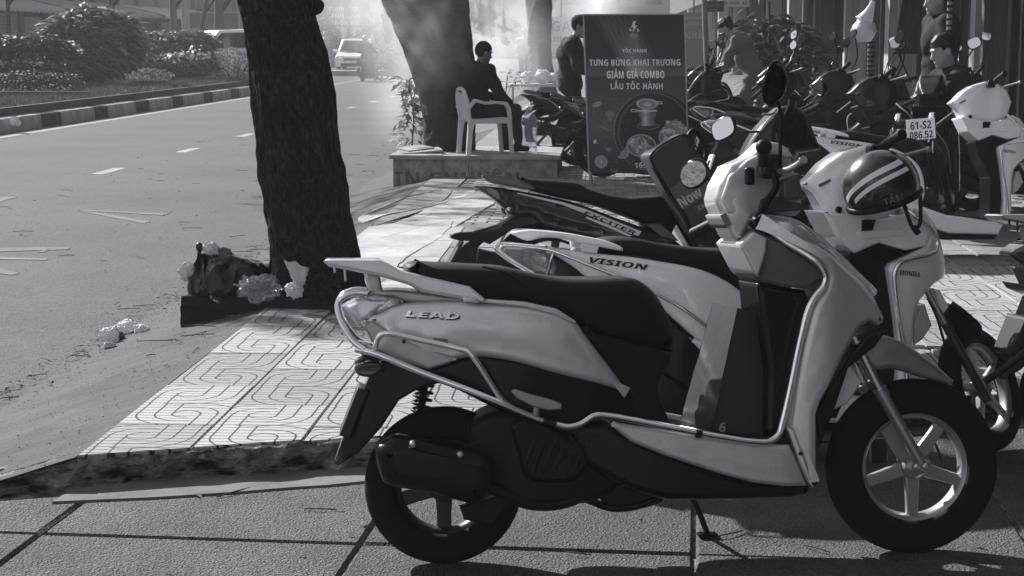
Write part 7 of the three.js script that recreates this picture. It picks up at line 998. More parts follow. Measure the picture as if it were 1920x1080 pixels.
function shrub(name, label, u, v, ru, h, y0, n, leaf, mat, seed, { bottom = 0.12, stems = 7, flat = 0, rv = ru } = {}) {
  const base = R(u, v, y0), o = thing(name, label, 'shrub', base); const r0 = rng(seed);
  const lobes = Array.from({ length: 9 }, () => sphereDir(r0));
  o.add(foliage('foliage', n, leaf, mat, (r) => { const d = sphereDir(r), bump = 1 + 0.22 * (fbm3(d.x * 2 + seed, d.y * 2, d.z * 2, 3, seed) - 0.5) * 2, k = bump * (r() < 0.7 ? 0.86 + 0.18 * r() : Math.cbrt(r())); const yy = flat ? Math.sign(d.y) * Math.abs(d.y) ** 0.5 : d.y; return [RU.clone().multiplyScalar(d.x * ru * k).addScaledVector(RV, d.z * rv * k).setY(bottom + (h - bottom) * (0.5 + 0.5 * yy * k)), d]; }, seed));
  for (let k = 0; k < stems; k++) { const a = r0() * 6.28, l = r0(); mesh('stem', tube([[Math.cos(a) * 0.08, 0, Math.sin(a) * 0.08], [Math.cos(a) * ru * 0.4, h * 0.3, Math.sin(a) * ru * 0.4], [Math.cos(a) * ru * 0.7, h * (0.55 + 0.25 * l), Math.sin(a) * ru * 0.7]], (t) => lerp(0.03, 0.01, t), 6), mBark, o); }
  return o;
}
{
  const big = leafGeo(0.34, 0.13), mid = leafGeo(0.22, 0.095), sml = leafGeo(0.10, 0.04), U = (px, v) => (px - 1142) * v / 3233;
  shrub('round_shrub', 'largest rounded shrub on the median, with big glossy leaves', U(160, 46), 46, 1.27, 2.15, 0.26, 3600, big, mLeaf.mid, 201, { bottom: 0.2 });
  shrub('hedge_shrub', 'dense clipped shrub right of the largest rounded shrub', U(322, 52), 52, 1.25, 1.55, 0.26, 4200, mid, mLeaf.mid, 202, { flat: 1, bottom: 0.1 });
  shrub('fine_shrub', 'low fine-leaved shrub between the clipped shrub and the dark trunk', U(432, 53), 53, 0.75, 0.98, 0.26, 3200, leafGeo(0.10, 0.03), mLeaf.mid, 203, { bottom: 0 });
  shrub('hedge_shrub', 'dark dense hedge at the left edge of the median', U(25, 43), 43, 1.35, 1.35, 0.26, 4200, mid, mLeaf.dark, 204, { flat: 1, bottom: 0.1 });
  shrub('border_plant', 'low dark border plants in front of the left hedge', U(45, 39), 39, 1.15, 0.5, 0.26, 1800, sml, mLeaf.dark, 205, { flat: 1, bottom: 0, stems: 2, rv: 0.5 });
  shrub('border_plant', 'spreading low plant between the rounded shrub and the clipped shrub', U(268, 48), 48, 0.62, 0.46, 0.26, 900, sml, mLeaf.mid, 206, { bottom: 0, stems: 2 });
  shrub('hedge_shrub', 'smoke-veiled hedge behind the round road sign', U(738, 89), 89, 2.2, 2.1, 0.1, 2600, big, mLeaf.mid, 207, { flat: 1 });
  shrub('hedge_shrub', 'pale hedge left of the white car, beside the dark trunk', U(600, 84), 84, 0.9, 2.4, 0.1, 1100, big, mLeaf.mid, 208, {});
  const sl = std(0.20, 0.9, 0, { map: rep(T.concrete, 1) }); [[U(150, 43.5), 43.5, 2.1], [U(268, 47), 47, 0.95], [U(60, 36.5), 36.5, 2.0], [U(355, 50), 50, 1.1]].forEach(([u, v, w], k) => { const m = solo('bed_edging', slab([R(u - w / 2, v), R(u + w / 2, v), R(u + w / 2, v + 0.14), R(u - w / 2, v + 0.14)].map((p) => [p.x, p.z]), 0.2, 0.40, undefined, 0.012), sl, ['long concrete edging before the largest rounded shrub', 'short concrete edging before the spreading low plant', 'dark edging before the low border plants at left', 'concrete edging before the clipped shrub'][k], 'edging'); });
  // island kerb with the round sign
  struct('traffic_island', slab([R(-12.6, 76.5), R(-9.7, 76.5), R(-9.7, 88), R(-12.6, 88)].map((p) => [p.x, p.z]), -0.12, 0.14, undefined, 0.03), std(0.34, 0.9, 0, { map: rep(T.blotch, 0.6) }));
  const sg = thing('road_sign', 'round road sign with a white slanting arrow on a banded pole', 'road sign', R(U(696, 78), 78, 0.1));
  for (let k = 0; k < 5; k++) mesh('pole_band', tube([[0, k * 0.42, 0], [0, k * 0.42 + 0.42, 0]], 0.055, 14), k % 2 ? M.white : std(0.35, 0.6), sg);
  mesh('sign_disc', at(lathe([[0.001, 0.01], [0.36, 0.01], [0.37, 0], [0.36, -0.01], [0.001, -0.01]], 40), 0, 2.3, 0.08, Math.PI / 2), std(0.20, 0.5), sg); mesh('arrow', at(inflate([[-0.26, 0.0], [0.12, 0.0], [0.12, 0.06], [0.27, -0.045], [0.12, -0.15], [0.12, -0.09], [-0.26, -0.09]], { w: 0.003, r: 0.002, smooth: false }), -0.01, 2.34, 0.096, 0, 0, -0.72), M.printLight, sg, 'white arrow pointing down to the right');
}
// ---- vehicles on the far carriageway
{
  const U = (px, v) => (px - 1142) * v / 3233;
  const car = thing('car', 'white people carrier coming towards the camera beyond the smoke', 'car', R(U(660, 79), 79, -0.05), -YAW + 0.05), L = 4.4;
  // front of the car faces +z
  const prof = [[0, 0.3], [0.02, 0.75], [0.95, 0.98], [1.75, 1.62], [3.6, 1.66], [4.35, 1.2], [4.4, 0.3]];
  mesh('body', at(inflate([[0.05, 0.32], [0.0, 0.6], [0.06, 0.8], [0.95, 1.0], [1.0, 1.02], [4.3, 1.05], [4.4, 0.7], [4.36, 0.32]], { w: 0.87, r: 0.09, rings: 4, grid: 0.15, stepLen: 0.08, smooth: false }), 0, 0, 0, 0, Math.PI / 2, 0), M.white, car);
  mesh('cabin', at(inflate([[0.9, 0.98], [1.72, 1.6], [3.5, 1.66], [4.3, 1.02]], { w: (x, y) => 0.84 - 0.22 * (y - 1), r: 0.1, rings: 4, grid: 0.15, stepLen: 0.08, smooth: false }), 0, 0, 0, 0, Math.PI / 2, 0), M.white, car);
  mesh('windscreen', sheet((i, j) => { const y = lerp(1.06, 1.52, j), x = (i - 0.5) * 2 * (0.72 - 0.14 * j); return V3(x, y, -lerp(0.9, 1.58, j) + 0.06 - 0.12 * (2 * i - 1) ** 2 * 0.5); }, 10, 6), M.lensDark, car); mesh('grille', box(0.9, 0.1, 0.03, 0, 0.66, -0.0, 0.02), M.plastic, car); mesh('bumper_intake', box(1.2, 0.13, 0.03, 0, 0.42, 0.0, 0.02), M.plastic, car);
  for (const s of [1, -1]) { mesh('headlamp', at(new RoundedBoxGeometry(0.34, 0.16, 0.1, 3, 0.05), s * 0.62, 0.74, -0.03), M.lensIn, car); mesh('wing_mirror', at(new RoundedBoxGeometry(0.2, 0.14, 0.1, 3, 0.04), s * 0.98, 1.06, -1.2), M.white, car); for (const z of [-0.85, -3.5]) { const w = new THREE.Group(); w.name = 'wheel'; mesh('tyre', at(tyreGeo(0.31, 0.2, 0.2), s * 0.78, 0.31, z, 0, Math.PI / 2, 0), M.tyre, w); mesh('rim', at(rimGeo(0.2, 0.16), s * 0.78, 0.31, z, 0, Math.PI / 2, 0), M.alloy, w); car.add(w); } }
  mesh('number_plate', box(0.34, 0.11, 0.02, 0, 0.55, 0.012), M.plate, car);
  // box truck and pick-up behind the clipped shrub
  const tk = thing('box_truck', 'grey box truck parked behind the clipped shrub, left of the dark trunk', 'truck', R(U(410, 76), 76, -0.05), -YAW);
  mesh('cargo_box', box(2.2, 2.0, 4.2, 0, 1.75, -0.6, 0.04), std(0.30, 0.7, 0, { map: rep(T.blotch, 0.5) }), tk); mesh('box_rail', [box(2.24, 0.07, 0.05, 0, 2.74, 1.52), box(0.06, 2.0, 0.05, 1.1, 1.75, 1.52), box(0.06, 2.0, 0.05, -1.1, 1.75, 1.52)], std(0.45, 0.6), tk); mesh('chassis', box(1.6, 0.3, 4.6, 0, 0.6, -0.6), M.plastic, tk); mesh('door_print', at(letters('LIFUTRUCK', 0.9, 0.14, { depth: 0.004 }), -0.5, 2.35, 1.502), std(0.18, 0.7), tk);
  for (const s of [1, -1]) for (const z of [0.7, -2.2]) mesh('wheel', at(tyreGeo(0.4, 0.26, 0.01), s * 0.85, 0.4, z, 0, Math.PI / 2, 0), M.tyre, tk);
  const pk = thing('car', 'small white car half hidden behind the clipped shrub, in front of the box truck', 'car', R(U(420, 62), 62, -0.05), 0.5); pk.scale.setScalar(1.34);
  mesh('body', at(inflate([[-1.7, 0.3], [-1.75, 0.75], [-1.0, 0.88], [1.1, 0.92], [1.7, 0.85], [1.75, 0.3]], { w: 0.8, r: 0.1, rings: 4, grid: 0.15, stepLen: 0.08, smooth: false }), 0, 0, 0), M.white, pk); mesh('cabin', inflate([[-1.0, 0.86], [-0.45, 1.42], [0.7, 1.46], [1.25, 0.9]], { w: (x, y) => 0.76 - 0.2 * (y - 0.9), r: 0.09, rings: 4, grid: 0.15, stepLen: 0.08, smooth: false }), M.white, pk); for (const s of [1, -1]) { mesh('side_window', inflate([[-0.82, 0.93], [-0.42, 1.34], [0.62, 1.37], [1.0, 0.95]], { zc: s * 0.74, w: 0.012, r: 0.006, smooth: false, grid: 0.2 }), M.lensDark, pk); mesh('wing_mirror', at(new RoundedBoxGeometry(0.1, 0.14, 0.18, 3, 0.04), -0.7, 0.95, s * 0.88), M.plastic, pk); for (const x of [-1.15, 1.15]) mesh('wheel', at(tyreGeo(0.29, 0.18, 0.01), x, 0.29, s * 0.72), M.tyre, pk); }
}
// ---- buildings across the street
{
  const off = new THREE.Group();
  const bld = (name, label, v0, v1, h, tone, kind) => {
    const o = thing(name, label, 'building', R(-24.4, v0, 0)), b = o.position, P = (u, v, y) => R(u, v, y).sub(b), wallM = std(tone, 0.9, 0, { map: rep(T.blotch, 0.35) }), bx = (nm, u0, u1, a, c, y0, y1, m) => mesh(nm, slab([P(u0, a), P(u1, a), P(u1, c), P(u0, c)].map((p) => [p.x, p.z]), y0, y1, undefined, 0.01), m, o);
    bx('wall', -24.4, -34, v0, v1, 0, h, wallM); const n = Math.max(1, Math.round((v1 - v0) / 4));
    for (let k = 0; k < n; k++) { const a = lerp(v0, v1, (k + 0.08) / n), c = lerp(v0, v1, (k + 0.92) / n);
      if (kind === 'shutter') { for (let i = 0; i < 16; i++) bx('shutter_slat', -24.28, -24.42, a, c, 0.1 + i * 0.155, 0.1 + i * 0.155 + 0.145, std(0.42, 0.6)); } else bx(k % 2 ? 'door' : 'shop_window', -24.3, -24.45, a, c, 0.1, 2.6, k % 2 ? std(0.06, 0.5) : M.lensDark);
      bx('pier', -24.15, -24.5, c, c + 0.5, 0, h * 0.98, std(tone * 0.6, 0.9)); for (let f = 1; f < Math.floor(h / 3.2); f++) { const w = bx('window', -24.32, -24.5, a + 0.5, c - 0.4, f * 3.3 + 0.9, f * 3.3 + 2.4, M.lensDark); bx('balcony', -23.6, -24.5, a, c, f * 3.3, f * 3.3 + 0.12, std(tone * 0.9, 0.9)); } }
    // canvas awning with a scalloped edge over each front
    mesh('awning', sheet((i, j) => { const v = lerp(v0 + 0.3, v1 - 0.3, i), u = lerp(-24.3, -21.9, Math.min(1, j / 0.85)), y = j < 0.85 ? lerp(3.25, 2.72, j / 0.85) : lerp(2.72, 2.55 + 0.04 * Math.sin(v * 12), (j - 0.85) / 0.15); return P(u, v, y); }, 60, 8), new THREE.MeshStandardMaterial({ color: grey(tone * 0.9 + 0.1), roughness: 0.9, side: THREE.DoubleSide }), o);
    return o;
  };
  bld('shophouse', 'shophouse with roller shutter and awning at the left edge across the street', 52, 70, 6.4, 0.20, 'shutter'); bld('shophouse', 'dark-fronted shophouse behind the largest rounded shrub', 70, 84, 6, 0.16); bld('shophouse', 'plain grey shophouse behind the clipped shrub', 84, 100, 6.2, 0.34); bld('shophouse', 'shophouse beyond the box truck, beside the dark trunk', 100, 122, 7, 0.24); bld('shophouse', 'smoke-pale shophouse between the two trunks', 122, 150, 8, 0.3); bld('shophouse', 'farthest row house across the street, faded by smoke', 150, 215, 9, 0.26);
  bld('shophouse', 'row of shophouses across the street, left of the camera and out of the picture', 9, 51, 6.6, 0.16);
  // building closing the street
  const e = thing('corner_building', 'pale corner building closing the view at the end of the street', 'building', R(-6, 170, 0)); mesh('wall', box(60, 16, 8, 6, 8, 0), std(0.4, 0.9, 0, { map: rep(T.blotch, 0.2) }), e); for (let i = 0; i < 13; i++) for (let j = 0; j < 4; j++) mesh('window', box(1.6, 1.7, 0.1, -18 + i * 4, 2.1 + j * 3.6, 4.02), M.lensDark, e);
  const U = (px, v) => (px - 1142) * v / 3233;
  // lettered board and its awning, far up the street
  const bd = thing('shop_board', 'dark lettered shop board over an awning, left of the round road sign', 'shop sign', R(U(640, 108), 108, 0)); mesh('board', box(3.4, 1.9, 0.12, 0, 3.0, 0, 0.02), std(0.05, 0.7), bd); [['QUÁN CƠM', 2.2, 3.42], ['BÌNH DÂN', 2.7, 2.98], ['NGON RẺ', 2.6, 2.52]].forEach(([s, w, y]) => mesh('board_print', at(new THREE.PlaneGeometry(w, 0.36), 0.1, y + 0.05, 0.065), new THREE.MeshStandardMaterial({ map: canvasTex(512, 96, (g, W_, H_) => { g.fillStyle = '#3d3c40'; g.fillRect(0, 0, W_, H_); g.fillStyle = '#f4f4f6'; vn(g, s, W_ / 2, 82, 78, W_ - 12); }), roughness: 0.8 }), bd)); mesh('awning', sheet((i, j) => V3(lerp(-3.6, 1.4, i), lerp(2.3, 1.6, j) + (i < 0.2 ? 0.2 : 0) * (1 - j), lerp(0, 2.2, j)), 12, 4), new THREE.MeshStandardMaterial({ color: grey(0.55), side: THREE.DoubleSide }), bd); mesh('post', [tube([[-1.5, 0, 0], [-1.5, 2.2, 0]], 0.05, 8), tube([[1.4, 0, 0], [1.4, 2.2, 0]], 0.05, 8)], M.plastic2, bd);
  // far trunks
  [[-2, 8, 56, 0.05, 'dark slender trunk at the left edge behind the hedge'], [207, 9, 60, 0.09, 'slender trunk rising behind the largest rounded shrub'], [318, 13, 64, 0.10, 'dark half of the paired trunks behind the clipped shrub'], [340, 12, 66, 0.34, 'pale concrete post beside the dark trunk behind the clipped shrub'], [366, 9, 70, 0.10, 'leaning trunk left of the box truck'], [404, 19, 72, 0.12, 'thick trunk above the box truck'], [618, 14, 92, 0.08, 'curving trunk above the white people carrier'], [652, 9, 96, 0.06, 'dark post by the lettered shop board']].forEach(([px, w, v, tone, label], k) => { const b = R(U(px, v), v, 0), o = thing(k === 3 || k === 7 ? 'utility_post' : 'street_tree', label, k === 3 || k === 7 ? 'post' : 'tree', b), r = w * v / 3233 / 2, ln = [0.1, -0.25, 0.02, 0, 0.55, 0.1, -0.5, 0.05][k]; mesh(k === 3 || k === 7 ? 'shaft' : 'trunk', tube([[0, 0, 0], [ln * 0.1, 1.4, 0], [ln * 0.5, 2.8, 0.1], [ln * 1.6, 5.2, 0.2]], (t) => r * (1.15 - 0.3 * t) * (1 + 0.06 * Math.sin(t * 20 + k)), 16, true, 40), std(tone, 0.95, 0, { bumpMap: rep(T.dirt, 3, 4), bumpScale: 0.04 }), o); if (k !== 3 && k !== 7) { const L = lobesAt(U(px, v) + ln, v, 5.2, 1.6, 4, 0.9, 300 + k); if (k > 5) crown(o, L, 500, 320 + k, leafGeo(0.3, 0.14)); mesh('limb', tube([[ln * 0.5, 2.6, 0.1], [ln * 0.5 + 0.7, 3.6, 0], [ln * 0.5 + 1.4, 5, 0]], (t) => r * lerp(0.6, 0.15, t), 8), mBark, o); } });
}
// ---- shop fronts on this side
{
  const o = thing('shop_row', 'row of dark shop fronts with pale pilasters along the right side', 'building', R(UR, 12, 0)), b = o.position, P = (u, v, y) => R(u, v, y).sub(b);
  const bx = (nm, u0, u1, v0, v1, y0, y1, m, label) => mesh(nm, slab([P(u0, v0), P(u1, v0), P(u1, v1), P(u0, v1)].map((p) => [p.x, p.z]), y0, y1, (x, z) => [x, z], 0.008), m, o, label);
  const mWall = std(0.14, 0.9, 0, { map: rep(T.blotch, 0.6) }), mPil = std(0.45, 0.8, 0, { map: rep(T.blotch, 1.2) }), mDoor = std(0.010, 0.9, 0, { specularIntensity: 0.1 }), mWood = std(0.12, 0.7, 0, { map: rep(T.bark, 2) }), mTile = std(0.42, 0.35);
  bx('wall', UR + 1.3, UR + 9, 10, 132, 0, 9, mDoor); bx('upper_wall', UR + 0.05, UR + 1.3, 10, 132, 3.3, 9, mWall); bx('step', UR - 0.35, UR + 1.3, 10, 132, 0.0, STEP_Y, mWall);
  // pilasters: [v, width along the street, depth towards it, material]
  [[21.7, 0.30, 0.32, mPil], [21.2, 0.16, 0.16, mWood], [28.3, 0.42, 0.34, mPil], [33.5, 0.25, 0.3, mPil], [38.5, 0.3, 0.32, mWood], [44, 0.45, 0.3, mPil], [50, 0.4, 0.3, mPil], [56, 0.4, 0.3, mWood], [63, 0.5, 0.3, mPil], [72, 0.5, 0.3, mPil], [84, 0.5, 0.3, mPil], [100, 0.6, 0.3, mPil]].forEach(([v, w, d, m]) => { bx('pilaster', UR - 0.02, UR + d + 0.1, v, v + w, STEP_Y - 0.1, 3.3, m); bx('pilaster_base', UR - 0.05, UR + d + 0.12, v - 0.02, v + w + 0.02, STEP_Y, STEP_Y + 0.3, std(0.14, 0.8)); });
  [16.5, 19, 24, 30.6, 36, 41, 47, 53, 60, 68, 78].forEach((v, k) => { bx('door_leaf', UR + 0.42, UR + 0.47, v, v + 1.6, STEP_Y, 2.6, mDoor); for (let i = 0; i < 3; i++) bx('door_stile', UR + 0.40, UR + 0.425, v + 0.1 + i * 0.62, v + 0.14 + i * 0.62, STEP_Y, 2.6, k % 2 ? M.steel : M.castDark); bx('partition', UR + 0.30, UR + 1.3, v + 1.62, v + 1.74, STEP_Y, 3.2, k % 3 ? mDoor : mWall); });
  bx('awning_roof', UR - 2.0, UR + 0.3, 12.2, 20.6, 3.05, 3.12, mWall); bx('awning_roof', UR - 1.6, UR + 0.3, 22.6, 27.6, 2.95, 3.02, mWall); bx('awning_roof', UR - 1.9, UR + 0.3, 29.5, 43, 3.05, 3.12, mWall); bx('awning_roof', UR - 1.5, UR + 0.3, 46, 70, 3.1, 3.17, mWall);
  const mt = thing('meter_box', 'small grey electricity meter box on the pale pilaster', 'meter box', R(UR + 0.2, 28.26, 1.98)); mesh('case', box(0.2, 0.34, 0.06, 0, 0, 0.03, 0.02), std(0.28, 0.5), mt); mesh('window', box(0.1, 0.1, 0.02, 0, -0.02, 0.06, 0.01), M.plastic, mt);
  // hanging dark clothes
  const cl = thing('hanging_clothes', 'dark garment hanging beside the meter pilaster', 'clothes', R((1697 - 1142) / 128, 25.2, 1.3)); mesh('cloth', sheet((i, j) => V3(lerp(-0.24, 0.2, i) * (1 - 0.55 * j) + 0.03 * j, j * 1.15, 0.06 * Math.sin(i * 14 + j * 2) * (1 - 0.4 * j)), 40, 20), new THREE.MeshStandardMaterial({ color: grey(0.012), roughness: 0.95, side: THREE.DoubleSide }), cl); mesh('hanger', tube([[-0.1, 1.15, 0], [0.03, 1.25, 0], [0.15, 1.15, 0]], 0.008, 6), M.steel, cl);
  // poles
  const pole = (name, label, px, v, r, tone, bands, h = 3.2, lean = 0) => { const t = thing(name, label, 'pole', R((px - 1142) * v / 3233, v, PAVE_Y)); mesh('shaft', tube([[lean * 1.6, 0, 0], [0, 1.6, 0], [-lean, h, 0]], r, 16, true, 12), std(tone, 0.6, 0, { map: rep(T.blotch, 1, 3) }), t); const rn = rng(px); for (let k = 0; k < bands; k++) mesh('tape_band', tube([[0, 1.0 + k * 0.05, 0], [0, 1.0 + k * 0.05 + 0.012 + rn() * 0.015, 0]], r + 0.002, 14), M.plastic, t); return t; };
  pole('pole', 'pale pole bound with dark tape before the standing young man', 1770, 14.3, 0.022, 0.34, 16); pole('pole', 'pole carrying the white hanging bag before the pale pilaster', 1628, 19, 0.038, 0.2, 8); pole('pole', 'mottled round pole behind the potted plants', 1507, 24, 0.058, 0.14, 0); pole('pole', 'slim leaning square pole just right of the advertising board', 1320, 17.9, 0.028, 0.32, 0, 3, 0.06);
  const hb = thing('hanging_bag', 'white plastic bag hanging from the taped pole, brightly sunlit', 'plastic bag', R((1614 - 1142) * 18.8 / 3233, 18.8, 1.66)); mesh('sack', at(crumple(0.16, 0.15, 0.14, 88, 0.4, 5), 0, -0.06, 0), mWhiteBag, hb); mesh('gathered_top', tube([[0.0, 0.04, 0], [0.05, 0.14, 0], [0.09, 0.26, 0.01]], (t) => lerp(0.11, 0.02, t ** 0.7), 12), mWhiteBag, hb);
  // plants in pots
  const pot = (px, v, h, n, leaf, mat, label, seed) => { const t = thing('potted_plant', label, 'plant', R((px - 1142) * v / 3233, v, PAVE_Y)); mesh('pot', lathe([[0.001, 0], [0.13, 0], [0.18, 0.3], [0.19, 0.32], [0.165, 0.32], [0.15, 0.28], [0.001, 0.28]], 24), std(0.12, 0.8), t); mesh('stem', tube([[0, 0.25, 0], [0.03, h * 0.5, 0], [0, h * 0.9, 0.02]], 0.014, 8), mBark, t); t.add(foliage('foliage', n, leaf, mat, (r) => { const y = 0.4 + (h - 0.4) * r(), a = r() * 6.28, k = 0.32 * Math.sqrt(r()) * (0.7 + 0.5 * Math.sin(y * 6 + seed)); return [V3(Math.cos(a) * k, y, Math.sin(a) * k), V3(Math.cos(a), 0.2, Math.sin(a))]; }, seed)); return t; };
  pot(1432, 24, 1.75, 420, leafGeo(0.2, 0.09), mLeaf.dark, 'bushy dark potted plant nearest the bending woman', 401); pot(1462, 25.5, 1.7, 380, leafGeo(0.3, 0.12), mLeaf.dark, 'broad-leaved potted plant in the middle of the plant group', 402); pot(1492, 23.5, 1.6, 380, leafGeo(0.24, 0.07), mLeaf.dark, 'potted plant beside the mottled pole', 403);
  const pm = pot(1438, 23.2, 2.1, 26, leafGeo(0.34, 0.03), mLeaf.mid, 'spiky palm-like plant rising above the other potted plants', 404);
  // boards and signs
  const card = (name, label, px, py, v, w, h, lines, bg, fg, dx = 0) => { const p = alongV(px, py, v), t = thing(name, label, 'sign', V3(p.x, p.y, p.z)); mesh('board', box(w, h, 0.03, 0, 0, -0.017), std(0.2, 0.7), t); mesh('print', new THREE.PlaneGeometry(w - 0.01, h - 0.01), new THREE.MeshStandardMaterial({ roughness: 0.7, map: canvasTex(512, Math.round(512 * h / w), (g, W_, H_) => { g.fillStyle = bg; g.fillRect(0, 0, W_, H_); g.fillStyle = fg; g.textAlign = 'center'; for (const [s, y, f] of lines) { vn(g, s, W_ / 2, y * H_, f, W_ - 24); } }) }), t); mesh('hanger', tube([[0, h / 2, 0], [0, h / 2 + 0.5, 0]], 0.012, 6), M.castDark, t); return t; };
  card('shop_sign', 'pale hanging sign lettered for a herbal medicine shop, top edge of the picture', 1377, -2, 26, 0.46, 0.24, [['TIỆM THUỐC BẮC', 0.86, 66]], '#b9b8be', '#3b3a3f'); card('shop_sign', 'dark hanging sign with pale lettering beside the slim pole', 1340, 12, 24, 0.26, 0.15, [['Quán Bình', 0.5, 90], ['Bánh & Cơm', 0.85, 50]], '#2a292d', '#77767c');
  const lb = card('shop_sign', 'grey lettered panel between the advertising board and the slim pole', 1300, 92, 30, 0.42, 1.25, [['BÁN THUỐC', 0.09, 70], ['LƯƠNG 2', 0.17, 90], ['NHÀ', 0.36, 190]], '#7d7c83', '#a3a2a9'); mesh('leg', tube([[0, -0.6, 0], [0, -1.3, 0]], 0.03, 8), M.castDark, lb);
  card('food_sign', 'pale food stall sign lettered GÀ in the smoke left of the capped man', 1052, 58, 30, 0.5, 0.48, [['GÀ', 0.52, 260], ['TIỀM', 0.9, 120]], '#c9c8ce', '#6a696f');
  // street stall with white bags
  const st = thing('stall_table', 'low pale stall table in the smoke loaded with white bags', 'table', R((1012 - 1142) / 125, 25.8, PAVE_Y)); mesh('table_top', box(0.9, 0.04, 0.5, 0, 0.72, 0, 0.01), std(0.5, 0.6), st); for (const [x, z] of [[-0.4, 0.2], [0.4, 0.2], [-0.4, -0.2], [0.4, -0.2]]) mesh('leg', tube([[x, 0, z], [x, 0.7, z]], 0.016, 8), M.steel, st);
  [[-0.18, 0.13], [0.05, 0.15], [0.22, 0.11]].forEach(([x, r], k) => { const m = solo('stall_bag', crumple(r, r * 0.9, r, 95 + k, 0.45, 4), mWhiteBag, ['white tied bag at the left end of the smoky stall table', 'largest white tied bag in the middle of the smoky stall table', 'white tied bag at the right end of the smoky stall table'][k], 'plastic bag'); m.position.copy(st.position).add(V3(x, 0.74 + r * 0.7, 0)); });
}
// ---- smoke drifting from a stall behind the trees
{
  const n = 128, alpha = dataTex(n, (u, v) => { const x = u * 2 - 1, y = v * 2 - 1, r = Math.hypot(x, y); return clamp(step01(1, 0.1, r) * (0.45 + 0.75 * (fbm3(x * 1.7 + 5, y * 1.7, 3, 4, 2) - 0.3)) ); }); alpha.wrapS = alpha.wrapT = THREE.ClampToEdgeWrapping;
  const mat = new THREE.MeshPhysicalMaterial({ color: grey(0.97), roughness: 1, transmission: 0.9, thickness: 0, specularIntensity: 0, alphaMap: alpha, transparent: true, opacity: 0.125, side: THREE.DoubleSide, depthWrite: false });
  const zones = [[60, 19.6, 44, -1.2, -2.4, 1.6, 2.6, 0.6, 3.2, 0.6, 1.5], [30, 26, 74, -4.2, -7.0, 2.4, 4.0, 0.6, 3.6, 1.2, 2.6], [5, 16.3, 17.1, -1.75, -1.75, 0.35, 0.35, 1.35, 1.0, 0.55, 0.85, 1], [14, 22, 30, 0.1, -0.4, 1.2, 1.2, 0.8, 2.2, 0.6, 1.1]], N = zones.reduce((s, z) => s + z[0], 0);
  const im = new THREE.InstancedMesh(new THREE.PlaneGeometry(2, 2), mat, N), rnd = rng(808), m = new THREE.Matrix4(), q = new THREE.Quaternion(), e = new THREE.Euler(); let c = 0;
  for (const [n, v0, v1, u0, u1, w0, w1, y0, yr, s0, s1, upright] of zones) for (let i = 0; i < n; i++) { const t = rnd(), v = lerp(v0, v1, t), u = lerp(u0, u1, t) + (rnd() - 0.5) * lerp(w0, w1, t) * 2, y = y0 + rnd() * yr, s = lerp(s0, s1, rnd()); e.set((rnd() - 0.5) * 1.6, rnd() * 6.28, rnd() * 6.28); if (upright) e.set((rnd() - 0.5) * 0.4, (rnd() - 0.5) * 0.6, rnd() * 6.28); q.setFromEuler(e); m.compose(R(u, v, y), q, V3(s, s, s)); im.setMatrixAt(c++, m); }
  im.name = 'smoke'; im.castShadow = false; im.userData = { label: 'pale smoke drifting across the pavement and road behind the leaning trunk', category: 'smoke', kind: 'stuff' }; scene.add(im);
}

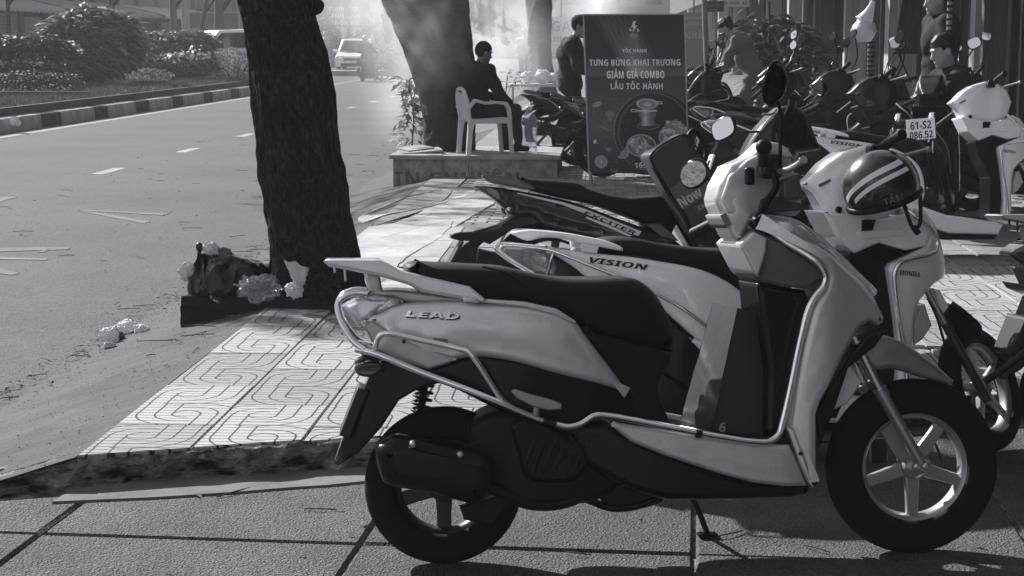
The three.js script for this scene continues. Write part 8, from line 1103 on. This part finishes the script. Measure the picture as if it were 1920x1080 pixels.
// ---- the street goes on behind the photographer: shops, a house front and trees that the paintwork mirrors
{
  const o = thing('shop_row', 'shop fronts of the same pavement, out of the picture behind the camera', 'building', R(UR, -30, 0)), b = o.position, P = (u, v) => { const p = R(u, v).sub(b); return [p.x, p.z]; };
  const bx = (nm, u0, u1, v0, v1, y0, y1, m) => mesh(nm, slab([P(u0, v0), P(u1, v0), P(u1, v1), P(u0, v1)], y0, y1, undefined, 0.01), m, o), w = std(0.22, 0.9, 0, { map: rep(T.blotch, 0.4) });
  bx('wall', UR + 0.3, UR + 8, -30, 9.9, 0, 9, w); for (let k = 0; k < 7; k++) { bx('door', UR + 0.2, UR + 0.32, -28 + k * 5.3, -24.5 + k * 5.3, 0.1, 2.7, M.plastic2); bx('awning_roof', UR - 1.8, UR + 0.3, -28.4 + k * 5.3, -24.1 + k * 5.3, 3.0, 3.08, w); bx('window', UR + 0.24, UR + 0.32, -27.5 + k * 5.3, -25 + k * 5.3, 4.2, 6, M.lensDark); }
  const h = thing('house_front', 'dark house front behind the camera', 'building', R(0, -17, 0)), c = h.position; const q = (u, v) => { const p = R(u, v).sub(c); return [p.x, p.z]; }, hx = (nm, u0, u1, v0, v1, y0, y1, m) => mesh(nm, slab([q(u0, v0), q(u1, v0), q(u1, v1), q(u0, v1)], y0, y1, undefined, 0.01), m, h);
  hx('wall', -26, 5, -24, -17, 0, 10, std(0.72, 0.9, 0, { map: rep(T.blotch, 0.4) })); for (let k = 0; k < 6; k++) { hx('window', -25 + k * 5, -22 + k * 5, -17.1, -16.95, 1, 2.9, M.lensDark); hx('window', -25 + k * 5, -22 + k * 5, -17.1, -16.95, 4.6, 6.6, M.lensDark); hx('ledge', -25.4 + k * 5, -21.6 + k * 5, -17.1, -16.6, 3.5, 3.62, w); }
  for (const [u, v, k] of [[-1.5, -7.5, 0], [3.0, -11, 1], [3.95, 4.2, 2], [-15, -1.5, 3]]) { const base = R(u, v, 0), t = thing('street_tree', ['leafy street tree just behind the camera', 'leafy street tree further behind the camera', 'leafy street tree by the shops right of the camera', 'leafy tree across the street left of the camera'][k], 'tree', base); mesh('trunk', tube([[0, 0, 0], [0.1, 1.6, 0], [0, 3.4, 0.1]], (s) => lerp(0.24, 0.16, s), 14, true, 20), mBark, t); const L = k === 2 ? lobesAt(2.6, 5.6, 4.0, 2.0, 9, 1.0, 702, 1.6) : lobesAt(u, v, 3.6, 2.3, 9, 1.1, 700 + k, 2.6); limbs(t, R(u, v, 3.1), L, 0.1); crown(t, L, 1700, 710 + k, leafGeo(0.22, 0.1), mLeaf.dark); }
}
renderer.render(scene, camera);
